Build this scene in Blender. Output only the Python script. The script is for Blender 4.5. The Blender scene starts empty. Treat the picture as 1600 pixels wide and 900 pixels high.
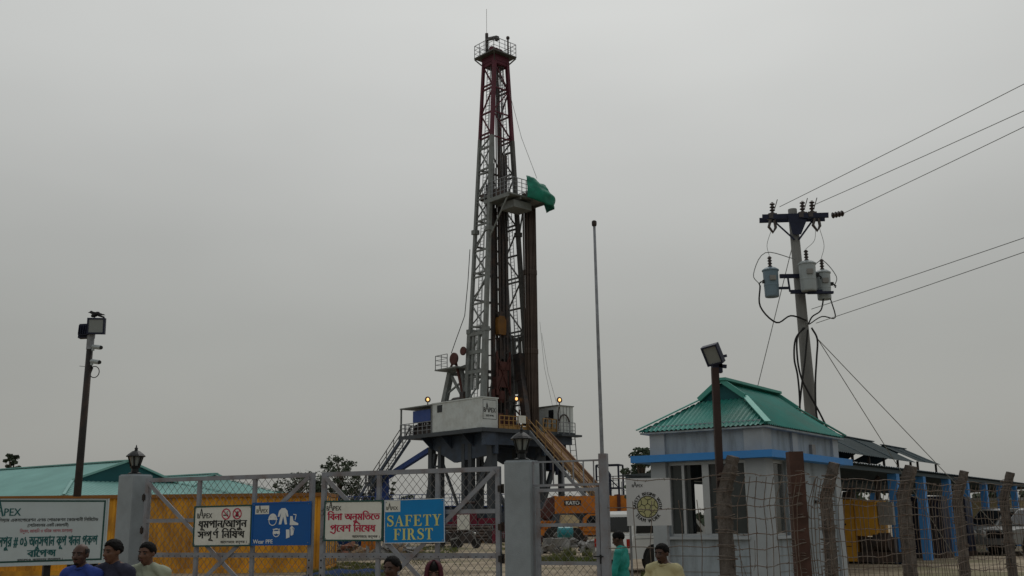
import bpy, bmesh, math, random
from mathutils import Vector, Matrix, noise as mnoise
S = bpy.context.scene
C = S.collection
R = math.radians
PI = math.pi
random.seed(7)

# ------------------------------------------------------------------ camera, sky, sun, exposure
CAM_H = 1.9
FPX = 1600.0
PITCH = math.atan(362 / FPX)
ROLL = R(0.7)
_F = Vector((0, math.cos(PITCH), math.sin(PITCH)))
_R0 = Vector((1, 0, 0)); _U0 = Vector((0, -math.sin(PITCH), math.cos(PITCH)))
_Rt = _R0 * math.cos(ROLL) - _U0 * math.sin(ROLL)
_Up = _U0 * math.cos(ROLL) + _R0 * math.sin(ROLL)
cam = bpy.data.cameras.new('camera'); cam_o = bpy.data.objects.new('camera', cam); C.objects.link(cam_o)
cam.sensor_width = 36; cam.lens = 36 * FPX / 1600; cam.clip_start = .1; cam.clip_end = 20000
mw = Matrix((_Rt, _Up, -_F)).transposed().to_4x4(); mw.translation = (0, 0, CAM_H)
cam_o.matrix_world = mw
S.camera = cam_o
S.view_settings.view_transform = 'Standard'; S.view_settings.look = 'None'
S.view_settings.exposure = 0.07; S.view_settings.gamma = 1.0
S.cycles.use_denoising = True
S.cycles.max_bounces = 6; S.cycles.diffuse_bounces = 3

SUN_EL, SUN_AZ = 52.0, 12.0           # behind thick cloud, ahead of the viewer where the overcast is thinnest
world = bpy.data.worlds.new('World'); S.world = world; world.use_nodes = True
nt = world.node_tree; bg = nt.nodes['Background']
sky = nt.nodes.new('ShaderNodeTexSky'); sky.sky_type = 'NISHITA'; sky.sun_disc = False
sky.sun_elevation = R(SUN_EL); sky.sun_rotation = R(SUN_AZ); sky.air_density = 1.5; sky.dust_density = 4
hs = nt.nodes.new('ShaderNodeHueSaturation'); hs.inputs['Saturation'].default_value = .12; hs.inputs['Value'].default_value = .12
nt.links.new(sky.outputs[0], hs.inputs['Color'])
tc = nt.nodes.new('ShaderNodeTexCoord')
sep = nt.nodes.new('ShaderNodeSeparateXYZ'); nt.links.new(tc.outputs['Generated'], sep.inputs[0])
ramp = nt.nodes.new('ShaderNodeValToRGB'); nt.links.new(sep.outputs['Z'], ramp.inputs[0])
cr = ramp.color_ramp
cr.elements[0].position = 0.0; cr.elements[0].color = (.262, .262, .243, 1)
cr.elements[1].position = 1.0; cr.elements[1].color = (.40, .41, .41, 1)
for ps, cl in ((.08, (.268, .27, .25, 1)), (.17, (.278, .284, .267, 1)), (.25, (.33, .337, .322, 1)), (.34, (.41, .418, .405, 1)), (.46, (.485, .495, .482, 1)), (.62, (.50, .51, .50, 1))):
    e = cr.elements.new(ps); e.color = cl
# heavier cloud behind the viewer
back = nt.nodes.new('ShaderNodeMapRange'); back.inputs['From Min'].default_value = -.6; back.inputs['From Max'].default_value = .75
back.inputs['To Min'].default_value = .92; back.inputs['To Max'].default_value = 1.0; nt.links.new(sep.outputs['Y'], back.inputs[0])
mapn = nt.nodes.new('ShaderNodeMapping'); mapn.inputs['Scale'].default_value = (1.6, 1.6, 4.5)
nt.links.new(tc.outputs['Generated'], mapn.inputs[0])
cn = nt.nodes.new('ShaderNodeTexNoise'); cn.inputs['Scale'].default_value = 1.4; cn.inputs['Detail'].default_value = 3; cn.inputs['Roughness'].default_value = .45
nt.links.new(mapn.outputs[0], cn.inputs['Vector'])
mr = nt.nodes.new('ShaderNodeMapRange'); mr.inputs['From Min'].default_value = .3; mr.inputs['From Max'].default_value = .7
mr.inputs['To Min'].default_value = 8.9; mr.inputs['To Max'].default_value = 10.2
nt.links.new(cn.outputs[0], mr.inputs[0])
mul = nt.nodes.new('ShaderNodeVectorMath'); mul.operation = 'SCALE'
m2 = nt.nodes.new('ShaderNodeMath'); m2.operation = 'MULTIPLY'; nt.links.new(mr.outputs[0], m2.inputs[0]); nt.links.new(back.outputs[0], m2.inputs[1])
nt.links.new(ramp.outputs[0], mul.inputs[0]); nt.links.new(m2.outputs[0], mul.inputs['Scale'])
add = nt.nodes.new('ShaderNodeVectorMath'); add.operation = 'ADD'
nt.links.new(mul.outputs[0], add.inputs[0]); nt.links.new(hs.outputs[0], add.inputs[1])
nt.links.new(add.outputs[0], bg.inputs['Color']); bg.inputs['Strength'].default_value = .1
sun = bpy.data.lights.new('sun', 'SUN'); sun.energy = .5; sun.angle = R(25); sun.color = (1, .97, .92)
sun_o = bpy.data.objects.new('sun', sun); C.objects.link(sun_o)
_az = R(SUN_AZ)
sun_o.rotation_euler = Vector((math.sin(_az) * math.cos(R(SUN_EL)), math.cos(_az) * math.cos(R(SUN_EL)), math.sin(R(SUN_EL)))).to_track_quat('Z', 'Y').to_euler()

# ------------------------------------------------------------------ helpers
def at(px, py, Y):
    """the point Y metres ahead of the viewer that the photograph shows at this pixel (1600 x 900)"""
    d = _F + _Rt * ((px - 800) / FPX) + _Up * ((450 - py) / FPX)
    return Vector((0, 0, CAM_H)) + d * (Y / d.y)
def ground_z(y):
    t = min(1, max(0, (y - 15) / 9)); return .3 * t * t * (3 - 2 * t)

def mat(name, col, rough=.75, metal=0.0, var=.12, scale=6.0, dirt=None, dirt_amt=.35, dirt_scale=1.3, bump=.15, bump_scale=40.0, spec=.3, emit=None, alpha=None, stretch=None):
    m = bpy.data.materials.new(name); m.use_nodes = True
    t = m.node_tree; p = t.nodes['Principled BSDF']
    p.inputs['Roughness'].default_value = rough; p.inputs['Metallic'].default_value = metal
    p.inputs['Specular IOR Level'].default_value = spec
    co = t.nodes.new('ShaderNodeTexCoord'); src = co.outputs['Object']
    if stretch:
        mp = t.nodes.new('ShaderNodeMapping'); mp.inputs['Scale'].default_value = stretch
        t.links.new(src, mp.inputs[0]); src = mp.outputs[0]
    n = t.nodes.new('ShaderNodeTexNoise'); n.inputs['Scale'].default_value = scale; n.inputs['Detail'].default_value = 5
    t.links.new(src, n.inputs['Vector'])
    r = t.nodes.new('ShaderNodeValToRGB'); r.color_ramp.elements[0].position = .3; r.color_ramp.elements[1].position = .7
    r.color_ramp.elements[0].color = tuple(max(0, c * (1 - var)) for c in col) + (1,)
    r.color_ramp.elements[1].color = tuple(min(1, c * (1 + var)) for c in col) + (1,)
    t.links.new(n.outputs[0], r.inputs[0]); out = r.outputs[0]
    if dirt:
        n2 = t.nodes.new('ShaderNodeTexNoise'); n2.inputs['Scale'].default_value = dirt_scale; n2.inputs['Detail'].default_value = 7; n2.inputs['Roughness'].default_value = .65
        t.links.new(src, n2.inputs['Vector'])
        r2 = t.nodes.new('ShaderNodeMapRange'); r2.inputs['From Min'].default_value = .45; r2.inputs['From Max'].default_value = .68
        r2.inputs['To Max'].default_value = dirt_amt; t.links.new(n2.outputs[0], r2.inputs[0])
        mx = t.nodes.new('ShaderNodeMixRGB'); mx.inputs[2].default_value = tuple(dirt) + (1,)
        t.links.new(r2.outputs[0], mx.inputs[0]); t.links.new(out, mx.inputs[1]); out = mx.outputs[0]
    t.links.new(out, p.inputs['Base Color'])
    if bump:
        nb = t.nodes.new('ShaderNodeTexNoise'); nb.inputs['Scale'].default_value = bump_scale; nb.inputs['Detail'].default_value = 4
        t.links.new(co.outputs['Object'], nb.inputs['Vector'])
        b = t.nodes.new('ShaderNodeBump'); b.inputs['Strength'].default_value = bump; b.inputs['Distance'].default_value = .02
        t.links.new(nb.outputs[0], b.inputs['Height']); t.links.new(b.outputs[0], p.inputs['Normal'])
    if emit:
        p.inputs['Emission Color'].default_value = tuple(emit[:3]) + (1,); p.inputs['Emission Strength'].default_value = emit[3]
    return m
def glass_mat(name, col=(.012, .014, .016), rough=.08):
    return mat(name, col, rough, 0, .2, 3, bump=0, spec=.3)

RUST = (.11, .055, .03); GRIME = (.07, .062, .05)
M = dict(
    galv=mat('galvanised grey steel', (.25, .265, .285), .55, .3, .15, 14, GRIME, .4, 3),
    gate_grey=mat('grey gate paint', (.25, .265, .295), .5, .1, .16, 10, RUST, .6, 5),
    pillar=mat('grey pillar paint', (.275, .31, .335), .85, 0, .06, 3, GRIME, .25, 1.6, .2, 60),
    wire=mat('zinc wire', (.20, .20, .20), .5, .5, .15, 30, RUST, .5, 8, 0),
    barb=mat('rusty wire', (.17, .145, .125), .8, .2, .3, 20, RUST, .7, 6, 0),
    rail_wire=mat('grey cable', (.24, .25, .25), .6, .3, .1, 10, bump=0),
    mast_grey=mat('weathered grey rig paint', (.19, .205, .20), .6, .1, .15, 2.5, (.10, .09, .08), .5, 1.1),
    mast_shade_dark=mat('shade darkened grey rig paint', (.095, .095, .09), .6, .1, .2, 2.5, (.045, .04, .036), .6, 1.1),  # darker grey: shade on the right and back trusses is put into the colour
    mast_red=mat('dark red rig paint', (.10, .018, .032), .6, .1, .2, 2.5, (.06, .02, .03), .5, 1.1),
    rig_white=mat('off white cabin paint', (.54, .575, .57), .6, 0, .06, 2, (.26, .24, .20), .35, 1.2),
    rig_blue=mat('deep blue rig paint', (.05, .07, .105), .55, .1, .15, 1.5, (.04, .04, .045), .5, 1),
    rig_grey_dark=mat('blue grey substructure paint', (.058, .068, .08), .6, .1, .15, 1.2, (.05, .05, .05), .5, .9),
    blue_paint=mat('strong blue paint', (.03, .07, .26), .5, .05, .15, 2, GRIME, .3, 2),
    steel_dark=mat('oily dark steel', (.055, .05, .05), .5, .5, .25, 3, RUST, .5, 1.5),
    pipe_steel=mat('brown drill pipe steel', (.085, .062, .05), .5, .55, .25, 2, (.05, .045, .045), .6, .7, stretch=(3, 3, .4)),
    rig_yellow=mat('yellow ochre rail paint', (.34, .20, .065), .6, 0, .2, 4, RUST, .6, 2),
    ramp_tan=mat('worn tan ramp steel', (.26, .16, .10), .6, .2, .2, 2, RUST, .6, 1.4),
    block_yellow=mat('dirty yellow block paint', (.19, .085, .014), .5, .1, .2, 3, (.06, .045, .03), .7, 1.5),
    red_machine=mat('oxide red machine paint', (.085, .03, .025), .6, .1, .2, 3, (.05, .03, .03), .6, 1.4),
    red_tank=mat('red tank paint', (.15, .012, .03), .5, .05, .15, 1.5, (.10, .03, .03), .5, 1),
    tarp_green=mat('green tarpaulin', (.008, .175, .115), .65, 0, .18, 1.6, (.01, .07, .06), .5, 1.2, .4, 5),
    container=mat('orange yellow container paint', (.70, .335, .026), .6, .05, .22, .8, (.16, .065, .025), .8, .9, stretch=(1, 1, .45)),
    container_rust=mat('rusty container edge', (.30, .13, .03), .75, .1, .3, 3, RUST, .7, 3),
    roof_pale=mat('pale turquoise roof sheet', (.20, .40, .37), .55, .15, .10, .5, (.13, .27, .25), .5, .35, .1),
    roof_clear=mat('milky skylight sheet', (.42, .52, .49), .5, 0, .06, 1),
    roof_gable=mat('dark teal gable sheet', (.01, .085, .095), .6, .1, .12, 1),
    roof_green=mat('green corrugated sheet', (.018, .20, .165), .5, .15, .16, 1.2, (.06, .12, .095), .6, .9, .1),
    roof_trim=mat('light green ridge sheet', (.075, .30, .25), .5, .2, .1, 2),
    roof_under=mat('blue grey roof sheet', (.05, .085, .11), .6, .2, .12, 1, GRIME, .3, 1),
    wall_blue=mat('pale blue grey plaster', (.31, .36, .40), .85, 0, .07, 1.5, (.13, .14, .135), .75, 2.2, .3, 50, stretch=(1.6, 1.6, .3)),
    wall_pil=mat('lighter blue grey plaster', (.37, .405, .43), .85, 0, .05, 1.5, (.2, .21, .22), .35, .9, .2, 50),
    band_blue=mat('bright blue ledge paint', (.05, .25, .62), .6, 0, .07, 2, (.06, .11, .2), .3, 2),
    roof_dark=mat('dark weathered blue green sheet', (.022, .04, .045), .75, 0, .2, 1, (.05, .06, .06), .4, 1.2),
    post_blue=mat('blue column paint', (.065, .26, .62), .6, 0, .1, 1.5, (.04, .09, .2), .4, 1.5),
    frame_alu=mat('aluminium window frame', (.42, .44, .45), .4, .6, .05, 5),
    glass=glass_mat('dusty dark glass', (.05, .056, .055), .12),
    glass_dark=glass_mat('black car glass'),
    interior=mat('dim room plaster', (.16, .16, .17), .9, 0, .1, 1),
    concrete=mat('grey concrete', (.26, .255, .245), .9, 0, .18, 3, (.13, .12, .11), .5, 1.2, .4, 30),
    pole_conc=mat('utility pole concrete', (.19, .19, .18), .9, 0, .14, 2, (.10, .10, .10), .5, 1.2, .3, 30, stretch=(1, 1, .3)),
    post_brown=mat('brown stained concrete post', (.128, .112, .10), .95, 0, .5, 14, (.035, .027, .024), .95, 7, 1.0, 45, stretch=(1, 1, .6)),
    post_rust=mat('rusty steel post', (.085, .045, .035), .8, .2, .25, 5, (.04, .025, .02), .6, 3),
    pole_rust=mat('rusty brown lamp pole', (.05, .032, .028), .7, .3, .2, 4, (.03, .022, .02), .5, 3),
    dark_metal=mat('dark pole metal', (.03, .029, .028), .6, .4, .15, 4, RUST, .4, 2),
    iron=mat('black cast iron', (.012, .013, .014), .45, .3, .2, 8),
    lamp_glass=mat('clear lantern glass', (.20, .22, .215), .15, 0, .08, 5, bump=0, spec=.6),
    navy_metal=mat('navy steel', (.018, .022, .045), .55, .3, .2, 6),
    porcelain=mat('brown porcelain insulator', (.035, .022, .018), .25, 0, .2, 8, spec=.6),
    trafo=mat('grey transformer paint', (.33, .37, .38), .45, .1, .06, 2, (.2, .2, .19), .3, 2),
    trafo_blue=mat('blue grey transformer paint', (.16, .23, .28), .45, .1, .08, 2, (.12, .14, .16), .4, 2),
    cable_black=mat('black cable', (.012, .012, .012), .6, 0, .2, 10, bump=0),
    white=mat('white sign paint', (.67, .675, .62), .5, 0, .05, 3, (.36, .34, .28), .45, 3, 0),
    board_white=mat('big board white', (.46, .53, .55), .55, 0, .04, 2, (.33, .35, .34), .3, 1.2, 0),
    sign_grey=mat('pale grey sign', (.54, .555, .565), .5, 0, .04, 3, (.4, .4, .4), .25, 2, 0),
    ink_green=mat('dark green print', (.015, .065, .055), .5, 0, .1, 5, bump=0),
    ink_teal=mat('teal print', (.012, .10, .10), .5, 0, .1, 5, bump=0),
    ink_black=mat('black print', (.012, .013, .013), .5, 0, .1, 5, bump=0),
    ink_red=mat('crimson print', (.44, .012, .055), .5, 0, .1, 5, bump=0),
    ink_pink=mat('faded red print', (.40, .10, .13), .5, 0, .1, 5, bump=0),
    sign_blue=mat('deep blue sign', (.004, .09, .33), .45, 0, .06, 3, (.02, .09, .24), .3, 2, 0),
    sign_cyan=mat('cyan blue sign', (.001, .20, .50), .45, 0, .06, 3, (.01, .14, .3), .3, 2, 0),
    print_white=mat('white print', (.66, .68, .68), .5, 0, .04, 4, bump=0),
    print_yellow=mat('pale yellow print', (.60, .58, .20), .5, 0, .06, 4, bump=0),
    print_olive=mat('olive yellow print', (.40, .39, .20), .5, 0, .08, 6, bump=0),
    crane_orange=mat('orange crane paint', (.50, .165, .018), .45, .05, .1, 2, (.2, .07, .02), .4, 1.5),
    crane_cream=mat('cream crane paint', (.50, .40, .24), .5, 0, .1, 3, RUST, .3, 2),
    rubber=mat('tyre rubber', (.022, .021, .02), .85, 0, .2, 6, (.07, .06, .05), .4, 4),
    rim=mat('wheel rim', (.25, .25, .25), .4, .6, .1, 6),
    car_white=mat('white car paint', (.66, .67, .66), .25, 0, .02, 1, (.5, .48, .43), .25, 1.2, 0, spec=.5),
    car_grey=mat('grey car paint', (.20, .205, .20), .3, .1, .04, 1, (.14, .13, .11), .4, 1.2, 0, spec=.5),
    lamp_red=mat('red lamp lens', (.3, .01, .01), .2, 0, .1, 3, bump=0, spec=.6),
    lamp_clear=mat('clear lamp lens', (.55, .55, .53), .15, 0, .05, 3, bump=0, spec=.6),
    gen_yellow=mat('generator yellow paint', (.55, .27, .022), .5, 0, .08, 1.5, (.3, .13, .02), .4, 1.2),
    panel_grey=mat('grey panel', (.24, .235, .225), .6, .1, .1, 3, GRIME, .3, 2),
    beige=mat('beige cabin wall', (.46, .40, .24), .8, 0, .08, 1, (.3, .25, .15), .4, .7),
    glow=mat('lit lamp', (.9, .7, .35), .4, 0, 0, 1, bump=0, emit=(1, .50, .16, 1.5)),
    wood=mat('old timber', (.26, .18, .11), .9, 0, .3, 6, (.1, .07, .05), .6, 3),
    brick=mat('broken brick', (.25, .10, .065), .95, 0, .3, 6, (.18, .14, .11), .6, 2),
    cloth_blue=mat('blue plastic sheet', (.012, .034, .10), .9, 0, .25, 3, (.012, .02, .05), .6, 1.5, .5, 6, spec=.1),
    cyan_drum=mat('turquoise drum', (.02, .22, .26), .4, 0, .1, 4, GRIME, .3, 3),
    bark=mat('grey brown bark', (.10, .08, .06), .95, 0, .25, 5),
    leaf=mat('haze paled green leaves', (.062, .082, .052), .8, 0, .45, .6, (.03, .045, .03), .6, .35, 0),  # distance haze is put into the leaf colour as a paler, greyer green
    leaf_b=mat('grey green leaves', (.075, .10, .065), .8, 0, .4, .6, (.03, .05, .03), .6, .35, 0),
    grass=mat('rank grass', (.10, .125, .035), .9, 0, .45, .7, (.19, .16, .08), .8, .5, 0),
    skin=mat('brown skin', (.115, .058, .038), .55, 0, .1, 12, spec=.3, bump=.05),
    skin_dark=mat('dark brown skin', (.07, .036, .025), .5, 0, .1, 12, spec=.35, bump=.05),
    hair=mat('black hair', (.006, .0055, .0055), .7, 0, .3, 30, bump=.5, bump_scale=120, spec=.12),
    hair_grey=mat('short greying hair', (.022, .021, .02), .8, 0, .4, 40, bump=.6, bump_scale=120),
    lip=mat('lips', (.10, .035, .03), .5, 0, .1, 10, bump=0),
    eye=mat('dark eye', (.01, .008, .007), .2, 0, .1, 5, bump=0, spec=.6),
    shirt_blue=mat('royal blue cotton', (.02, .045, .22), .85, 0, .15, 4, bump=.4, bump_scale=25),
    shirt_navy=mat('dark navy cotton', (.022, .024, .045), .85, 0, .15, 4, bump=.4, bump_scale=25),
    shirt_sage=mat('pale sage cotton', (.30, .33, .25), .85, 0, .1, 4, bump=.4, bump_scale=25),
    shirt_cream=mat('pale yellow cotton', (.46, .42, .24), .85, 0, .12, 5, bump=.4, bump_scale=20),
    shirt_teal=mat('teal satin', (.012, .26, .22), .5, 0, .2, 5, bump=.6, bump_scale=14),
    cloth_dark=mat('dark trouser cloth', (.03, .032, .038), .9, 0, .15, 5, bump=.3),
    cloth_white=mat('pale cotton dress', (.5, .46, .40), .85, 0, .1, 5, bump=.3),
    cloth_maroon=mat('maroon headscarf', (.06, .008, .016), .8, 0, .3, 14, bump=.4),
    feather=mat('black feathers', (.012, .012, .014), .5, 0, .3, 12, bump=.3),
)

def thing(name, label, cat, loc=(0, 0, 0), rz=0.0, group=None):
    o = bpy.data.objects.new(name, None); C.objects.link(o); o.empty_display_size = .2
    o.location = loc; o.rotation_euler = (0, 0, rz)
    o['label'] = label; o['category'] = cat
    if group: o['group'] = group
    return o
def tag(o, label, cat, group=None):
    o['label'] = label; o['category'] = cat
    if group: o['group'] = group
    return o
def copy_tree(o, parent=None):
    c = o.copy(); C.objects.link(c); c.parent = parent
    for ch in list(o.children): copy_tree(ch, c)
    return c
def dup(root, loc, rz, label=None, group=None):
    c = copy_tree(root); c.location = loc; c.rotation_euler = (0, 0, rz)
    if label: c['label'] = label
    if group: c['group'] = group
    return c

class MB:
    """collects shapes into one mesh"""
    def __init__(s): s.v = []; s.f = []
    def quad(s, a, b, c, d):
        n = len(s.v); s.v += [tuple(a), tuple(b), tuple(c), tuple(d)]; s.f.append((n, n + 1, n + 2, n + 3)); return s
    def poly(s, pts):
        n = len(s.v); s.v += [tuple(p) for p in pts]; s.f.append(tuple(range(n, n + len(pts)))); return s
    def box(s, x0, x1, y0, y1, z0, z1):
        n = len(s.v)
        s.v += [(x0, y0, z0), (x1, y0, z0), (x1, y1, z0), (x0, y1, z0), (x0, y0, z1), (x1, y0, z1), (x1, y1, z1), (x0, y1, z1)]
        s.f += [(n, n + 3, n + 2, n + 1), (n + 4, n + 5, n + 6, n + 7), (n, n + 1, n + 5, n + 4), (n + 1, n + 2, n + 6, n + 5), (n + 2, n + 3, n + 7, n + 6), (n + 3, n, n + 4, n + 7)]
        return s
    def ring_tube(s, rings, closed_caps=True):
        n0 = len(s.v); k = len(rings[0])
        for r in rings: s.v += [tuple(p) for p in r]
        for i in range(len(rings) - 1):
            for j in range(k):
                a = n0 + i * k + j; b = n0 + i * k + (j + 1) % k
                s.f.append((a, b, b + k, a + k))
        if closed_caps:
            s.f.append(tuple(reversed(range(n0, n0 + k)))); s.f.append(tuple(range(n0 + (len(rings) - 1) * k, n0 + len(rings) * k)))
        return s
    def bar(s, p, q, w, h=None, roll=0.0):
        p = Vector(p); q = Vector(q); h = h or w; d = (q - p)
        if d.length < 1e-6: return s
        d.normalize(); up = Vector((0, 0, 1)) if abs(d.z) < .95 else Vector((0, 1, 0))
        a = d.cross(up).normalized(); b = a.cross(d).normalized()
        if roll: a, b = a * math.cos(roll) + b * math.sin(roll), b * math.cos(roll) - a * math.sin(roll)
        a *= w / 2; b *= h / 2
        return s.ring_tube([[p - a - b, p + a - b, p + a + b, p - a + b], [q - a - b, q + a - b, q + a + b, q - a + b]])
    def tube(s, pts, r, n=6, r2=None):
        pts = [Vector(p) for p in pts]; rings = []; m = len(pts)
        ref = None
        for i, p in enumerate(pts):
            d = (pts[min(i + 1, m - 1)] - pts[max(i - 1, 0)])
            if d.length < 1e-9: d = Vector((0, 0, 1))
            d.normalize()
            if ref is None:
                up = Vector((0, 0, 1)) if abs(d.z) < .9 else Vector((1, 0, 0))
                ref = d.cross(up).normalized()
            a = (ref - d * ref.dot(d)).normalized(); ref = a; b = d.cross(a)
            rr = r if r2 is None else r + (r2 - r) * i / max(1, m - 1)
            rings.append([p + a * (rr * math.cos(2 * PI * j / n)) + b * (rr * math.sin(2 * PI * j / n)) for j in range(n)])
        return s.ring_tube(rings)
    def cable(s, pts, r, n=6, sub=5):
        P_ = [Vector(p) for p in pts]; P_ = [P_[0] * 2 - P_[1]] + P_ + [P_[-1] * 2 - P_[-2]]; out = []
        for i in range(1, len(P_) - 2):
            for k in range(sub):
                u = k / sub; a, b, c, d = P_[i - 1:i + 3]
                out.append(.5 * ((2 * b) + (c - a) * u + (2 * a - 5 * b + 4 * c - d) * u * u + (3 * b - a - 3 * c + d) * u ** 3))
        return s.tube(out + [P_[-2]], r, n)
    def lathe(s, c, prof, n=16, axis=None):
        """prof: (radius, height) from bottom up along axis (default z)"""
        c = Vector(c); ax = Vector(axis).normalized() if axis else Vector((0, 0, 1))
        u = ax.cross(Vector((0, 0, 1)) if abs(ax.z) < .9 else Vector((1, 0, 0))).normalized(); v = ax.cross(u)
        return s.ring_tube([[c + ax * h + u * (max(r, 1e-4) * math.cos(2 * PI * j / n)) + v * (max(r, 1e-4) * math.sin(2 * PI * j / n)) for j in range(n)] for r, h in prof])
    def ell(s, c, r, n=12, m=8, rot=None):
        c = Vector(c); rings = []
        for i in range(m + 1):
            t = -PI / 2 + PI * i / m
            ring = []
            for j in range(n):
                a = 2 * PI * j / n
                p = Vector((r[0] * max(.02, math.cos(t)) * math.cos(a), r[1] * max(.02, math.cos(t)) * math.sin(a), r[2] * math.sin(t)))
                if rot: p = rot @ p
                ring.append(c + p)
            rings.append(ring)
        return s.ring_tube(rings)
    def caps(s, p, q, r0, r1, n=10, squash=1.0, side=None):
        """tapered capsule, optionally flattened across 'side'"""
        p = Vector(p); q = Vector(q); d = (q - p).normalized()
        sd = Vector(side) if side else (Vector((0, 1, 0)) if abs(d.y) < .9 else Vector((1, 0, 0)))
        a = (sd - d * sd.dot(d)).normalized(); b = d.cross(a); rings = []
        def ring(c, r): return [c + a * (r * squash * math.cos(2 * PI * j / n)) + b * (r * math.sin(2 * PI * j / n)) for j in range(n)]
        for k in (-80, -50, -20): rings.append(ring(p + d * (r0 * math.sin(R(k))), r0 * math.cos(R(k))))
        for k in (20, 50, 80): rings.append(ring(q + d * (r1 * math.sin(R(k))), r1 * math.cos(R(k))))
        return s.ring_tube(rings)
    def prism(s, poly, fn, t0, t1):
        """2-D outline swept from depth t0 to t1; fn(u, v, t) -> point"""
        n = len(s.v); k = len(poly)
        s.v += [tuple(fn(u, v, t0)) for u, v in poly] + [tuple(fn(u, v, t1)) for u, v in poly]
        s.f.append(tuple(range(n, n + k))); s.f.append(tuple(reversed(range(n + k, n + 2 * k))))
        for i in range(k): s.f.append((n + i, n + k + i, n + k + (i + 1) % k, n + (i + 1) % k))
        return s
    def mesh(s, name):
        m = bpy.data.meshes.new(name); m.from_pydata(s.v, [], s.f); m.update(); return m
    def build(s, name, material, parent=None, loc=None, smooth=False, recalc=True):
        v = s.v
        if loc is not None:
            L = Vector(loc); s.v = [tuple(Vector(p) - L) for p in v]
        m = s.mesh(name)
        if recalc:
            bm = bmesh.new(); bm.from_mesh(m); bmesh.ops.recalc_face_normals(bm, faces=bm.faces); bm.to_mesh(m); bm.free()
        if smooth:
            for p in m.polygons: p.use_smooth = True
        m.materials.append(material if not isinstance(material, str) else M[material])
        o = bpy.data.objects.new(name, m); C.objects.link(o)
        if parent: o.parent = parent
        if loc is not None: o.location = loc
        return o
def struct(name, mb, material, kind='structure', **k):
    o = mb.build(name, material, **k); o['kind'] = kind; return o

def outline_loops(body):
    c = bpy.data.curves.new('tmp', 'FONT'); c.body = body; c.fill_mode = 'NONE'; c.resolution_u = 5
    o = bpy.data.objects.new('tmp', c); C.objects.link(o)
    dg = bpy.context.evaluated_depsgraph_get()
    ev = o.evaluated_get(dg); m = ev.to_mesh()
    vs = [(v.co.x, v.co.y) for v in m.vertices]
    nxt = {}
    for e in m.edges: nxt.setdefault(e.vertices[0], []).append(e.vertices[1])
    segs = [(vs[e.vertices[0]], vs[e.vertices[1]]) for e in m.edges]
    # consistent winding: walk every loop in index order
    adj = {}
    for e in m.edges:
        a, b = e.vertices; adj.setdefault(a, []).append(b); adj.setdefault(b, []).append(a)
    seen = set(); segs = []
    for s in sorted(adj):
        if s in seen: continue
        loop = [s]; seen.add(s); prev = None; cur = s
        cand = adj[s]
        n = s + 1 if (s + 1) in cand else cand[0]
        while n not in seen:
            loop.append(n); seen.add(n); prev, cur = cur, n
            nn = [k for k in adj[cur] if k != prev]
            if not nn: break
            n = nn[0]
        for i in range(len(loop)): segs.append((vs[loop[i]], vs[loop[(i + 1) % len(loop)]]))
    ev.to_mesh_clear(); bpy.data.objects.remove(o); bpy.data.curves.remove(c)
    return segs
_gc = {}
def fill_rects(body, rows=64, grow=0.0):
    """text as thin horizontal strips (non-zero winding), em about 1; returns rects and width"""
    key = (body, rows, grow)
    if key in _gc: return _gc[key]
    segs = outline_loops(body)
    out = []
    if not segs: _gc[key] = ([], 0.3); return _gc[key]
    y0 = min(min(a[1], b[1]) for a, b in segs); y1 = max(max(a[1], b[1]) for a, b in segs)
    w = max(max(a[0], b[0]) for a, b in segs)
    h = 1.0 / rows; k0 = int(math.floor(y0 / h)); k1 = int(math.ceil(y1 / h))
    for k in range(k0, k1):
        y = (k + .5) * h; xs = []
        for (ax, ay), (bx_, by) in segs:
            if (ay <= y < by) or (by <= y < ay):
                xs.append((ax + (y - ay) * (bx_ - ax) / (by - ay), 1 if by > ay else -1))
        xs.sort(); wn = 0; st = None; runs = []
        for x, d in xs:
            if wn == 0: st = x
            wn += d
            if wn == 0: runs.append([st - grow, x + grow])
        mg = []
        for r in runs:
            if mg and r[0] <= mg[-1][1]: mg[-1][1] = max(mg[-1][1], r[1])
            else: mg.append(r)
        for a, b in mg: out.append((a, b, k * h, (k + 1) * h))
    _gc[key] = (out, w); return _gc[key]
# Bengali clusters that need stacking: pieces (text, dx, dy, sx, sy) or ('stroke', points, width), and the advance
def line_polys(tokens, grow=0.0, gap=0.0):
    """tokens: strings, or ('stack', [...], advance); returns 2-D quads starting at x=0 and the width"""
    x = 0; out = []
    def rects(s, ox, oy, sx, sy):
        rs, w = fill_rects(s, 64, grow)
        for a, b, c, d in rs: out.append([(a * sx + ox, c * sy + oy), (b * sx + ox, c * sy + oy), (b * sx + ox, d * sy + oy), (a * sx + ox, d * sy + oy)])
        return w
    for t in tokens:
        if isinstance(t, str):
            if t == ' ': x += .32; continue
            x += rects(t, x, 0, 1, 1) + gap
        else:
            for pc in t[1]:
                if pc[0] == 'stroke': out.extend([[(u + x, v) for u, v in q] for q in stroke(pc[1], pc[2] + grow)])
                else: rects(pc[0], x + pc[1], pc[2], pc[3], pc[4])
            x += t[2] + gap
    return out, x
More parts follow.
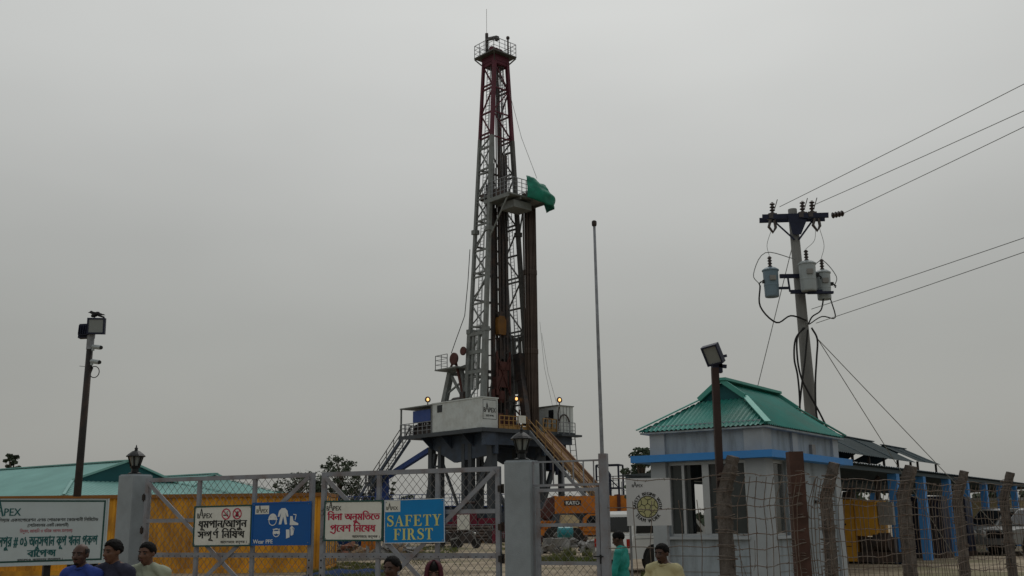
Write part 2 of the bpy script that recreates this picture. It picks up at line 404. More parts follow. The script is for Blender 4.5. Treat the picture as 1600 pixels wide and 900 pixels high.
# ------------------------------------------------------------------ lettering
def stroke(pts, w):
    """polyline as quads in 2-D"""
    out = []
    for (ax, ay), (bx, by) in zip(pts, pts[1:]):
        dx, dy = bx - ax, by - ay; l = math.hypot(dx, dy) or 1; nx, ny = -dy / l * w / 2, dx / l * w / 2
        ex, ey = dx / l * w * .25, dy / l * w * .25
        out.append([(ax - ex + nx, ay - ey + ny), (ax - ex - nx, ay - ey - ny), (bx + ex - nx, by + ey - ny), (bx + ex + nx, by + ey + ny)])
    return out
def rect_polys(tokens, grow=0.0, gap=0.0): return line_polys(list(tokens), grow, gap)
def SS(left, right, sl=.55, dx=.34, sr=.8, adv=None): return ('stack', [(left, 0, .19, sl, .70), (right, dx, 0, sr, 1)], adv or dx + .72 * sr)
RA_P = ('stack', [('প', 0, 0, 1, 1), ('stroke', [(.02, -.02), (.16, -.05), (.30, -.14), (.44, -.17), (.56, -.06), (.57, .05)], .07)], .726)
PA_M = SS('ম', 'প'); DDHA = SS('দ', 'ধ', .62, .30, .8); NDHA = SS('ন', 'ধ', .5, .22, .85)
LPA = SS('ল', 'প', .5, .32); KSA = SS('ক', 'স', .6, .36)
RNA = ('stack', [('ণ', 0, 0, 1, 1), ('stroke', [(.30, .70), (.52, .92)], .07)], .72)
LINES = dict(
    smoke1=['ধূমপান/আগুন'], smoke2=['স', PA_M, 'ূ', RNA, ' ', 'িনিষ', DDHA],
    entry1=['িবনা', ' ', 'অনুমিতেত'], entry2=[RA_P, 'েবশ', ' ', 'িনেষধ'],
    order=['আেদশকেম:', ' ', 'কতৃপক', ' ', '।'],
    big1=['জামালপুর', ' ', '#', ' ', '০১', ' ', 'অনুস', NDHA, 'ান', ' ', 'কূপ', ' ', 'খনন', ' ', RA_P, 'ক', LPA],
    big2=['বােপ', KSA], small1=['বাংলােদশ', ' ', 'েপেটািলয়াম', ' ', 'একসেপােরশন', ' ', 'এণড', ' ', 'েপাডাকশন', ' ', 'েকামপানী', ' ', 'িলিমেটড'],
    small2=['(েপেটাবাংলার', ' ', 'একিট', ' ', 'েকামপানী)'], small3=['িবদুযৎ,', ' ', 'জালািন', ' ', 'ও', ' ', 'খিনজ', ' ', 'সমপদ', ' ', 'মনণালয়'],
    small4=['মাদারগঞ,', ' ', 'জামালপুর', ' ', 'বাংলােদশ', ' ', '।'],
)
def logo_polys():
    """the company mark: small caps round an A drawn as a drilling derrick; height 1"""
    out = []; x = 0
    for ch, h in (('B', .55),):
        ps, w = rect_polys([ch], .02); out += [[(a * h * 1.1 + x, b * h / .72) for a, b in p] for p in ps]; x += w * h * 1.1 + .02
    ax = x
    out += stroke([(ax, 0), (ax + .27, 1.0)], .085) + stroke([(ax + .29, 1.0), (ax + .58, 0)], .115)
    out += stroke([(ax + .12, .34), (ax + .44, .34)], .05) + stroke([(ax + .2, .6), (ax + .37, .6)], .035) + stroke([(ax + .28, .95), (ax + .28, 1.2)], .03)
    out += stroke([(ax + .1, .34), (ax + .37, .6)], .025)
    x = ax + .62
    for ch in 'PEX':
        h = .55; ps, w = rect_polys([ch], .02); out += [[(a * h * 1.25 + x, b * h / .72) for a, b in p] for p in ps]; x += w * h * 1.25 + .03
    return out, x
def serif_letter(ch):
    """bold roman capitals, cap height 1: polygons and advance"""
    T, t, sf = .19, .065, .055
    def r(x0, x1, y0, y1): return [(x0, y0), (x1, y0), (x1, y1), (x0, y1)]
    def tri(a, b, c): return [a, b, c]
    if ch == 'I': return [r(.09, .09 + T, 0, 1), r(0, T + .18, 0, sf), r(0, T + .18, 1 - sf, 1)], .40
    if ch in 'FE':
        p = [r(.09, .09 + T, 0, 1), r(0, .36, 0, sf), r(0, .66, 1 - sf, 1), r(.28, .5, .48, .48 + t), r(.46, .52, .36, .66), tri((.66, 1 - sf), (.66, .72), (.50, 1 - sf))]
        if ch == 'E': p += [r(.3, .7, 0, sf), tri((.50, sf), (.72, .30), (.70, 0.01))]
        return p, .72 if ch == 'F' else .78
    if ch == 'T':
        return [r(.27, .27 + T, 0, 1), r(.17, .56, 0, sf), r(.02, .71, 1 - sf, 1), tri((.02, 1 - sf), (.02, .70), (.17, 1 - sf)), tri((.71, 1 - sf), (.71, .70), (.56, 1 - sf))], .76
    if ch == 'A':
        return [[(.06, 0), (.13, 0), (.42, .93), (.38, 1)], [(.53, 0), (.75, 0), (.45, 1), (.36, 1)], r(.2, .58, .30, .30 + t), r(-.02, .22, 0, sf), r(.44, .84, 0, sf)], .84
    if ch == 'Y':
        return [[(.08, 1), (.29, 1), (.47, .48), (.30, .46)], [(.60, 1), (.68, 1), (.47, .44), (.40, .48)], r(.29, .29 + T, 0, .5), r(.19, .58, 0, sf), r(0, .37, 1 - sf, 1), r(.5, .78, 1 - sf, 1)], .78
    if ch == 'R':
        p = [r(.09, .09 + T, 0, 1), r(0, .37, 0, sf), r(0, .30, 1 - sf, 1)]
        arc = [(.30 + .02 + .22 * math.cos(a), .735 + .235 * math.sin(a)) for a in [R(k) for k in range(90, -91, -15)]]
        for i, ((ax, ay), (bx, by)) in enumerate(zip(arc, arc[1:])):
            w = .06 + .12 * math.sin(PI * (i + .5) / (len(arc) - 1)); p += stroke([(ax, ay), (bx, by)], w)
        p += [[(.34, .5), (.50, .5), (.80, 0), (.58, 0)], r(.58, .86, 0, sf), r(.24, .36, .945, 1), r(.24, .36, .47, .53)]
        return p, .86
    if ch == 'S':
        pts = [(.58, .76), (.50, .92), (.34, .97), (.18, .91), (.12, .77), (.18, .63), (.34, .54), (.50, .44), (.57, .29), (.52, .12), (.34, .03), (.17, .08), (.08, .25)]
        p = []
        for i, (a, b) in enumerate(zip(pts, pts[1:])):
            u = (i + .5) / (len(pts) - 1); w = .07 + .13 * math.exp(-((u - .5) / .22) ** 2)
            p += stroke([a, b], w)
        p += [[(.53, .70), (.60, .70), (.60, 1.0), (.55, 1.0)], [(.06, 0), (.11, 0), (.13, .31), (.06, .31)]]
        return p, .68
    return [], .4
def serif_line(s):
    out = []; x = 0
    for ch in s:
        if ch == ' ': x += .4; continue
        ps, a = serif_letter(ch); out += [[(u + x, v) for u, v in p] for p in ps]; x += a + .06
    return out, x
_layer = [0]
def put(mb, polys, x0, x1, z0, zs=None, y=0.0, w=None, tilt=0.0):
    """place 2-D polygons on a board facing -y: fit to x0..x1, baseline z0, height scale zs"""
    w = w or max(max(u for u, v in p) for p in polys); sx = (x1 - x0) / w; sz = zs or sx
    for i, p in enumerate(polys):
        yy = y - (i % 5) * .00012
        mb.poly([(x0 + u * sx, yy, z0 + v * sz) for u, v in p])
    return mb
def disc(cx, cy, r, n=28, r_in=0.0):
    if not r_in: return [[(cx + r * math.cos(2 * PI * k / n), cy + r * math.sin(2 * PI * k / n)) for k in range(n)]]
    out = []
    for k in range(n):
        a, b = 2 * PI * k / n, 2 * PI * (k + 1) / n
        out.append([(cx + r_in * math.cos(a), cy + r_in * math.sin(a)), (cx + r * math.cos(a), cy + r * math.sin(a)), (cx + r * math.cos(b), cy + r * math.sin(b)), (cx + r_in * math.cos(b), cy + r_in * math.sin(b))])
    return out
def ink(name, polys_fn, material, parent):
    mb = MB(); polys_fn(mb); return mb.build(name, material, parent, recalc=False)

# ------------------------------------------------------------------ ground
def ground():
    xs = [-3000, -800, -300, -150, -90] + [-60 + 3 * i for i in range(41)] + [90, 150, 300, 800, 3000]
    ys = [-60, -10, 0, 6, 11, 15, 17, 19, 21, 24] + [26 + 1.5 * i for i in range(26)] + [66 + 4 * i for i in range(14)] + [150, 220, 400, 900, 3000, 8000]
    mb = MB(); idx = {}
    for j, y in enumerate(ys):
        for i, x in enumerate(xs):
            z = ground_z(y)
            if 24 < y < 130 and abs(x) < 62: z += .06 * mnoise.noise(Vector((x * .22, y * .22, 0))) + .03 * mnoise.noise(Vector((x * .7, y * .7, 3)))
            idx[i, j] = len(mb.v); mb.v.append((x, y, z))
    for j in range(len(ys) - 1):
        for i in range(len(xs) - 1): mb.f.append((idx[i, j], idx[i + 1, j], idx[i + 1, j + 1], idx[i, j + 1]))
    m = bpy.data.materials.new('tan yard soil'); m.use_nodes = True; t = m.node_tree; p = t.nodes['Principled BSDF']
    p.inputs['Roughness'].default_value = .95; p.inputs['Specular IOR Level'].default_value = .15
    co = t.nodes.new('ShaderNodeTexCoord')
    def nz(scale, det, stretch=(1, 1, 1)):
        mp = t.nodes.new('ShaderNodeMapping'); mp.inputs['Scale'].default_value = stretch; t.links.new(co.outputs['Object'], mp.inputs[0])
        n = t.nodes.new('ShaderNodeTexNoise'); n.inputs['Scale'].default_value = scale; n.inputs['Detail'].default_value = det; n.inputs['Roughness'].default_value = .6
        t.links.new(mp.outputs[0], n.inputs['Vector']); return n
    def rmp(n, a, b, c0, c1):
        r = t.nodes.new('ShaderNodeValToRGB'); r.color_ramp.elements[0].position = a; r.color_ramp.elements[1].position = b
        r.color_ramp.elements[0].color = c0 + (1,); r.color_ramp.elements[1].color = c1 + (1,); t.links.new(n.outputs[0], r.inputs[0]); return r
    base = rmp(nz(.9, 8), .3, .72, (.20, .16, .11), (.44, .37, .275))
    tracks = rmp(nz(.6, 7, (.35, 1.6, 1)), .50, .62, (0, 0, 0), (1, 1, 1))
    mx = t.nodes.new('ShaderNodeMixRGB'); mx.inputs[2].default_value = (.17, .135, .095, 1)
    sc1 = t.nodes.new('ShaderNodeMath'); sc1.operation = 'MULTIPLY'; sc1.inputs[1].default_value = .8; t.links.new(tracks.outputs[0], sc1.inputs[0])
    t.links.new(sc1.outputs[0], mx.inputs[0]); t.links.new(base.outputs[0], mx.inputs[1])
    gmask = rmp(nz(.11, 6), .54, .62, (0, 0, 0), (1, 1, 1))
    mx2 = t.nodes.new('ShaderNodeMixRGB'); mx2.inputs[2].default_value = (.12, .125, .055, 1)
    sc2 = t.nodes.new('ShaderNodeMath'); sc2.operation = 'MULTIPLY'; sc2.inputs[1].default_value = .6; t.links.new(gmask.outputs[0], sc2.inputs[0])
    t.links.new(sc2.outputs[0], mx2.inputs[0]); t.links.new(mx.outputs[0], mx2.inputs[1])
    t.links.new(mx2.outputs[0], p.inputs['Base Color'])
    b = t.nodes.new('ShaderNodeBump'); b.inputs['Strength'].default_value = .6; b.inputs['Distance'].default_value = .08
    t.links.new(nz(4, 8).outputs[0], b.inputs['Height']); t.links.new(b.outputs[0], p.inputs['Normal'])
    struct('ground', mb, m, smooth=True)
ground()

# concrete apron edge that crosses the yard behind the gate
mb = MB()
for (xa, xb) in ((490, 640), (655, 700)):
    a, b = at(xa, 868, 44), at(xb, 864, 46)
    mb.bar((a.x, a.y, .36), (b.x, b.y, .36), .7, .26)
struct('kerb', mb, 'concrete')

# ------------------------------------------------------------------ foliage
def leaf_cloud(mb, c, r, n, size, seed):
    rnd = random.Random(seed)
    for _ in range(n):
        while True:
            p = Vector((rnd.uniform(-1, 1), rnd.uniform(-1, 1), rnd.uniform(-1, 1)))
            l = p.length
            if .25 < l < 1: break
        q = Vector(c) + Vector((p.x * r[0], p.y * r[1], p.z * r[2]))
        s = size * rnd.uniform(.5, 1.3)
        a = Vector((rnd.uniform(-1, 1), rnd.uniform(-1, 1), rnd.uniform(-1, .6))).normalized() * s
        b = a.cross(Vector((rnd.uniform(-1, 1), rnd.uniform(-1, 1), rnd.uniform(-1, 1)))).normalized() * s * .42
        mb.quad(q - a * .5, q + b, q + a * .5, q - b)
def tree(label, base, H, W, seed, leaf='leaf', lobes=16, trunk_f=.45, n=110, group='trees beyond the drilling yard', size=.5):
    rnd = random.Random(seed); base = Vector(base)
    t = thing('tree', label, 'tree', base, 0, group)
    tb = MB(); lf = MB(); top = Vector((rnd.uniform(-.4, .4), rnd.uniform(-.4, .4), H * .8))
    pts = [Vector((0, 0, -.3)), Vector((top.x * .2, top.y * .2, H * .25)), Vector((top.x * .7, top.y * .5, H * .52)), top]
    tb.tube(pts, .02 * H + .05, 7, .04)
    lobes = int(lobes * 2.1)
    for k in range(lobes):
        f = trunk_f + (1 - trunk_f) * (k + rnd.random()) / lobes
        ang = rnd.uniform(0, 2 * PI)
        prof = math.sin(PI * min(1, max(.12, (f - trunk_f) / (1.02 - trunk_f)) ** .7))
        rad = W * .62 * rnd.uniform(.25, 1) * (.35 + .65 * prof)
        c = Vector((math.cos(ang) * rad, math.sin(ang) * rad, H * f)) + Vector((top.x, top.y, 0)) * f
        st = Vector((top.x * .5 * f, top.y * .5 * f, H * max(.2, f - .25)))
        tb.tube([st, (st + c) / 2 + Vector((0, 0, -.1)), c], .045 + .006 * H, 5, .02)
        s = W * rnd.uniform(.07, .15)
        leaf_cloud(lf, c, (s * 1.35, s * 1.35, s * .75), int(n * .8), size * .55, rnd.random())
    tb.build('trunk', 'bark', t, smooth=True); lf.build('crown', leaf, t, recalc=False)
    return t
def tree_px(label, px, top_py, Y, wpx, seed, **k):
    b = at(px, 812, Y); top = at(px, top_py, Y)
    return tree(label, (b.x, Y, .3), top.z - .3, wpx * Y / FPX * 1.02, seed, **k)
tree_px('round bushy tree at the far left edge above the turquoise roof', 12, 710, 105, 30, 1, lobes=16, trunk_f=.35, n=120)
tree_px('thin low tree farthest left of the clump between the orange container and rig', 428, 755, 120, 22, 2, lobes=8, n=60, trunk_f=.3)
tree_px('wide loose tree showing over the gate joint beside the orange container', 468, 741, 120, 74, 3, lobes=22, trunk_f=.3, n=80, leaf='leaf_b')
tree_px('tallest sparse tree rising above the gate rail left of the rig stairs', 532, 716, 125, 66, 4, lobes=24, trunk_f=.28, n=75)
tree_px('narrow young tree just left of the blue rig column', 576, 746, 120, 26, 5, lobes=10, trunk_f=.25, n=70)
tree_px('small thin tree between the tall tree and the narrow one', 560, 754, 126, 20, 8, lobes=8, trunk_f=.2, n=60, leaf='leaf_b')
tree_px('small bush topped tree seen between the rig legs right of the blue column', 606, 752, 122, 20, 6, lobes=8, trunk_f=.25, n=60)
tree_px('airy tree standing behind the teamwork sign and the guard house', 1006, 702, 60, 46, 7, lobes=22, trunk_f=.3, n=90, leaf='leaf_b', size=.32)
tree_px('leaning sparse tree between the wide tree and the tallest one behind the gate joint', 500, 752, 124, 40, 31, lobes=16, trunk_f=.25, n=80)
tree_px('low bushy tree under the left rig stairs beyond the gate', 590, 762, 128, 34, 32, lobes=14, trunk_f=.2, n=80, leaf='leaf_b')
tree_px('low tree just right of the orange container end, under the tallest tree', 548, 764, 118, 30, 33, lobes=14, trunk_f=.2, n=80)
tree_px('tiny far bush right of the bushy tree at the far left edge', 31, 728, 112, 8, 34, lobes=6, trunk_f=.2, n=50)
tree_px('low far tree between the rig columns behind the right gate leaf', 640, 775, 135, 40, 35, lobes=14, trunk_f=.2, n=80, leaf='leaf_b')
fw = MB(); rnd = random.Random(5)
for k in range(260):
    x = rnd.uniform(-150, 150); y = 185 + rnd.uniform(0, 25); h = rnd.uniform(2.0, 5.2) + 1.2 * math.sin(x * .13)
    leaf_cloud(fw, (x, y, h * .5), (3.2, 2.2, h * .62), 46, 1.1, rnd.random())
struct('far_wood', fw, 'leaf', 'stuff', recalc=False)

# grass: only the tufts that grow where the photograph shows green
gm = MB(); rnd = random.Random(11)
def tufts(px0, px1, Y0, Y1, n, h):
    for _ in range(n):
        Y = rnd.uniform(Y0, Y1); px = rnd.uniform(px0, px1); p = at(px, 850, Y); x = p.x; z = ground_z(Y) - .03
        if mnoise.noise(Vector((x * .55, Y * .3, 7))) + .5 * mnoise.noise(Vector((x * 1.9, Y * 1.1, 3))) < -.05: continue
        for _k in range(3):
            a = rnd.uniform(0, PI); w = rnd.uniform(.012, .03); hh = h * rnd.uniform(.4, 1.2); lx, ly = rnd.uniform(-.5, .5) * hh, rnd.uniform(-.5, .5) * hh
            dx, dy = math.cos(a) * w, math.sin(a) * w
            gm.poly([(x - dx, Y - dy, z), (x + dx, Y + dy, z), (x + lx, Y + ly, z + hh)])
tufts(480, 620, 33, 42, 4800, .12); tufts(490, 610, 29, 34, 3000, .2); tufts(600, 715, 50, 66, 2600, .16); tufts(620, 720, 38, 48, 500, .08)
tufts(845, 935, 40, 47, 2600, .2); tufts(880, 925, 44, 49, 500, .42); tufts(970, 1050, 27, 33, 1800, .16); tufts(780, 845, 50, 70, 900, .15)
struct('grass', gm, 'grass', 'stuff', recalc=False)

# ------------------------------------------------------------------ corrugated roof with small gables (the roofs of this site)
def wave(x, pitch, amp): return amp * math.sin(2 * PI * x / pitch)
def gablet_roof(L, W, h, inset, yg, pitch, amp, name_parent, m_sheet, m_trim, m_gable, z0, skylights=()):
    """ridge along local x; eaves at z0; gable triangles start at |y| = yg"""
    if not isinstance(inset, tuple): inset = (inset, inset)
    af, ab = L / 2 - inset[0], L / 2 - inset[1]; hg = h * (1 - yg / (W / 2)); step = pitch / 4
    def topline(x):
        ax = abs(x); a = ab if x > 0 else af
        if ax <= a: return 0.0
        return yg + (W / 2 - yg) * (ax - a) / (L / 2 - a)
    main = MB()
    for sgn in (-1, 1):
        n = int(L / step); prev = None
        for i in range(n + 1):
            x = -L / 2 + L * i / n; yt = topline(x); o = wave(x, pitch, amp)
            pts = [(x, sgn * W / 2, z0 + o), (x, sgn * yt, z0 + h * (1 - yt / (W / 2)) + o)]
            if prev: main.quad(prev[0], pts[0], pts[1], prev[1])
            prev = pts
    for sgn in (-1, 1):
        a = ab if sgn > 0 else af
        n = int(W / step); prev = None
        for i in range(n + 1):
            y = -W / 2 + W * i / n; ay = abs(y); o = wave(y, pitch, amp)
            if ay <= yg: xt, zt = a, hg
            else:
                f = (ay - yg) / (W / 2 - yg); xt = a + (L / 2 - a) * f; zt = hg * (1 - f)
            pts = [(sgn * L / 2, y, z0 + o), (sgn * xt, y, z0 + zt + o)]
            if prev: main.quad(prev[0], pts[0], pts[1], prev[1])
            prev = pts
    rf = main.build('roof', m_sheet, name_parent, smooth=False, recalc=False)
    tr = MB()
    tr.bar((-af - .12, 0, z0 + h + amp + .02), (ab + .12, 0, z0 + h + amp + .02), .26, .05)
    for sx in (-1, 1):
        a = ab if sx > 0 else af
        for sy in (-1, 1):
            tr.bar((sx * (a + .02), sy * yg * .98, z0 + hg + amp + .025), (sx * (L / 2 + .02), sy * (W / 2 + .02), z0 + amp + .022), .11, .02)
            tr.bar((sx * (a + .06), 0, z0 + h + .03), (sx * (a + .06), sy * yg, z0 + hg + .03), .05, .09)
    tr.build('ridge_cap', m_trim, rf)
    for sx in (-1, 1):
        ax = ab if sx > 0 else af
        MB().prism([(-yg, hg - .02), (yg, hg - .02), (0, h - .03)], lambda u, v, t, sx=sx: (sx * (ax - t), u, z0 + v), .02, .08).build('gable', m_gable, rf)
    if skylights:
        sk = MB()
        for x in skylights:
            sk.quad((x - .3, W / 2 * .90, z0 + h * .10 + amp + .02), (x + .3, W / 2 * .90, z0 + h * .10 + amp + .02), (x + .3, W / 2 * .35, z0 + h * .65 + amp + .02), (x - .3, W / 2 * .35, z0 + h * .65 + amp + .02))
        sk.build('skylight', 'roof_clear', rf)
    return rf
E1 = Vector((.574, .819, 0)); E2 = Vector((-.819, .574, 0)); RZ1 = math.atan2(.819, .574)

def site_shed(label, ridge_end, L, W, wall_top, roof_h, inset, yg, skylights=(), rz=None):
    """ridge_end: world point above which the visible gable stands; the ridge runs away from it along E2"""
    rz = RZ1 + PI / 2 if rz is None else rz
    d = Vector((math.cos(rz), math.sin(rz), 0)); c = Vector((ridge_end[0], ridge_end[1], 0)) + d * (L / 2 - inset)
    t = thing('site_building', label, 'building', (c.x, c.y, .25), rz, 'turquoise roofed site buildings')
    gablet_roof(L, W, roof_h, inset, yg, .22, .025, t, M['roof_pale'], M['roof_pale'], M['roof_gable'], wall_top, skylights)
    w = MB(); hx, hy = L / 2 - .5, W / 2 - .5
    w.box(-hx, hx, -hy, -hy + .2, 0, wall_top); w.box(-hx, hx, hy - .2, hy, 0, wall_top)
    w.box(-hx, -hx + .2, -hy + .2, hy - .2, 0, wall_top); w.box(hx - .2, hx, -hy + .2, hy - .2, 0, wall_top)
    w.build('wall', 'wall_blue', t)
    for k in range(4):
        x = -hx + 2 + k * (2 * hx - 4) / 3; y = hy + .03
        f = MB().box(x - .6, x + .6, y - .05, y, .9, 2.1).build('window', 'frame_alu', t)
        MB().box(x - .54, x + .54, y - .01, y + .012, .96, 2.04).build('pane', 'glass', f)
    return t
g = at(200, 721, 45)
site_shed('long turquoise roofed building with a dark triangular gable behind the lantern pillar', (g.x, g.y), 24, 9.2, 2.75, g.z - 3.0, 2.8, 2.6, skylights=(2.5, 5.0, 7.6))
g = at(336, 741, 56)
site_shed('lower turquoise hipped roof building behind the left gate leaf', (g.x, g.y), 15, 9.5, 2.7, g.z - 2.95, 3.0, .75)

# ------------------------------------------------------------------ shipping containers
def container():
    L, W, H = 12.19, 2.44, 2.59
    t = thing('shipping_container', 'orange yellow shipping container with rusty top edge behind the left gate leaf', 'container', (0, 0, 0), 0, 'orange shipping containers behind the gate')
    w = MB()
    def corr(p0, p1, z0, z1, depth=.036, pitch=.28):
        p0 = Vector(p0); p1 = Vector(p1); d = (p1 - p0); l = d.length; d.normalize(); nn = Vector((d.y, -d.x, 0)); prof = []
        k = 0.0
        while k < l:
            for du, o in ((0, 0), (.07, 0), (.105, -depth), (.245, -depth)):
                if k + du <= l: prof.append((k + du, o))
            k += pitch
        prof.append((l, 0))
        for (a, oa), (b, ob) in zip(prof, prof[1:]):
            A = p0 + d * a + nn * oa; B = p0 + d * b + nn * ob
            w.quad((A.x, A.y, z0), (B.x, B.y, z0), (B.x, B.y, z1), (A.x, A.y, z1))
    hx, hy = L / 2 - .06, W / 2 - .03
    corr((-hx, -hy, 0), (hx, -hy, 0), .16, H - .12); corr((hx, hy, 0), (-hx, hy, 0), .16, H - .12); corr((-hx, hy, 0), (-hx, -hy, 0), .16, H - .12)
    w.quad((-hx, -hy, H - .03), (hx, -hy, H - .03), (hx, hy, H - .03), (-hx, hy, H - .03))
    w.build('panel', 'container', t, recalc=False)
    f = MB()
    for sx in (-1, 1):
        for sy in (-1, 1):
            f.box(sx * L / 2 - .08, sx * L / 2 + .08, sy * W / 2 - .08, sy * W / 2 + .08, 0.12, H - .12)
    for sy in (-1, 1): f.box(-L / 2 + .08, L / 2 - .08, sy * W / 2 - .06, sy * W / 2 + .06, .0, .16)
    for sx in (-1, 1): f.box(sx * L / 2 - .06, sx * L / 2 + .06, -W / 2 + .08, W / 2 - .08, .0, .16)
    f.build('frame', 'container', t)
    tr = MB()
    for sy in (-1, 1): tr.box(-L / 2 + .09, L / 2 - .09, sy * W / 2 - .05, sy * W / 2 + .05, H - .12, H)
    for sx in (-1, 1): tr.box(sx * L / 2 - .05, sx * L / 2 + .05, -W / 2 + .09, W / 2 - .09, H - .12, H)
    tr.build('top_rail', 'container_rust', t)
    cc = MB()
    for sx in (-1, 1):
        for sy in (-1, 1):
            for z in (0, H - .115): cc.box(sx * L / 2 - .095, sx * L / 2 + .095, sy * W / 2 - .095, sy * W / 2 + .095, z, z + .118)
    cc.build('corner_casting', 'container_rust', t)
    for s in (-1, 1):
        d = MB().box(L / 2 - .05, L / 2 + .02, s * .03 if s > 0 else -1.1, 1.1 if s > 0 else -.03, .18, H - .14).build('door', 'container', t)
        b = MB()
        for y in (.3, .85): b.tube([(L / 2 + .05, s * y, .2), (L / 2 + .05, s * y, H - .16)], .018, 6); b.box(L / 2 + .02, L / 2 + .07, s * y - .07, s * y + .07, 1.0, 1.06)
        b.build('lock_bar', 'galv', d)
    return t
c0 = container(); e = at(503, 888, 35.2)
ang = R(2.0)
c0.location = (e.x - 6.1 * math.cos(ang), e.y + 1.22 - 6.1 * math.sin(ang) + .1, .28); c0.rotation_euler = (0, 0, ang)
l = c0.location
dup(c0, (l.x - 12.6, l.y - .3, .28), R(1.2), 'orange yellow shipping container standing behind the big project board')
# ------------------------------------------------------------------ drilling rig (local x = towards its pipe ramp, y = towards the right)
_o = at(779, 660, 88)
RIG = Vector((_o.x, 88, .28)); RIG_RZ = math.atan2(-.74, .67)
rig = thing('drilling_rig', 'tall lattice drilling rig with dark red mast top standing on a high blue grey substructure', 'drilling rig', RIG, RIG_RZ)
ZF = 8.9                              # working floor
def rigw(x, y, z): return RIG + Matrix.Rotation(RIG_RZ, 3, 'Z') @ Vector((x, y, z))
def mast_w(z): return 5.5 + (1.5 - 5.5) * (z - ZF) / (43.3 - ZF)
def mast_d(z): return 2.2 + (1.5 - 2.2) * (z - ZF) / (43.3 - ZF)
def leg(ix, iy, z): return Vector((ix * mast_d(z) / 2, iy * mast_w(z) / 2, z))
Z_RED = 35.3
def railing(mb, pts, h=1.05, spacing=1.0, r=.028, mids=2):
    pts = [Vector(p) for p in pts]
    for a, b in zip(pts, pts[1:]):
        n = max(1, int(round((b - a).length / spacing)))
        for k in range(n + 1):
            p = a.lerp(b, k / n); mb.bar(p, p + Vector((0, 0, h)), r * 1.6)
        for k in range(1, mids + 2):
            dz = Vector((0, 0, h * k / (mids + 1))); mb.bar(a + dz, b + dz, r * (1.7 if k == mids + 1 else 1.2))
    return mb
for ix, iy in ((-1, -1), (1, -1), (-1, 1), (1, 1)):
    mg = 'mast_grey' if iy < 0 else 'mast_shade_dark'
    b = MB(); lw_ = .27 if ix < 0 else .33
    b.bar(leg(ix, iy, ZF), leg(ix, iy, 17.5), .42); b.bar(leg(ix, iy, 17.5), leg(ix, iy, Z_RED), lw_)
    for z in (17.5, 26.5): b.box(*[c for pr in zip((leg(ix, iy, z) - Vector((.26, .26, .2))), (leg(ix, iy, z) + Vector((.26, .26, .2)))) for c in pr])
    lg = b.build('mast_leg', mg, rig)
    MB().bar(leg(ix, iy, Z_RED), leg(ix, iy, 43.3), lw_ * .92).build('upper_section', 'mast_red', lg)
def brace_set(z0, z1, step, material, name, faces):
    b = MB(); z = z0; k = 0
    while z < z1 - .3:
        zn = min(z + step, z1)
        for iy in faces[0]:                       # side trusses
            A, B, A2, B2 = leg(-1, iy, z), leg(1, iy, z), leg(-1, iy, zn), leg(1, iy, zn)
            b.bar(A, B, .14); zm = (z + zn) / 2
            if k % 2: b.bar(A, B2, .11)
            else: b.bar(B, A2, .11)
            if step > 2.6: b.bar(leg(-1, iy, zm), leg(1, iy, zm), .08)
            if k % 2 == 0: b.bar(leg(-1, iy, z + .36), leg(1, iy, z + .36), .14)
        if faces[1]:                              # back face
            A, B, A2, B2 = leg(-1, -1, z), leg(-1, 1, z), leg(-1, -1, zn), leg(-1, 1, zn)
            b.bar(A, B, .14)
            if k % 2 == 0: b.bar(A, (A2 + B2) / 2, .09); b.bar(B, (A2 + B2) / 2, .09)
            else: b.bar((A + B) / 2, A2, .09); b.bar((A + B) / 2, B2, .09)
        if faces[2]:                              # front face (only closed near the top)
            A, B, A2, B2 = leg(1, -1, z), leg(1, 1, z), leg(1, -1, zn), leg(1, 1, zn)
            b.bar(A, B, .11)
            if k % 2: b.bar(A, B2, .09)
            else: b.bar(B, A2, .09)
        z = zn; k += 1
    return b.build(name, material, rig)
brace_set(ZF + .4, 17.5, 2.1, 'mast_grey', 'mast_bracing', ((-1,), False, False))
brace_set(17.5, Z_RED, 2.4, 'mast_grey', 'mast_bracing', ((-1,), False, False))
brace_set(ZF + .4, 17.5, 2.1, 'mast_shade_dark', 'mast_bracing', ((1,), False, False))
brace_set(17.5, Z_RED, 2.4, 'mast_shade_dark', 'mast_bracing', ((1,), False, False))
b = MB()
for k in range(7):
    z = 18.0 + k * 2.4; A, B, A2, B2 = leg(-1, -1, z), leg(-1, 1, z), leg(-1, -1, z + 2.4), leg(-1, 1, z + 2.4); b.bar(A, B, .15); mid_ = (A2 + B2) / 2
    b.bar(A, mid_, .09); b.bar(B, mid_, .09)
b.build('back_bracing', 'mast_shade_dark', rig)
brace_set(Z_RED, 43.0, 2.4, 'mast_red', 'upper_bracing', ((-1, 1), False, True))
# base section windows of the side trusses (heavier posts)
for iy in (-1, 1):
    for fx in (-.45, .25):
        MB().bar(leg(0, iy, 12.4) + Vector((fx, iy * .05, 0)), leg(0, iy, 17.4) + Vector((fx, iy * .05, 0)), .26, .2).build('base_post', 'mast_grey' if iy < 0 else 'mast_shade_dark', rig)
    for z in (13.9, 15.6, 17.2): MB().bar(leg(-1, iy, z) + Vector((0, iy * .1, 0)), leg(1, iy, z) + Vector((0, iy * .1, 0)), .2, .3).build('base_rail', 'mast_grey' if iy < 0 else 'mast_shade_dark', rig)
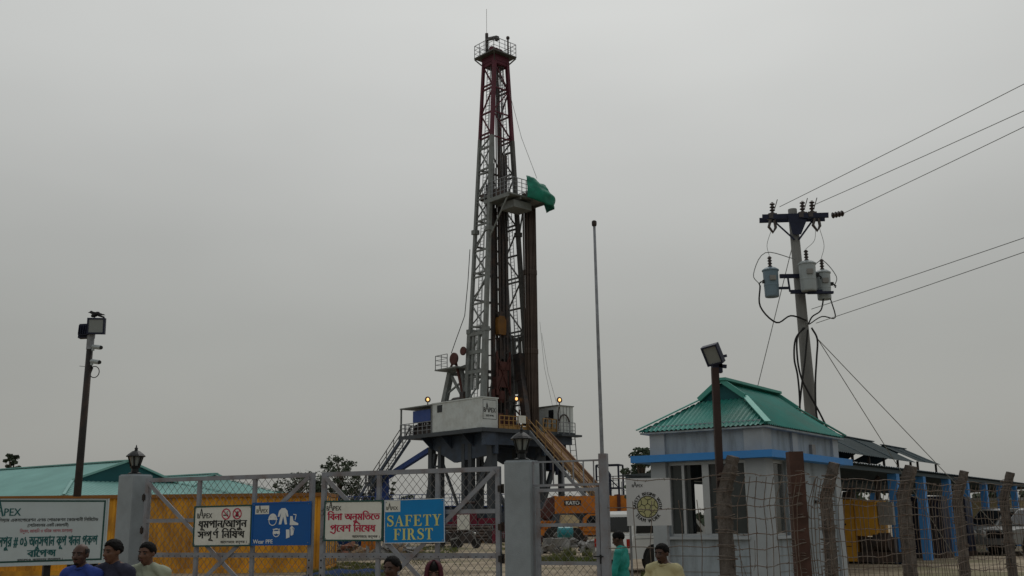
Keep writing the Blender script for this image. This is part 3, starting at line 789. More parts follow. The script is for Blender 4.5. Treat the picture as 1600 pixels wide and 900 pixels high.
# ladders inside the side trusses
for iy, fx in ((-1, -.25), (1, .25)):
    b = MB()
    rail = []
    for s in (-.22, .22):
        b.bar(leg(0, iy, 10) * 1 + Vector((fx + s, -iy * .25, 0)), leg(0, iy, 42.8) + Vector((fx + s, -iy * .25, 0)), .045)
    z = 10.0
    while z < 42.8:
        p = leg(0, iy, z) + Vector((fx, -iy * .25, 0)); b.bar(p - Vector((.22, 0, 0)), p + Vector((.22, 0, 0)), .03)
        if int(z * 10) % 9 == 0:
            hoop = [p + Vector((.36 * math.cos(a), -iy * (.05 + .62 * math.sin(a)), 0)) for a in [PI * k / 6 for k in range(7)]]
            for u, v in zip(hoop, hoop[1:]): b.bar(u, v, .035)
        z += .3
    for a in (PI / 4, PI / 2, 3 * PI / 4):
        o = Vector((.36 * math.cos(a), -iy * (.05 + .62 * math.sin(a)), 0)); b.bar(leg(0, iy, 12.5) + Vector((fx, -iy * .25, 0)) + o, leg(0, iy, 42.5) + Vector((fx, -iy * .25, 0)) + o, .03)
    b.build('ladder', 'galv', rig)
# crown
b = MB(); b.box(-.86, .86, -.84, .84, 42.5, 42.75)
b.box(-.9, .9, -.88, -.76, 42.75, 43.35); b.box(-.9, .9, .76, .88, 42.75, 43.35); b.box(-.9, -.78, -.76, .76, 42.75, 43.35); b.box(.78, .9, -.76, .76, 42.75, 43.35)
b.build('crown_block', 'mast_red', rig)
b = MB(); b.box(-1.4, 1.4, -1.4, 1.4, 43.36, 43.48)
for s in (-1.35, 1.35): b.bar((s, -1.35, 43.3), (s * .6, -.8, 42.6), .1); b.bar((s, 1.35, 43.3), (s * .6, .8, 42.6), .1)
cp = b.build('crown_platform', 'mast_shade_dark', rig)
railing(MB(), [(-1.36, -1.36, 43.48), (1.36, -1.36, 43.48), (1.36, 1.36, 43.48), (-1.36, 1.36, 43.48), (-1.36, -1.36, 43.48)], 1.2, .7, .026).build('railing', 'galv', cp)
b = MB()
for y in (-.45, 0, .45):
    b.lathe((0, y - .08, 43.95), [(.5, 0), (.5, .05), (.4, .06), (.4, .1), (.5, .11), (.5, .16)], 18, (0, 1, 0))
b.build('sheave', 'mast_red', rig, smooth=False)
b = MB(); b.tube([(-.5, -.6, 43.5), (-.5, -.6, 45.9)], .15, 8); b.bar((-.5, -.6, 45.3), (.85, -.5, 45.05), .26); b.box(.66, .98, -.62, -.36, 44.75, 45.12)
b.build('crown_hoist', 'steel_dark', rig)
MB().tube([(-.5, -.6, 45.6), (-.5, -.6, 48.4)], .018, 5).build('aerial', 'steel_dark', rig)
b = MB(); b.tube([(1.0, .7, 43.5), (1.0, .7, 45.2)], .08, 7); b.lathe((1.0, .7, 45.2), [(.16, 0), (.16, .2), (.1, .26)], 8)
b.build('vent_post', 'steel_dark', rig)
# monkey board
ZM = 29.05
b = MB(); b.box(.25, 3.6, -1.75, 2.6, ZM, ZM + .14)
for y in (-1.7, -.3, 1.1, 2.5): b.box(.3, 3.55, y - .06, y + .06, ZM - .22, ZM - .001)
b.bar((.9, -1.7, ZM - .1), leg(1, -1, ZM - 3.0), .11); b.bar((3.3, -1.6, ZM - .1), leg(1, -1, ZM - 3.6), .10); b.bar((.9, 2.4, ZM - .1), leg(1, 1, ZM - 3.0), .11)
b.box(1.6, 3.3, -.9, 1.2, ZM - .95, ZM - .3)
mbd = b.build('monkey_board', 'mast_grey', rig)
railing(MB(), [(.3, -1.7, ZM + .14), (3.5, -1.7, ZM + .14), (3.5, 2.5, ZM + .14), (.3, 2.5, ZM + .14)], 1.5, .55, .03, 3).build('railing', 'galv', mbd)
b = MB()
for k in range(9): b.box(1.2, 3.4, .9 + k * .19, .96 + k * .19, ZM + .3, ZM + .42)
b.build('finger', 'steel_dark', mbd)
b = MB(); b.box(-.3, .6, -.7, .7, ZM + .2, ZM + 1.4); b.box(-.5, 0, -1.5, -.8, ZM + .3, ZM + .9)
b.build('pipe_handler', 'steel_dark', rig)
# floor, girders, columns
b = MB(); b.box(-8.5, 2.9, -4.25, 6.3, ZF - .22, ZF)
b.box(-8.55, 2.95, -4.32, -4.25, ZF - .3, ZF + .02); b.box(2.95, 3.02, -4.3, 6.3, ZF - .3, ZF + .02)
b.build('rig_floor', 'rig_grey_dark', rig)
b = MB()
for y in (-2.6, 2.9):
    b.prism([(-6.6, ZF - .25), (2.7, ZF - .25), (2.7, ZF - 2.0), (-2.6, ZF - 2.5), (-6.0, ZF - 1.0)], lambda u, v, t, y=y: (u, y + t, v), -.18, .18)
for x in (-6.2, -3.4, -.4, 2.3): b.box(x - .14, x + .14, -2.40, 2.70, ZF - 1.25, ZF - .24)
b.box(2.45, 2.85, -4.0, -2.8, ZF - 1.35, ZF - .30); b.box(2.45, 2.85, 3.1, 6.0, ZF - 1.0, ZF - .30)
for x in (-5.6, -2.9, 0, 2.4): b.prism([(-4.1, ZF - .24), (-2.8, ZF - .24), (-2.8, ZF - 1.3)], lambda u, v, t, x=x: (x + t, u, v), -.05, .05)
b.build('floor_girder', 'rig_blue', rig)
for (x, y, w) in ((-5.9, -2.6, .5), (-4.6, -2.6, .42), (-1.4, -2.6, .42), (-.5, -2.6, .45), (2.1, -2.6, .62), (-5.9, 2.9, .5), (-1.0, 2.9, .5), (2.1, 2.9, .62), (2.2, 5.2, .4), (-1.5, 5.4, .4)):
    MB().box(x - w / 2, x + w / 2, y - w / 2, y + w / 2, .5, ZF - (1.0 if abs(y) < 4 else .3)).build('column', 'rig_grey_dark', rig)
b = MB()
b.bar((2.1, -2.3, 7.4), (-1.6, -2.5, .9), .5); b.bar((-7.2, -2.6, .8), (-5.4, -2.6, 7.3), .3); b.bar((-4.6, -2.5, 6.6), (-1.5, -2.5, 1.2), .18)
b.bar((2.2, 2.9, 7.2), (2.3, -2.2, 1.0), .4); b.bar((2.3, 5.0, 7.9), (2.3, 2.9, 3.0), .35); b.bar((-5.9, 2.9, 7.0), (-1.0, 2.9, 1.0), .3); b.bar((2.0, 2.9, 7.2), (-1.0, 2.9, 1.0), .34)
b.bar((-5.9, -2.6, 6.2), (-4.6, -2.6, 6.2), .16); b.bar((-5.9, -2.6, 4.2), (-4.6, -2.6, 4.2), .16); b.bar((-5.9, -2.6, 6.2), (-4.6, -2.6, 4.2), .12)
b.build('diagonal_brace', 'rig_grey_dark', rig)
b = MB(); b.box(-9.5, 3.4, -3.1, -2.1, .0, .5); b.box(-9.5, 3.4, 2.4, 3.4, .0, .5)
for x in (-8.6, -3, 2.6): b.box(x - .3, x + .3, -2.1, 2.4, 0.02, .46)
b.build('skid_base', 'rig_blue', rig)
# driller's cabin with the company name
b = MB(); b.box(-3.8, 2.7, -4.2, -2.45, ZF + .05, ZF + 2.45)
dh = b.build('dog_house', 'rig_white', rig)
b = MB()
for k in range(17):
    x = -3.6 + k * .385; b.box(x - .012, x + .012, -4.207, -4.2, ZF + .1, ZF + 2.4)
b.build('wall_rib', 'rig_white', dh)
MB().box(-3.85, 2.76, -4.26, -2.39, ZF + 2.45, ZF + 2.55).build('roof', 'rig_white', dh)
MB().box(-3.1, -2.45, -4.24, -4.2, ZF + 1.7, ZF + 2.3).build('window', 'glass_dark', dh)
lp, lw = logo_polys()
b = MB()
def on_end(polys, w, y0, y1, z0, h):
    for p in polys: b.poly([(2.72, y0 + (y1 - y0) * u / w, ZF + z0 + v * h) for u, v in p])
on_end(lp, lw, -4.0, -2.68, 1.3, .72)
sp_, sw_ = rect_polys(LINES['big2'], .02); on_end(sp_, sw_, -3.75, -2.9, .93, .26)
fr = stroke([(0, 0), (1, 0), (1, 1), (0, 1), (0, 0)], .02); b.v and on_end(fr, 1, -4.05, -2.62, .75, 1.55)
b.build('lettering', 'ink_black', dh, recalc=False)
# open engine bay at the far left of the floor
b = MB(); railing(b, [(-3.9, -4.2, ZF), (-8.45, -4.2, ZF), (-8.45, 0, ZF)], 1.05, .62, .035)
b.build('railing', 'galv', rig)
b = MB()
for x in (-8.4, -3.95): b.bar((x, -4.15, ZF), (x, -4.15, ZF + 2.4), .12); b.bar((x, -2.0, ZF), (x, -2.0, ZF + 2.4), .12)
b.box(-8.5, -3.87, -4.25, -1.9, ZF + 2.4, ZF + 2.5)
b.build('bay_roof', 'mast_grey', rig)
MB().box(-7.0, -4.5, -3.9, -2.6, ZF + 1.15, ZF + 2.15).build('hydraulic_tank', 'blue_paint', rig)
b = MB(); b.box(-7.6, -4.2, -3.5, -2.2, ZF, ZF + .55); b.box(-6.7, -4.6, -3.4, -2.4, ZF + .55, ZF + .95)
for k in range(5): b.lathe((-6.6 + k * .5, -3.5, ZF + .7), [(.14, 0), (.14, .35), (.06, .4)], 8)
b.lathe((-7.6, -3.0, ZF + .7), [(.4, 0), (.4, .2)], 12, (1, 0, 0))
b.build('engine', 'steel_dark', rig)
b = MB(); b.tube([(-7.3, -3.6, ZF), (-7.3, -3.6, ZF + .8), (-7.7, -3.6, ZF + .9), (-8.0, -3.8, ZF + .3)], .06, 6); b.tube([(-7.9, -3.9, ZF + .1), (-7.6, -3.9, ZF + .7), (-7.2, -3.9, ZF + .2)], .05, 6)
b.build('hose', 'steel_dark', rig)
# white cabin on the right of the floor
b = MB(); b.box(.2, 2.85, 4.3, 6.2, ZF + .05, ZF + 2.3)
rc = b.build('side_cabin', 'rig_white', rig)
MB().box(.14, 2.93, 4.22, 6.28, ZF + 2.3, ZF + 2.38).build('roof', 'mast_grey', rc)
MB().box(1.75, 2.35, 4.27, 4.3, ZF + 1.2, ZF + 2.0).build('window', 'glass_dark', rc)
b = MB()
for y in (4.6, 5.0, 5.4, 5.8): b.box(2.85, 2.875, y - .015, y + .015, ZF + .1, ZF + 2.25)
b.build('wall_rib', 'mast_grey', rc)
b = MB()
arc = [(3.05, 4.9 + .6 * math.cos(a), ZF + .8 + .75 * math.sin(a)) for a in [PI * k / 8 for k in range(9)]]
b.tube(arc, .07, 6); b.tube([(3.0, 4.25, ZF + .1), (3.02, 4.2, ZF + 1.6), (3.05, 4.32, ZF + 2.2)], .06, 6); b.tube([(2.4, 3.9, ZF), (2.4, 4.0, ZF + 1.2), (1.6, 4.1, ZF + 1.4), (1.2, 4.1, ZF)], .06, 6)
b.build('hose', 'steel_dark', rig)
b = MB(); b.box(2.95, 3.6, 4.0, 6.5, ZF - .35, ZF - .18)
b.build('walkway', 'rig_grey_dark', rig)
railing(MB(), [(3.55, 3.6, ZF - .18), (3.55, 5.7, ZF - .18)], 1.0, .7, .035).build('railing', 'galv', rig)
b = MB(); b.box(.6, 2.5, 3.6, 5.6, ZF - 3.2, ZF - .5); b.tube([(2.6, 4.2, ZF - .4), (2.7, 4.2, ZF - 3.6)], .14, 8); b.tube([(2.6, 5.0, ZF - .4), (2.7, 5.0, ZF - 3.2)], .1, 8); b.box(1.4, 2.9, 3.9, 5.3, ZF - 2.2, ZF - 1.6)
b.build('choke_manifold', 'navy_metal', rig)
b = MB(); b.bar((2.4, 6.1, ZF - .3), (2.4, 6.5, ZF - 4.2), .06); b.bar((3.1, 6.1, ZF - .3), (3.1, 6.5, ZF - 4.2), .06)
for k in range(8): b.bar((2.4, 6.1 + .05 * k, ZF - .5 - .48 * k), (3.1, 6.1 + .05 * k, ZF - .5 - .48 * k), .04)
railing(b, [(1.6, 6.7, ZF - 3.6), (3.3, 6.7, ZF - 3.6)], 1.0, .6, .03); b.box(1.5, 3.4, 5.9, 6.8, ZF - 3.72, ZF - 3.6)
b.build('escape_ladder', 'galv', rig)
# yellow front rail and its small board
for y0, y1 in ((-2.35, .7), (2.6, 4.2)):
    b = MB(); railing(b, [(2.8, y0, ZF), (2.8, y1, ZF)], 1.1, .55, .045); b.box(2.74, 2.78, y0 - .05, y1 + .05, ZF, ZF + .3); b.build('front_railing', 'rig_yellow', rig)
MB().box(2.92, 2.96, -.35, .45, ZF + .55, ZF + 1.2).build('notice_board', 'white', rig)
# A-frame behind the mast
b = MB()
for y in (-2.6, 2.6):
    b.bar((-3.3, y, ZF + 5.3), (-5.1, y, ZF), .46); b.bar((-2.0, y, ZF + 5.6), (-.7, y, ZF), .42); b.bar((-3.5, y, ZF + 5.3), (-1.2, y, ZF + 5.6), .26)
    b.bar((-4.4, y, ZF + 2.2), (-1.3, y, ZF + 2.6), .2); b.bar((-3.2, y, ZF + 5.0), (-1.35, y, ZF + 2.6), .2)
    b.bar((-4.0, y, ZF + 3.4), (-1.2, y * .98, ZF + 4.6), .14)
b.bar((-3.3, -2.6, ZF + 5.2), (-3.3, 2.6, ZF + 5.2), .28); b.bar((-4.6, -2.6, ZF + 1.6), (-4.6, 2.6, ZF + 1.6), .22); b.bar((-2.0, -2.6, ZF + 5.5), (-2.0, 2.6, ZF + 5.5), .26)
b.build('a_frame', 'mast_grey', rig)
b = MB(); b.box(-4.3, -1.3, -3.6, -2.2, ZF + 5.45, ZF + 5.56)
ap = b.build('rear_platform', 'mast_grey', rig)
railing(MB(), [(-2.6, -3.55, ZF + 5.56), (-4.25, -3.55, ZF + 5.56), (-4.25, -2.25, ZF + 5.56)], 1.2, .8, .03).build('railing', 'galv', ap)
b = MB(); b.lathe((-2.1, -3.3, ZF + 6.3), [(.48, 0), (.54, .03), (.54, .16), (.48, .19)], 20, (0, 1, 0)); b.lathe((-1.2, -3.0, ZF + 6.9), [(.34, 0), (.38, .03), (.38, .14), (.34, .17)], 18, (0, 1, 0))
b.build('cable_sheave', 'red_machine', rig)
b = MB(); b.bar((-2.2, -3.05, ZF + 6.5), (-1.2, -2.75, ZF + 2.4), .16); b.bar((-2.9, -3.0, ZF + 5.5), (-2.1, -3.0, ZF + 6.6), .14)
b.build('sheave_arm', 'red_machine', rig)
b = MB(); b.box(-3.2, -1.0, -2.2, -1.1, ZF + .9, ZF + 1.9); b.tube([(-4.2, -2.3, ZF + 2.75), (-1.5, -2.3, ZF + 2.9)], .2, 8); b.box(-1.6, -1.1, -3.0, -2.6, ZF + 2.8, ZF + 3.4)
b.lathe((-3.0, -2.4, ZF + 2.6), [(.5, 0), (.5, 2.0)], 14, (1, 0, 0)); b.box(-3.6, -1.2, 0, 2.2, ZF, ZF + 2.4)
b.build('drawworks', 'steel_dark', rig)
# stairs: grey pair at both ends, tan pipe ramp in front
def stair(name, p, q, width, material, rail_mat, treads=True, rails=True):
    p = Vector(p); q = Vector(q); d = (q - p); side = Vector((-d.y, d.x, 0)).normalized() * width / 2
    b = MB(); b.bar(p + side, q + side, .07, .28); b.bar(p - side, q - side, .07, .28)
    st = b.build(name, material, rig)
    n = int(abs(d.z) / .24); t = MB()
    for k in range(1, n):
        c = p + d * (k / n); h = Vector((d.x, d.y, 0)).normalized() * .12
        t.quad(c - side * .96 - h, c + side * .96 - h, c + side * .96 + h, c - side * .96 + h)
        t.quad(c - side * .96 - h - Vector((0, 0, .03)), c + side * .96 - h - Vector((0, 0, .03)), c + side * .96 - h, c - side * .96 - h)
    t.build('tread', material, st)
    r = MB()
    for s in (-1, 1):
        for hh in (.5, 1.0): r.bar(p + side * s + Vector((0, 0, hh)), q + side * s + Vector((0, 0, hh)), .055)
        m = int(d.length / 1.3)
        for k in range(m + 1):
            c = p + d * (k / m) + side * s; r.bar(c, c + Vector((0, 0, 1.0)), .05)
    r.build('handrail', rail_mat, st)
    return st
stair('stair', (-8.6, -3.5, ZF - .2), (-13.0, -3.5, 5.0), 1.0, 'rig_blue', 'mast_shade_dark')
stair('stair', (-13.9, -3.5, 4.9), (-18.4, -3.5, .3), 1.0, 'rig_blue', 'mast_shade_dark')
b = MB(); b.box(-14.0, -12.9, -4.1, -2.9, 4.75, 4.95); railing(b, [(-14, -4.05, 4.95), (-12.9, -4.05, 4.95)], 1.1, .5, .04); b.box(-13.8, -13.0, -3.9, -3.1, 4.95, 5.9)
b.build('stair_landing', 'rig_grey_dark', rig)
MB().box(-14.0, -13.0, -3.0, -2.1, 0, 6.0).build('blue_column', 'blue_paint', rig)
MB().bar((-13.2, -2.6, 5.4), (-6.2, -2.6, ZF - 1.2), .42).build('blue_strut', 'blue_paint', rig)
stair('stair', (2.95, 1.2, ZF - .1), (12.8, 1.2, .3), .85, 'galv', 'rig_yellow')
b = MB(); a0 = Vector((2.95, 2.25, ZF - .1)); a1 = Vector((13.2, 2.25, .35))
sd = Vector((0, .62, 0)); dn = Vector((0, 0, -.14))
b.ring_tube([[a0 - sd, a0 + sd, a0 + sd + dn, a0 - sd + dn], [a1 - sd, a1 + sd, a1 + sd + dn, a1 - sd + dn]])
for s in (-.66, .66): b.bar(a0 + Vector((0, s, .12)), a1 + Vector((0, s, .12)), .10, .34)
b.bar(a0 + Vector((0, 0, .03)), a1 + Vector((0, 0, .03)), .22, .10)
b.build('pipe_ramp', 'ramp_tan', rig)
# heavy hydraulic arm and tool joints near the well
b = MB(); b.bar((.9, 1.6, ZF + 6.5), (2.3, 1.15, ZF + .5), .62, .5); b.bar((.8, 1.7, ZF + 6.8), (1.3, 1.45, ZF + 4.4), .8, .6)
b.build('pipe_arm', 'steel_dark', rig)
b = MB(); b.tube([(.1, .95, ZF), (.1, .95, 34)], .22, 8); b.tube([(-.35, .7, ZF), (-.35, .55, 30)], .14, 8); b.tube([(.0, -.55, ZF), (.0, -.5, 33)], .17, 8)
b.build('stand_pipe', 'steel_dark', rig)
b = MB()
for yy, xx, rr, zz in ((-.95, -.3, .09, 31), (-.25, -.5, .12, 32), (.25, -.4, .10, 29), (.45, .35, .13, 26), (-.15, .5, .07, 34), (1.25, -.2, .08, 27), (.62, -.7, .07, 33)): b.tube([(xx, yy, ZF), (xx, yy * .9, zz)], rr, 7)
for k in range(6): b.bar((-.6, -1.2 + .1 * k, ZF + 1 + 1.4 * k), (.5, 1.2 - .1 * k, ZF + 1.3 + 1.4 * k), .1)
b.build('service_pipe', 'steel_dark', rig)
b = MB()
for y in (-.62, .62): b.bar((.15, y, ZF + .5), (.15, y * .8, 30), .16, .24)
b.build('guide_rail', 'steel_dark', rig)
b = MB(); b.box(-.6, .9, -1.6, 1.2, ZF, ZF + 1.1); b.box(-.9, -.2, -2.2, -1.2, ZF, ZF + 2.1); b.tube([(.4, -.9, ZF), (.4, -.9, ZF + 3.6)], .16, 8); b.box(.9, 1.9, -2.1, -1.3, ZF, ZF + 1.4)
for k in range(6): b.tube([(1.1 + .2 * k, -1.0 + .3 * k, ZF), (1.1 + .2 * k, -1.0 + .3 * k, ZF + 1.2 + .3 * (k % 3))], .07, 6)
b.build('iron_roughneck', 'red_machine', rig)
# lit work lamps
for (x, y, z, sgn) in ((-4.6, -4.1, ZF + 2.55, 1), (1.3, .9, ZF + 2.4, 1), (2.9, 4.5, ZF + 2.4, 1)):
    f = MB(); f.tube([(x, y, z - .05), (x, y, z + .25)], .05, 6); f.lathe((x - .12, y, z + .38), [(.16, 0), (.24, .1), (.27, .22)], 12, (1, -.3, .1))
    wl = f.build('work_lamp', 'steel_dark', rig)
    g = MB(); g.ell((x + .1, y - .07, z + .4), (.12, .12, .14), 10, 6); g.build('bulb', 'glow', wl, smooth=True)

# travelling gear on the mast axis
t = thing('travelling_block', 'dirty yellow travelling block hanging on its lines inside the lower mast', 'hoist block', rigw(.25, 0, 17.0), RIG_RZ)
b = MB(); b.prism([(-.4, .3), (.4, .3), (.47, .7), (.47, 1.6), (.25, 1.95), (-.25, 1.95), (-.47, 1.6), (-.47, .7)], lambda u, v, tt: (tt, u, v), -.36, .36); b.build('block_frame', 'block_yellow', t)
b = MB()
for x in (-.2, 0, .2): b.lathe((x - .05, 0, 2.0), [(.4, 0), (.4, .1)], 18, (1, 0, 0))
b.build('sheave', 'steel_dark', t)
b = MB()
for k in range(10): b.tube([((k % 2 - .5) * .3, -.5 + k * .11, 2.0), ((k % 2 - .5) * .5, -.45 + k * .1, 26.2)], .034, 5)
b.build('line', 'steel_dark', t)
b = MB(); b.prism([(-.16, 0), (.16, 0), (.22, -.9), (.42, -1.4), (.3, -1.8), (-.3, -1.8), (-.42, -1.4), (-.22, -.9)], lambda u, v, tt: (tt, u, v), -.14, .14); b.build('hook', 'steel_dark', t)
t = thing('top_drive', 'oxide red top drive hanging below the yellow block', 'top drive', rigw(.25, 0, 11.2), RIG_RZ)
b = MB(); b.box(-.4, .4, -.5, .5, 1.5, 3.0); b.box(-.3, .5, -.35, .65, 3.0, 3.7); b.box(-.2, .4, -.72, -.5, .8, 2.4); b.box(-.5, -.4, -.6, .6, 1.0, 4.6); b.bar((.45, -.7, 1.0), (.45, .7, 4.2), .1); b.bar((.45, .7, 1.0), (.45, -.7, 4.2), .1); b.bar((.45, -.75, .8), (.45, -.75, 4.6), .12); b.bar((.45, .75, .8), (.45, .75, 4.6), .12); b.lathe((0, 0, .2), [(.3, 0), (.42, .3), (.42, 1.0)], 12); b.build('motor_housing', 'red_machine', t)
b = MB(); b.tube([(0, 0, -2.2), (0, 0, .5)], .12, 8); b.tube([(.1, -.5, .6), (.2, -.55, -1.6)], .07, 6); b.tube([(.1, .5, .6), (.2, .55, -1.6)], .07, 6); b.box(-.25, .35, -.6, .6, -1.9, -1.4); b.build('link', 'steel_dark', t)
b = MB()
for k in range(4): b.tube([(-.5, .8 + .05 * k, 3.5), (-.8 - .1 * k, 1.2 + .1 * k, .8 - .4 * k), (-.9, 1.3 + .1 * k, 4.0), (-.9, 1.35, 10)], .05, 5)
b.build('service_hose', 'cable_black', t)
# stands of pipe racked beside the well, each one an object
stand = MB()
for k in range(3): stand.tube([(0, 0, .02 + k * 7.05), (0, 0, 7.03 + k * 7.05)], .07, 8); stand.lathe((0, 0, 6.7 + k * 7.05), [(.072, 0), (.095, .06), (.095, .42), (.072, .5)], 8)
me = None; k = 0
for ix in range(4):
    for iy in range(6):
        if (ix == 0 and iy > 4) or (ix == 3 and iy < 1): continue
        p = rigw(1.60 + ix * .19 + .02 * random.random(), 1.78 + iy * .17 + .02 * random.random(), ZF + .02)
        if me is None: o = stand.build('pipe_stand', 'pipe_steel'); me = o.data
        else: o = bpy.data.objects.new('pipe_stand', me); C.objects.link(o)
        o.location = p; o.rotation_euler = (R(random.uniform(-.12, .12)), R(random.uniform(-.12, .12)), 0)
        tag(o, 'brown drill pipe stand racked upright on the rig floor under the green tarpaulin', 'drill pipe', 'drill pipe stands racked on the rig floor')
# green windbreak on the front of the monkey board
tp = MB(); NU, NV = 26, 14
path = [(2.6, 2.95), (3.5, 3.0), (4.0, 2.3), (4.2, 1.4), (4.15, .7), (3.95, .05)]
def tpos(u, v):
    f = u * (len(path) - 1); i = min(int(f), len(path) - 2); f -= i
    x = path[i][0] * (1 - f) + path[i + 1][0] * f; y = path[i][1] * (1 - f) + path[i + 1][1] * f
    bul = math.sin(PI * min(1, v * 1.05)) * .5 * (.35 + .65 * math.sin(PI * u))
    flare = (1 - v) ** 2 * .75 * (1 - u * .6)
    n = .22 * mnoise.noise(Vector((u * 5, v * 4, 1))) + .09 * mnoise.noise(Vector((u * 14, v * 9, 5)))
    cx, cy = 2.6, 1.0; d = Vector((x - cx, y - cy, 0)).normalized()
    top = 1.25 + .55 * u + .08 * math.sin(u * 9); bot = -.75 + .35 * u + .12 * math.sin(u * 6 + 1)
    return Vector((x, y, ZM + .14 + bot + (top - bot) * v)) + d * (bul + flare + n - .25 * v ** 3)
grid = [[tpos(i / NU, j / NV) for j in range(NV + 1)] for i in range(NU + 1)]
for i in range(NU):
    for j in range(NV): tp.quad(grid[i][j], grid[i + 1][j], grid[i + 1][j + 1], grid[i][j + 1])
o = tp.build('windbreak_tarpaulin', 'tarp_green', None, recalc=False)
bm = bmesh.new(); bm.from_mesh(o.data); bmesh.ops.remove_doubles(bm, verts=bm.verts, dist=1e-4); bm.to_mesh(o.data); bm.free()
for p in o.data.polygons: p.use_smooth = True
sol = o.modifiers.new('thickness', 'SOLIDIFY'); sol.thickness = .02
o.location = RIG; o.rotation_euler = (0, 0, RIG_RZ)
tag(o, 'billowing green tarpaulin wrapped round the high pipe platform of the mast', 'tarpaulin')
# loose lines round the mast
def line(pts, r, label, m='rail_wire', name='steel_line', cat='cable', group=None, n=5):
    o = MB().tube(pts, r, n).build(name, m); tag(o, label, cat, group); return o
a = rigw(.9, .9, 40.0); bq = rigw(4.25, 1.0, ZM + 1.75)
line([a, a.lerp(bq, .5) + Vector((-.12, 0, -.35)), bq], .022, 'thin line running from the red mast top down to the green tarpaulin')
line([rigw(2.3, 2.9, 18.5), rigw(2.35, 3.3, 14.5), rigw(2.2, 4.35, ZF + 2.3)], .014, 'thin line nearest the racked pipes, falling to the roof of the side cabin')
line([rigw(2.4, 3.0, 17.5), rigw(2.6, 3.5, 14.0), rigw(2.55, 4.6, ZF + 2.3)], .014, 'outer of two thin lines falling beside the racked pipes to the side cabin')
q = leg(-1, -1, 25) + Vector((-.4, -.2, 0))
line([rigw(*q), rigw(*(leg(-1, -1, 22) + Vector((-.45, -.2, 0)))), rigw(*(leg(-1, -1, 19) + Vector((-.6, -.25, 0)))), rigw(-2.1, -3.1, 16.6), rigw(-2.35, -3.3, ZF + 6.8)], .035, 'dark hose hanging down the left side of the mast to the red sheave', 'cable_black')
# ------------------------------------------------------------------ machinery and stores round the rig
def wheel(parent, x, y, r, w, axis=(0, 1, 0), n=20):
    c = Vector((x, y - w / 2, r))
    wh = MB().lathe(c, [(r * .62, 0), (r * .92, .0), (r, w * .18), (r, w * .82), (r * .92, w), (r * .62, w)], n, axis).build('wheel', 'rubber', parent, smooth=False)
    MB().lathe(c, [(.03, w * .02), (r * .3, w * .0), (r * .6, w * .1), (r * .6, w * .9), (r * .3, w), (.03, w * .98)], n, axis).build('rim', 'rim', wh)
    return wh
# mobile crane, boom lowered to the left
p = at(905, 851, 66)
t = thing('mobile_crane', 'orange mobile crane with its telescopic boom lowered to the left beyond the wicket gate', 'crane', (p.x, 66, .3), R(4))
b = MB(); b.box(-1.5, 5.8, -.52, .52, 1.95, 3.0); bo = b.build('boom', 'crane_orange', t)
MB().box(-1.55, -1.42, -.56, .56, 1.92, 3.03).build('boom_collar', 'crane_orange', bo)
MB().box(2.4, 2.6, -.60, .60, 1.88, 3.08).build('boom_band', 'red_machine', bo)
b = MB(); b.box(-.95, .12, -.535, -.521, 2.42, 2.74); pl_ = b.build('name_plate', 'ink_black', bo)
lp2, lw2 = rect_polys(['KATO'], .05)
ink('lettering', lambda m: put(m, lp2, -.85, .02, 2.47, .32, -.540), 'print_white', bo)
b = MB(); b.prism([(-1.95, 2.9), (-1.55, 3.0), (-1.55, 1.95), (-2.1, 1.6), (-2.3, 2.1)], lambda u, v, tt: (u, tt, v), -.5, .5); b.build('boom_head', 'red_machine', bo)
b = MB()
for k in range(5): b.lathe((-2.1 + .12 * (k % 2), -.45 + k * .2, 1.95 - .1 * (k % 2)), [(.3, 0), (.34, .04), (.3, .08)], 14, (0, 1, 0))
b.build('sheave', 'red_machine', bo)
b = MB(); b.box(-2.5, -1.8, -.35, .35, .9, 1.5); b.prism([(-2.5, 1.1), (-2.1, 1.1), (-2.2, .6), (-2.45, .6)], lambda u, v, tt: (u, tt, v), -.12, .12)
for k in range(6): b.bar((-2.75 + .15 * k, -.3, 1.75), (-2.5 + .1 * k, -.3, 2.2), .06); b.bar((-2.9 + .2 * k, -.42, .9 + .1 * (k % 3)), (-2.5 + .2 * k, -.42, 1.5), .08)
b.build('hook_block', 'crane_orange', t)
b = MB(); b.prism([(.05, .85), (1.7, .85), (1.7, 1.9), (.5, 1.9), (.2, 1.65)], lambda u, v, tt: (u, tt, v), -1.3, -.56)
cb = b.build('cab', 'crane_orange', t)
b = MB(); b.prism([(.3, 1.15), (.95, 1.15), (.95, 1.78), (.58, 1.78), (.34, 1.55)], lambda u, v, tt: (u, tt, v), -1.32, -1.30); b.build('window', 'glass_dark', cb)
b = MB(); b.prism([(-1.3, .95), (-.2, .95), (-.1, 1.5), (-.45, 1.85), (-1.2, 1.85)], lambda u, v, tt: (u, tt, v), -1.2, -.2); b.lathe((-.75, -1.26, 1.4), [(.2, 0), (.28, .02), (.28, .07)], 14, (0, 1, 0)); b.build('winch', 'crane_cream', t)
b = MB(); b.box(-3.0, 6.4, -1.2, 1.2, .62, .95); b.box(-1.2, 5.6, -1.0, 1.0, .95, 1.12); b.box(3.2, 5.6, -1.2, 1.2, 1.12, 2.2); b.build('chassis', 'crane_orange', t)
b = MB()
for x in (-2.6, 6.0): b.box(x - .14, x + .14, -1.7, 1.7, .5, .61); b.box(x - .1, x + .1, -1.7, -1.5, .05, .5); b.box(x - .1, x + .1, 1.5, 1.7, .05, .5)
b.build('outrigger', 'red_machine', t)
for x in (-1.8, -.4, 3.6, 5.0):
    for y in (-1.05, 1.05): wheel(t, x, y, .55, .36)
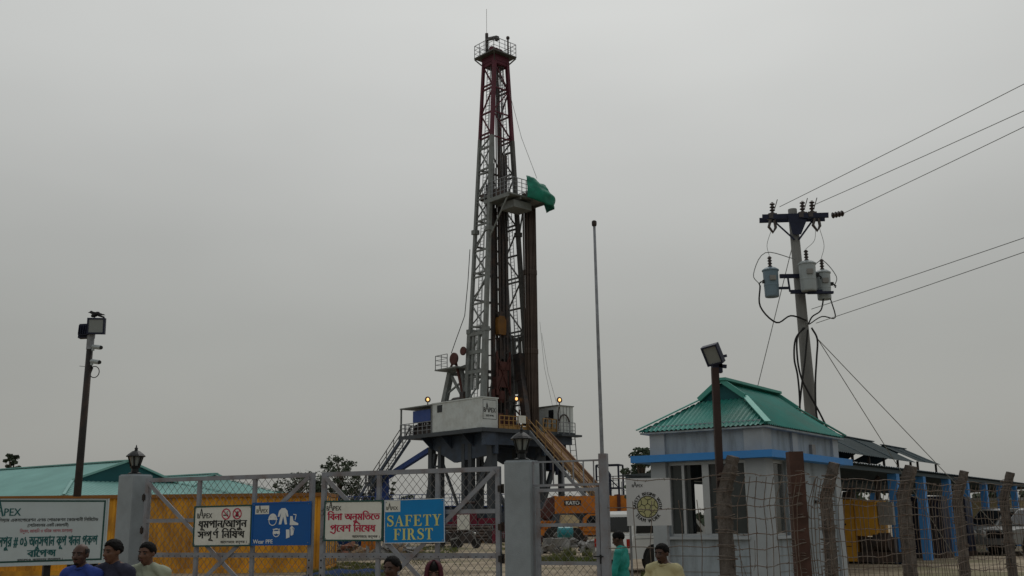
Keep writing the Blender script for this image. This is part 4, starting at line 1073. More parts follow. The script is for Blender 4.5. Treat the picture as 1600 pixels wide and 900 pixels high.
# mud tanks with catwalk rails (blue)
def mud_tank(label, px, Y, L, H, rz):
    p = at(px, 812, Y); t = thing('mud_tank', label, 'tank', (p.x, Y, .3), rz, 'blue mud tanks with catwalk rails')
    b = MB(); b.box(-L / 2, L / 2, -1.2, 1.2, .25, H)
    for k in range(int(L)): b.box(-L / 2 + .4 + k, -L / 2 + .5 + k, -1.28, -1.2, .3, H - .02)
    b.build('tank_body', 'rig_blue', t)
    MB().box(-L / 2 - .1, L / 2 + .1, -1.45, 1.3, H, H + .1).build('catwalk', 'blue_paint', t)
    railing(MB(), [(-L / 2, -1.4, H + .1), (L / 2, -1.4, H + .1)], 1.1, .75, .04).build('railing', 'blue_paint', t)
    return t
mud_tank('blue mud tank with a pale catwalk just left of the blue rig column', 552, 96, 6.5, 2.6, R(-2))
mud_tank('blue mud tank with railed catwalk under the left half of the rig', 668, 103, 9.5, 2.9, R(-3))
mud_tank('blue mud tank with railed catwalk behind the rig columns by the right pillar', 792, 106, 8.0, 2.9, R(-3))
# gas separator tower right of the rig
p = at(955, 812, 92)
t = thing('gas_separator', 'navy gas separator tower with a railed ladder frame right of the flagpole', 'vessel', (p.x, 92, .3), R(-20))
MB().lathe((-.3, 0, 0), [(.5, 0), (.5, .5), (.42, .55), (.42, 4.0), (.5, 4.05), (.42, 4.1), (.42, 5.4), (.2, 5.75), (.12, 6.0)], 16).build('vessel_body', 'navy_metal', t, smooth=False)
b = MB()
for x in (-1.0, 1.0):
    for y in (-.8, .8): b.bar((x, y, 0), (x, y, 6.2), .14)
for z in (2.0, 4.2, 6.2):
    b.bar((-1, -.8, z), (1, -.8, z), .12); b.bar((-1, .8, z), (1, .8, z), .12); b.bar((1, -.8, z), (1, .8, z), .12)
b.bar((1, -.8, 4.2), (-1, -.8, 6.2), .08); railing(b, [(-1, -.8, 4.2), (1, -.8, 4.2)], 1.0, .5, .035)
b.build('frame', 'navy_metal', t)
b = MB(); railing(b, [(1.2, -.6, 3.6), (3.6, -.6, 3.6)], 1.1, .8, .035); b.box(1.1, 3.7, -1.0, .2, 3.48, 3.6); b.bar((1.4, -.9, 0), (1.4, -.9, 3.5), .1); b.bar((3.5, -.9, 0), (3.5, -.9, 3.5), .1)
for k in range(9): b.bar((1.15, -1.1, .3 + k * .38), (1.65, -1.1, .3 + k * .38), .04)
b.build('service_walk', 'galv', t)
# red tanks and pumps at the foot of the rig
def red_unit(label, px, Y, L, H, rz):
    p = at(px, 812, Y); t = thing('pump_unit', label, 'pump', (p.x, Y, .28), rz, 'red machine units at the foot of the rig')
    b = MB(); b.box(-L / 2, L / 2, -.9, .9, .0, .3); b.build('skid', 'steel_dark', t)
    b = MB(); b.box(-L / 2 + .2, -L * .08, -.8, .8, .3, H); b.prism([(-L * .06, .3), (L / 2 - .2, .3), (L / 2 - .2, H * .5), (L * .2, H * .8), (-L * .06, H * .8)], lambda u, v, tt: (u, tt, v), -.7, .7); b.build('pump_body', 'red_tank', t)
    b = MB(); b.lathe((L * .1, -.9, H * .45), [(.2, 0), (.42, .02), (.42, .14), (.2, .16)], 14, (0, 1, 0)); b.tube([(-L * .3, 0, H), (-L * .3, 0, H + .7), (-L * .1, 0, H + .7)], .1, 8); b.build('pulley', 'steel_dark', t)
    railing(MB(), [(-L / 2, -.95, .3), (L / 2, -.95, .3)], 1.0, .8, .03).build('railing', 'galv', t)
    return t
red_unit('bright red pump unit beside the right gate pillar', 752, 78, 4.6, 2.2, R(6))
red_unit('red pump unit half hidden by the cyan safety sign', 697, 81, 3.2, 1.9, R(-8))
# dark cable reels behind the wicket gate
def reel(label, px, Y, r):
    p = at(px, 812, Y); t = thing('cable_reel', label, 'reel', (p.x, Y, .28), R(12), 'dark cable reels behind the wicket gate')
    MB().lathe((0, -.5, r + .1), [(r * .6, 0), (r * .6, 1.0)], 18, (0, 1, 0)).build('drum', 'cable_black', t)
    b = MB(); b.lathe((0, -.58, r + .1), [(r * .2, 0), (r, 0), (r, .08), (r * .2, .08)], 22, (0, 1, 0)); b.lathe((0, .5, r + .1), [(r * .2, 0), (r, 0), (r, .08), (r * .2, .08)], 22, (0, 1, 0)); b.build('flange', 'rig_grey_dark', t)
    b = MB(); b.box(-r * .9, -r * .6, -.6, .6, 0, .3); b.box(r * .6, r * .9, -.6, .6, 0, .3); b.build('cradle', 'steel_dark', t)
reel('large dark cable reel right behind the left stile of the wicket gate', 860, 79, 1.45); reel('smaller dark cable reel farther left, tucked behind the right pillar', 838, 84, 1.2)
b = MB(); p = at(888, 812, 98)
t = thing('engine_skid', 'dark engine skid with humped cover and pipes behind the crane boom', 'engine', (p.x, 98, .28), R(-10))
b.box(-3.2, 3.2, -1.1, 1.1, 0, .4); b.build('skid', 'steel_dark', t)
b = MB(); b.prism([(-2.9, .4), (2.9, .4), (2.8, 2.6), (1.6, 3.5), (-.4, 3.7), (-1.2, 2.9), (-2.8, 2.7)], lambda u, v, tt: (u, tt, v), -.9, .9); b.build('cover', 'rig_grey_dark', t)
b = MB()
for x in (-2.2, -.6, 1.6): b.tube([(x, -.3, 2.5), (x, -.3, 4.4), (x + .3, -.3, 4.6)], .13, 8)
b.build('exhaust', 'steel_dark', t)
# motorcycles by the rig track
def motorcycle(label):
    t = thing('motorcycle', label, 'motorcycle', (0, 0, 0), 0, 'motorcycles parked on the rig track')
    for x in (-.65, .65): wheel(t, x, 0, .3, .1)
    b = MB(); b.prism([(-.35, .35), (.3, .35), (.42, .7), (.2, .95), (-.15, .85), (-.5, .72)], lambda u, v, tt: (u, tt, v), -.13, .13); b.build('engine_tank', 'steel_dark', t)
    b = MB(); b.prism([(-.75, .78), (-.1, .76), (-.05, .86), (-.8, .92)], lambda u, v, tt: (u, tt, v), -.13, .13); b.build('saddle', 'rubber', t)
    b = MB(); b.tube([(.65, -.09, .3), (.42, -.09, .98)], .03, 6); b.tube([(.65, .09, .3), (.42, .09, .98)], .03, 6); b.tube([(.38, -.35, 1.02), (.44, 0, .98), (.38, .35, 1.02)], .02, 6); b.build('fork', 'rim', t)
    MB().lathe((.5, 0, .86), [(.05, 0), (.09, .05), (.09, .09)], 10, (1, 0, 0)).build('headlight', 'lamp_clear', t)
    MB().prism([(-.95, .5), (-.4, .62), (-.4, .68), (-.95, .58)], lambda u, v, tt: (u, tt, v), -.09, .09).build('mudguard', 'car_grey', t)
    return t
m0 = motorcycle('dark motorcycle right of the cyan safety sign, nearest the red pump'); p = at(728, 812, 62); m0.location = (p.x, 62, .27); m0.rotation_euler = (0, 0, R(25))
p = at(703, 812, 64); dup(m0, (p.x, 64, .28), R(150), 'dark motorcycle standing close beside the edge of the cyan safety sign')
# steel drums and pipe stacks under the rig
def drum(label, px, Y, m, group='steel drums under the rig'):
    p = at(px, 812, Y); t = thing('steel_drum', label, 'drum', (p.x, Y, .29), random.uniform(0, 3), group)
    MB().lathe((0, 0, 0), [(.28, 0), (.29, .02), (.29, .28), (.305, .3), (.29, .32), (.29, .56), (.305, .58), (.29, .6), (.29, .86), (.28, .88)], 14).build('drum_body', m, t)
    MB().lathe((.12, .05, .88), [(.03, 0), (.03, .02)], 8).build('bung', 'steel_dark', t)
for i, (px, Y, m, lb) in enumerate(((838, 80, 'blue_paint', 'blue steel drum just right of the big grey pillar, left one'), (846, 81, 'blue_paint', 'blue steel drum standing between two others right of the big grey pillar'), (854, 80, 'steel_dark', 'dark steel drum right of the two blue ones by the cable reel'), (775, 74, 'red_tank', 'red steel drum at the right edge of the right gate leaf'), (768, 75, 'steel_dark', 'dark steel drum left of the red one at the right edge of the gate'), (664, 77, 'steel_dark', 'dark steel drum hidden partly by the cyan safety sign'))): drum(lb, px, Y, m)
def pipe_stack(label, px, Y, rz, n, L, r, m):
    p = at(px, 812, Y); t = thing('pipe_stack', label, 'pipes', (p.x, Y, .29), rz, 'stacks of pipe on the rig yard')
    for i in range(n):
        for k in range(n - i):
            y = (k - (n - i) / 2) * r * 2.05; z = r + i * r * 1.75; MB().tube([(-L / 2, y, z + .12), (L / 2, y, z + .12)], r, 8).build('pipe', m, t)
    b = MB()
    for x in (-L * .35, L * .35): b.box(x - .06, x + .06, -n * r - .1, n * r + .1, 0, .12)
    b.build('timber', 'wood', t)
pipe_stack('stack of brown pipes lying across the yard behind the motorcycles', 715, 76, R(12), 5, 5.0, .12, 'pipe_steel')
pipe_stack('stack of dark pipes lying beyond the concrete slabs', 868, 70, R(-8), 5, 4.2, .13, 'steel_dark')
# a blank white board leaning by the motorcycles
p = at(724, 812, 71); t = thing('notice_board', 'blank white notice board on two posts behind the motorcycles', 'board', (p.x, 71, .28), R(3))
MB().box(-.42, .42, -.03, .03, 1.0, 2.0).build('board', 'white', t)
b = MB(); b.bar((-.38, .06, 0), (-.38, .06, 2.0), .06); b.bar((.38, .06, 0), (.38, .06, 2.0), .06); b.build('post', 'galv', t)
# orange bin, rubble heap, tarp sheet
p = at(577, 812, 55); t = thing('waste_bin', 'rusty orange steel bin between the red lettered sign and the cyan sign', 'bin', (p.x, 55, .28), R(2))
b = MB(); b.box(-.36, .36, -.3, .3, .06, .85); b.build('bin_body', 'crane_orange', t)
b = MB()
for x in (.02, .2): b.box(x - .03, x + .03, -.33, -.3, .08, .84)
b.box(-.4, .4, -.34, .34, .85, .91); b.build('rim_strip', 'container_rust', t)
rnd = random.Random(4)
def heap(label, px, Y, w, h, n, mats, cat='rubble', name='rubble_heap', big=1.0):
    p = at(px, 812, Y); t = thing(name, label, cat, (p.x, Y, .26))
    bs = [MB() for _ in mats]
    for k in range(n):
        u = rnd.uniform(-1, 1); z = max(0, h * (1 - abs(u) ** 1.4) * rnd.uniform(.1, 1)); c = Vector((u * w / 2, rnd.uniform(-.7, .7), z))
        d = Vector((rnd.uniform(-1, 1), rnd.uniform(-1, 1), rnd.uniform(-.35, .35))).normalized() * rnd.uniform(.12, .5) * (w / 3) ** .5
        bs[k % len(mats)].bar(c - d, c + d, rnd.uniform(.08, .3) * big, rnd.uniform(.04, .14), rnd.uniform(0, 3))
    names = ('broken_piece', 'timber_piece', 'slab_piece')
    for i, (mb, m) in enumerate(zip(bs, mats)):
        o = mb.build(names[i], m, t); o['kind'] = 'stuff'
    return t
heap('heap of broken timber and brick under the red lettered sign', 528, 53, 3.3, .62, 90, ('brick', 'wood', 'concrete'))
heap('low grey rubble heap under the cyan safety sign', 620, 54, 2.4, .5, 60, ('concrete', 'wood', 'concrete'))
heap('pile of broken concrete slabs behind the lower half of the wicket gate', 885, 51, 3.2, 1.0, 40, ('concrete', 'panel_grey', 'concrete'), big=2.1)
sh = MB(); p = at(545, 812, 31.5); NX, NY = 26, 10
def shz(i, j):
    u, v = i / NX * 2 - 1, j / NY * 2 - 1; e = max(0, 1 - u * u) * max(0, 1 - v * v)
    return Vector((p.x + u * 1.45 + .1 * math.sin(v * 5), 31.5 + v * 1.3, ground_z(34) - .05 + .26 * e ** .6 + .10 * mnoise.noise(Vector((u * 3, v * 2, 2))) * e ** .3))
gr = [[shz(i, j) for j in range(NY + 1)] for i in range(NX + 1)]
for i in range(NX):
    for j in range(NY): sh.quad(gr[i][j], gr[i + 1][j], gr[i + 1][j + 1], gr[i][j + 1])
o = sh.build('plastic_sheet', 'cloth_blue', None, recalc=False); tag(o, 'rumpled dark blue plastic sheet on the grass behind the women', 'plastic sheet')
p = at(528, 812, 58)
t = thing('tarp_cover', 'blue cover stretched over stores behind the timber heap', 'cover', (p.x + .6, 58, .28), 0)
MB().prism([(-1.4, 0), (1.4, 0), (1.3, .75), (.4, .98), (-1.2, .8)], lambda u, v, tt: (u, tt, v), -.6, .6).build('sheet', 'cloth_blue', t)
p = at(888, 812, 46); t = thing('drum', 'turquoise drum lying on the concrete slabs behind the wicket gate', 'drum', (p.x, 49.0, 1.05), 0)
MB().lathe((-.35, 0, .25), [(.22, 0), (.25, .02), (.25, .28), (.265, .3), (.25, .32), (.25, .66), (.22, .7)], 14, (1, .1, 0)).build('drum_body', 'cyan_drum', t)

# ------------------------------------------------------------------ white wagon parked behind the flagpole, and jeeps under the shed
def wagon(name, label, cat, paint, group=None):
    """4.6 m long, nose towards +x, 1.85 m high"""
    t = thing(name, label, cat, (0, 0, 0), 0, group)
    w = .88
    b = MB(); prof = [(-2.25, .42), (2.2, .42), (2.3, .62), (2.26, .98), (1.15, 1.1), (-2.2, 1.1), (-2.3, .7)]
    rings = []
    for yy, ins in ((-w, .05), (-w + .06, 0), (w - .06, 0), (w, .05)):
        rings.append([(x * (1 - ins * .3), yy, .42 + (z - .42) * (1 - ins * .6) + ins * .1) for x, z in prof])
    b.ring_tube(rings); b.build('body', paint, t)
    b = MB(); cabp = [(-2.14, 1.09), (1.1, 1.09), (.35, 1.72), (.1, 1.8), (-1.9, 1.8), (-2.02, 1.7)]
    b.ring_tube([[(x * .98, -w + .14 + (.0 if z < 1.2 else .03), z) for x, z in cabp], [(x, -w + .2, z + .015) for x, z in cabp], [(x, w - .2, z + .015) for x, z in cabp], [(x * .98, w - .14 - (.0 if z < 1.2 else .03), z) for x, z in cabp]])
    b.build('cabin', paint, t)
    for s in (-1, 1):
        b = MB()
        for x0, x1, x2, x3 in ((-1.95, -1.15, -1.15, -1.88), (-1.08, -.28, -.28, -1.08), (-.2, .72, .28, -.2)):
            b.prism([(x0, 1.16), (x1, 1.16), (x2, 1.66), (x3, 1.66)], lambda u, v, tt, s=s: (u, s * (w - .15 + tt), v), .0, .035)
        b.build('side_window', 'glass_dark', t)
    b = MB(); b.prism([(-.62, 1.2), (.62, 1.2), (.55, 1.64), (-.55, 1.64)], lambda u, v, tt: (-2.13 + tt + (v - 1.2) * .12, u, v), -.03, .02); b.build('rear_window', 'glass_dark', t)
    b = MB(); b.quad((1.06, -.64, 1.14), (1.06, .64, 1.14), (.38, .58, 1.715), (.38, -.58, 1.715)); b.v = [(x + .03, y, z + .02) for x, y, z in b.v]; b.build('windscreen', 'glass_dark', t, recalc=False)
    b = MB()
    for x in (-1.1, -.22, .8):
        for s in (-1, 1): b.box(x - .008, x + .008, s * (w + .001) - .004, s * (w + .001) + .004, .52, 1.05)
    for s in (-1, 1): b.box(-2.1, 2.1, s * (w + .002) - .004, s * (w + .002) + .004, .99, 1.005)
    b.build('door_gap', 'cable_black', t)
    b = MB()
    for x in (-1.2, -.35):
        for s in (-1, 1): b.box(x - .18, x - .02, s * (w + .015) - .015, s * (w + .015) + .015, .9, .94)
    b.build('door_handle', 'rim', t)
    for x in (-2.3, 2.3): MB().box(x - .09, x + .09, -.84, .84, .40, .60).build('bumper', 'panel_grey', t)
    for s in (-1, 1):
        MB().box(-2.32, -2.26, s * .78 - .05, s * .78 + .05, .74, 1.0).build('tail_lamp', 'lamp_red', t)
        MB().lathe((2.24, s * .62, .82), [(.13, 0), (.15, .06), (.11, .09)], 12, (1, 0, 0)).build('headlight', 'lamp_clear', t)
        for x in (-1.4, 1.42):
            wheel(t, x, s * (w - .06), .37, .24)
            b = MB(); arc = [(x + .44 * math.cos(a), .40 + .44 * math.sin(a)) for a in [PI * k / 14 for k in range(15)]]
            b.prism(arc, lambda u, v, tt, s=s: (u, s * (w + tt), v), .0015, .006)
            b.build('wheel_arch', 'cable_black', t)
    b = MB(); b.box(2.22, 2.31, -.45, .45, .66, .92); b.build('grille', 'cable_black', t)
    MB().box(-2.36, -2.33, -.25, .25, .66, .78).build('number_plate', 'white', t)
    return t
wg = wagon('station_wagon', 'white estate car parked beyond the flagpole, half behind the teamwork sign', 'car', 'car_white')
p = at(1004, 889, 32.5); wg.location = (p.x + .95, 32.5 + .6, .3); wg.rotation_euler = (0, 0, R(33))
jp = wagon('parked_jeep', 'grey jeep under the blue columned shed, left of the last fence post', 'jeep', 'car_grey', 'grey jeeps under the shed')
p = at(1542, 812, 43); jp.location = (p.x + 1.2, 44.5, .3); jp.rotation_euler = (0, 0, R(205))
p = at(1604, 812, 41); dup(jp, (p.x + 1.2, 42.5, .3), R(200), 'grey jeep at the right edge, nose showing beside the last fence post')
# ------------------------------------------------------------------ gate pillars, leaves, signs
PR = at(807, 720, 13.5)                       # top of the right pillar (front face)
PIL_TOP = PR.z
_best = min((abs(at(197, 742, y / 100).z - PIL_TOP), y / 100) for y in range(1350, 1650))
PL = at(197, 742, _best[1])
gdir = Vector((PR.x - PL.x, PR.y - PL.y, 0)); GATE_W = gdir.length; gdir.normalize()
GRZ = math.atan2(gdir.y, gdir.x)
def gl(x, y, z):
    """gate frame: x along the gate from the left pillar, y away from the viewer"""
    return Vector((PL.x, PL.y, 0)) + gdir * x + Vector((-gdir.y, gdir.x, 0)) * y + Vector((0, 0, z))
def pillar(label, c, w, extra=0.0):
    t = thing('gate_pillar', label, 'pillar', (c.x, c.y, 0), GRZ + extra, 'grey gate pillars')
    b = MB().box(-w / 2, w / 2, 0, w, -.1, PIL_TOP - .004)
    o = b.build('shaft', 'pillar', t); bv = o.modifiers.new('edge', 'BEVEL'); bv.width = .012; bv.segments = 2
    MB().box(-w / 2 + .02, w / 2 - .02, .02, w - .02, PIL_TOP - .004, PIL_TOP + .012).build('cap', 'pillar', t)
    return t
PW = .36
pillar('grey gate pillar carrying a lantern between the project board and the left gate leaf', PL, PW, R(-10))
pillar('wide grey gate pillar carrying a lantern between the right gate leaf and the wicket', PR, PW)
def lantern(label, c):
    t = thing('lantern', label, 'lantern', c, GRZ, 'black lanterns on the gate pillars')
    n = 6
    MB().lathe((0, 0, 0), [(.10, 0), (.105, .02), (.06, .035), (.055, .09), (.075, .10), (.08, .125)], n).build('base', 'iron', t)
    MB().lathe((0, 0, .128), [(.062, 0), (.105, .145)], n).build('glass', 'lamp_glass', t)
    b = MB()
    for k in range(n):
        a = 2 * PI * k / n; b.bar((.068 * math.cos(a), .068 * math.sin(a), .125), (.115 * math.cos(a), .115 * math.sin(a), .28), .017)
    b.lathe((0, 0, .118), [(.075, 0), (.078, .015)], n); b.build('cage', 'iron', t)
    MB().lathe((0, 0, .272), [(.145, 0), (.15, .012), (.115, .045), (.062, .085), (.028, .098), (.022, .12), (.03, .132), (.012, .15), (.006, .185)], n * 2).build('roof', 'iron', t)
    return t
lantern('black lantern on top of the pillar left of the gate', gl(0, PW / 2, PIL_TOP + .012)); lantern('black lantern on top of the pillar right of the gate', gl(GATE_W, PW / 2, PIL_TOP + .012))
# pixel -> position in the gate plane
def gp(px, py, off=0.0):
    d = at(px, py, 10) - Vector((0, 0, CAM_H)); n = Vector((-gdir.y, gdir.x, 0)); o = gl(0, off, 0)
    k = (o - Vector((0, 0, CAM_H))).dot(n) / d.dot(n); P = Vector((0, 0, CAM_H)) + d * k
    return (P - o).dot(gdir), P.z
GY = .10
xl0 = gp(229, 760, GY)[0]; xm0 = gp(491, 760, GY)[0]; xm1 = gp(504, 760, GY)[0]; xr1 = gp(782, 760, GY)[0]
zt = gp(640, 733.5, GY)[1]; zmL = gp(300, 813, GY)[1]; zmR = gp(740, 799, GY)[1]; zlow = gp(650, 868, GY)[1]
def chain_link(mb, x0, x1, z0, z1, sx=.115, sz=.125, r=.0035):
    k0 = int(math.floor((x0 / sx - z1 / sz))) - 1; k1 = int(math.ceil((x1 / sx - z0 / sz))) + 1
    def clip(ax, az, bx, bz):
        t0, t1 = 0.0, 1.0; dx, dz = bx - ax, bz - az
        for p_, q_ in ((-dx, ax - x0), (dx, x1 - ax), (-dz, az - z0), (dz, z1 - az)):
            if abs(p_) < 1e-9:
                if q_ < 0: return None
            else:
                tt = q_ / p_
                if p_ < 0: t0 = max(t0, tt)
                else: t1 = min(t1, tt)
        return None if t0 >= t1 else ((ax + dx * t0, az + dz * t0), (ax + dx * t1, az + dz * t1))
    H = z1 - z0; W = x1 - x0; n = int(W / sx + H / sz) + 3
    for k in range(-n, n + 1):
        for s in (1, -1):
            x = (math.floor(x0 / sx) + k) * sx
            c = clip(x, z0, x + s * (H / sz) * sx, z1)
            if c:
                (ax, az), (bx, bz) = c; m = 4; pts = []
                L = math.hypot(bx - ax, bz - az)
                if L < .02: continue
                jx = random.uniform(-.006, .006); pts = [(ax + (bx - ax) * i / m + jx * math.sin(PI * i / m), .004 * s, az + (bz - az) * i / m) for i in range(m + 1)]
                mb.tube(pts, r, 4)
    return mb
def gate_leaf(label, x0, x1, zm, hinge_left):
    o = gl(x0, GY, 0); t = thing('gate_leaf', label, 'gate', o, GRZ, 'chain link gate leaves'); w = x1 - x0; zb = .12
    s = .062
    b = MB()
    b.box(0, s, -s / 2, s / 2, zb, zt); b.box(w - s, w, -s / 2, s / 2, zb, zt)
    b.box(s, w - s, -s / 2, s / 2, zt - s, zt - .001); b.box(s, w - s, -s / 2, s / 2, zb, zb + s)
    b.build('frame', 'gate_grey', t)
    for fx in (.335, .665):
        MB().box(w * fx - .028, w * fx + .028, -.024, .024, zb + s, zt - s).build('stile', 'gate_grey', t)
    MB().box(s, w - s, -.034, -.026, zm - .028, zm + .028).build('cross_rail', 'gate_grey', t)
    rl = MB().box(s, w - s, -.036, -.026, zlow - .034, zlow + .034).build('cross_rail', 'gate_grey', t)
    bl = MB()
    for k in range(int(w / .11)): bl.box(.1 + k * .11, .112 + k * .11, -.042, -.036, zlow - .02, zlow - .008)
    bl.build('rivet', 'cable_black', rl)
    for sg in (-1, 1):
        a = (s if sg < 0 else w - s, -.045 - .01 * (sg > 0), zt - s); c = (w - s if sg < 0 else s, -.045 - .01 * (sg > 0), zb + s)
        MB().bar(a, c, .014, .06).build('diagonal_brace', 'gate_grey', t)
    mb = MB(); chain_link(mb, s, w - s, zb + s, zt - s, sz=.13); mb.v = [(x, y + .03, z) for x, y, z in mb.v]; mb.build('wire_mesh', 'wire', t)
    for z in (.5, 1.35, 1.75, zt - .35):
        hx = -.03 if hinge_left else w + .03
        b = MB(); b.lathe((hx, 0, z), [(.022, 0), (.022, .12)], 8); b.box(min(hx, hx + (.05 if hinge_left else -.05)), max(hx, hx + (.05 if hinge_left else -.05)), -.05, -.034, z + .02, z + .1); b.build('hinge', 'dark_metal', t)
    lx = w - .03 if hinge_left else .03
    b = MB()
    for z in (1.62, 1.68, 2.0, 2.06): b.box(lx - .02, lx + .02, -.05, -.032, z, z + .028)
    b.build('latch', 'galv', t)
    b = MB()
    for z in (1.18, 1.28, 1.38): b.lathe((lx, -.03, z), [(.012, 0), (.012, .006)], 8, (0, -1, 0))
    b.build('bolt_hole', 'cable_black', t)
    return t
gate_leaf('left chain link gate leaf carrying the smoking ban and protective gear signs', xl0, xm0, zmL, True)
gate_leaf('right chain link gate leaf carrying the red lettered sign and the cyan safety sign', xm1, xr1, zmR, False)
# wicket gate right of the big pillar, its post and lintel rail
wx0 = gp(834, 760, .12)[0]; wx1 = gp(938, 760, .12)[0]
zrl = gp(880, 719.5, .12)[1]; zl1 = gp(880, 756, .12)[1]; zw = gp(880, 762, .12)[1]; zwm = gp(880, 823, .12)[1]; zwb = gp(880, 883, .12)[1]
t = thing('gate_arch', 'grey frame with upright bars spanning over the wicket gate', 'frame', gl(wx0, .12, 0), GRZ); ww = wx1 - wx0
b = MB(); b.box(-.045, .0, -.03, .03, 0, zrl); b.box(0, ww, -.012, .012, zrl - .022, zrl); b.box(0, ww, -.015, .015, zl1 - .03, zl1)
b.build('rail', 'gate_grey', t)
for k in range(1, 7):
    MB().bar((ww * k / 6.6, 0, zl1), (ww * k / 6.6, 0, zrl - .023), .014).build('bar', 'gate_grey', t)
MB().box(ww, ww + .10, -.05, .05, 0, at(943, 712, 13.6).z).build('post', 'gate_grey', t)
t = thing('wicket_gate', 'small chain link wicket gate standing shut right of the big grey pillar', 'gate', gl(wx0, .12, 0), GRZ); s = .05
b = MB(); b.box(.03, .03 + s, -.02, .02, .1, zw); b.box(ww - s - .02, ww - .02, -.02, .02, .1, zw)
for z in (zw - s, zwm, zwb, .1): b.box(.03 + s, ww - .02 - s, -.02, .02, z, z + s * .85)
b.build('frame', 'gate_grey', t)
mb = MB(); chain_link(mb, .03 + s, ww - .02 - s, .15, zw - s, .10, .11, .003); mb.build('wire_mesh', 'wire', t)
b = MB(); b.box(ww - .02, ww + .01, -.05, -.02, zwb + .02, zwb + .13); b.box(ww - .1, ww + .03, -.06, -.05, zwb + .1, zwb + .115); b.build('latch', 'iron', t)

def sign_board(name, label, corners, material, border=None, yoff=.0, group='safety signs on the gate'):
    """corners: pixel box x0,y0,x1,y1 -> board in the gate plane; returns thing, width, height"""
    x0, za = gp((corners[0] + corners[2]) / 2, corners[1], GY - .08)
    _, zb_ = gp((corners[0] + corners[2]) / 2, corners[3], GY - .08)
    x0 = gp(corners[0], (corners[1] + corners[3]) / 2, GY - .08)[0]; x1 = gp(corners[2], (corners[1] + corners[3]) / 2, GY - .08)[0]
    w, h = x1 - x0, za - zb_
    t = thing(name, label, 'sign', gl(x0, GY - .08, zb_), GRZ, group); t.rotation_euler = (0, R(random.uniform(-.7, .7)), GRZ)
    MB().box(0, w, 0, .012, 0, h).build('panel', material, t)
    if border:
        b = MB(); e = .018
        b.box(-.004, w + .004, -.006, .016, -.004, e); b.box(-.004, w + .004, -.006, .016, h - e, h + .004); b.box(-.004, e, -.006, .016, e, h - e); b.box(w - e, w + .004, -.006, .016, e, h - e)
        b.build('border', border, t)
    b = MB()
    for x in (.03, w - .03):
        for z in (.03, h - .03): b.lathe((x, -.006, z), [(.008, 0), (.006, .004)], 8, (0, -1, 0))
    b.build('rivet', 'galv', t)
    return t, w, h
LOGO, LOGO_W = logo_polys()
def logo(parent, x, z, w, material='ink_black', y=-.003):
    return ink('company_mark', lambda m: put(m, LOGO, x, x + w, z, w / LOGO_W * 1.05, y), material, parent)
def text(parent, key, x0, x1, z, material, y=-.003, zs=None, grow=.02, name='lettering'):
    ps, w = rect_polys(LINES[key] if isinstance(key, str) and key in LINES else [c for part in key.split(' ') for c in (part, ' ')][:-1], grow)
    return ink(name, lambda m: put(m, ps, x0, x1, z, zs, y, w), material, parent)
# 1 smoking ban
t, w, h = sign_board('warning_sign', 'white sign with black lettering and two red ban rings on the left gate leaf', (303, 790.5, 393, 854), 'white', 'ink_green')
logo(t, .05, h * .70, w * .27)
for i, cx in enumerate((w * .56, w * .75)):
    cz = h * .79; r = w * .078
    def ban(m, cx=cx, cz=cz, r=r, i=i):
        put(m, [[(u, v) for u, v in p] for p in disc(cx, cz, r, 26, r * .80)], 0, 1, 0, 1, -.004, 1)
        put(m, stroke([(cx - r * .6, cz + r * .6), (cx + r * .6, cz - r * .6)], r * .17), 0, 1, 0, 1, -.0055, 1)
        if i: put(m, stroke([(cx + r * .6, cz + r * .6), (cx - r * .6, cz - r * .6)], r * .17), 0, 1, 0, 1, -.0055, 1)
    ink('ban_ring', ban, 'ink_red', t)
    def pic(m, cx=cx, cz=cz, r=r, i=i):
        if i == 0: put(m, stroke([(cx - r * .55, cz - r * .2), (cx + r * .4, cz - r * .2)], r * .2) + stroke([(cx + r * .3, cz), (cx + r * .15, cz + r * .25), (cx + r * .4, cz + r * .5)], r * .1), 0, 1, 0, 1, -.0035, 1)
        else: put(m, [[(cx - r * .25, cz - r * .5), (cx + r * .25, cz - r * .5), (cx + r * .35, cz - r * .1), (cx, cz + r * .55), (cx - r * .35, cz - r * .1)]], 0, 1, 0, 1, -.0035, 1)
    ink('pictogram', pic, 'ink_black', t)
text(t, 'smoke1', w * .08, w * .92, h * .46, 'ink_black', grow=.045); text(t, 'smoke2', w * .08, w * .90, h * .20, 'ink_black', grow=.045); text(t, 'order', w * .48, w * .93, h * .07, 'ink_black')
# 2 protective gear
t, w, h = sign_board('safety_sign', 'deep blue sign with white protective gear pictures on the left gate leaf', (394, 785, 485, 852), 'sign_blue', 'sign_blue')
b = MB().box(w * .05, w * .29, -.0025, -.001, h * .73, h * .93).build('mark_panel', 'white', t); logo(t, w * .07, h * .765, w * .2, y=-.004)
def icon(polys, name='pictogram'): return ink(name, lambda m: put(m, polys, 0, 1, 0, 1, -.004, 1), 'print_white', t)
def P(*pts): return [(w * u, h * v) for u, v in pts]
icon([P((.51, .86), (.57, .86), (.61, .80), (.63, .66), (.60, .66), (.575, .76), (.61, .48), (.57, .48), (.54, .66), (.51, .48), (.465, .48), (.505, .76), (.475, .66), (.445, .66), (.465, .80))], 'overall_picture')
icon(disc(w * .36, h * .57, w * .07, 22, w * .058) + [[(w * .29, h * .60)] + [(w * (.36 + .075 * math.cos(a)), h * (.60 + .14 * math.sin(a))) for a in [PI * k / 10 for k in range(10, -1, -1)]]] + stroke([(w * .28, h * .60), (w * .44, h * .60)], h * .02), 'helmet_picture')
icon([P((.66, .67), (.70, .67), (.715, .56), (.80, .50), (.80, .46), (.655, .46))] + stroke([(w * .715, h * .71), (w * .76, h * .70), (w * .745, h * .58)], w * .012), 'boot_picture')
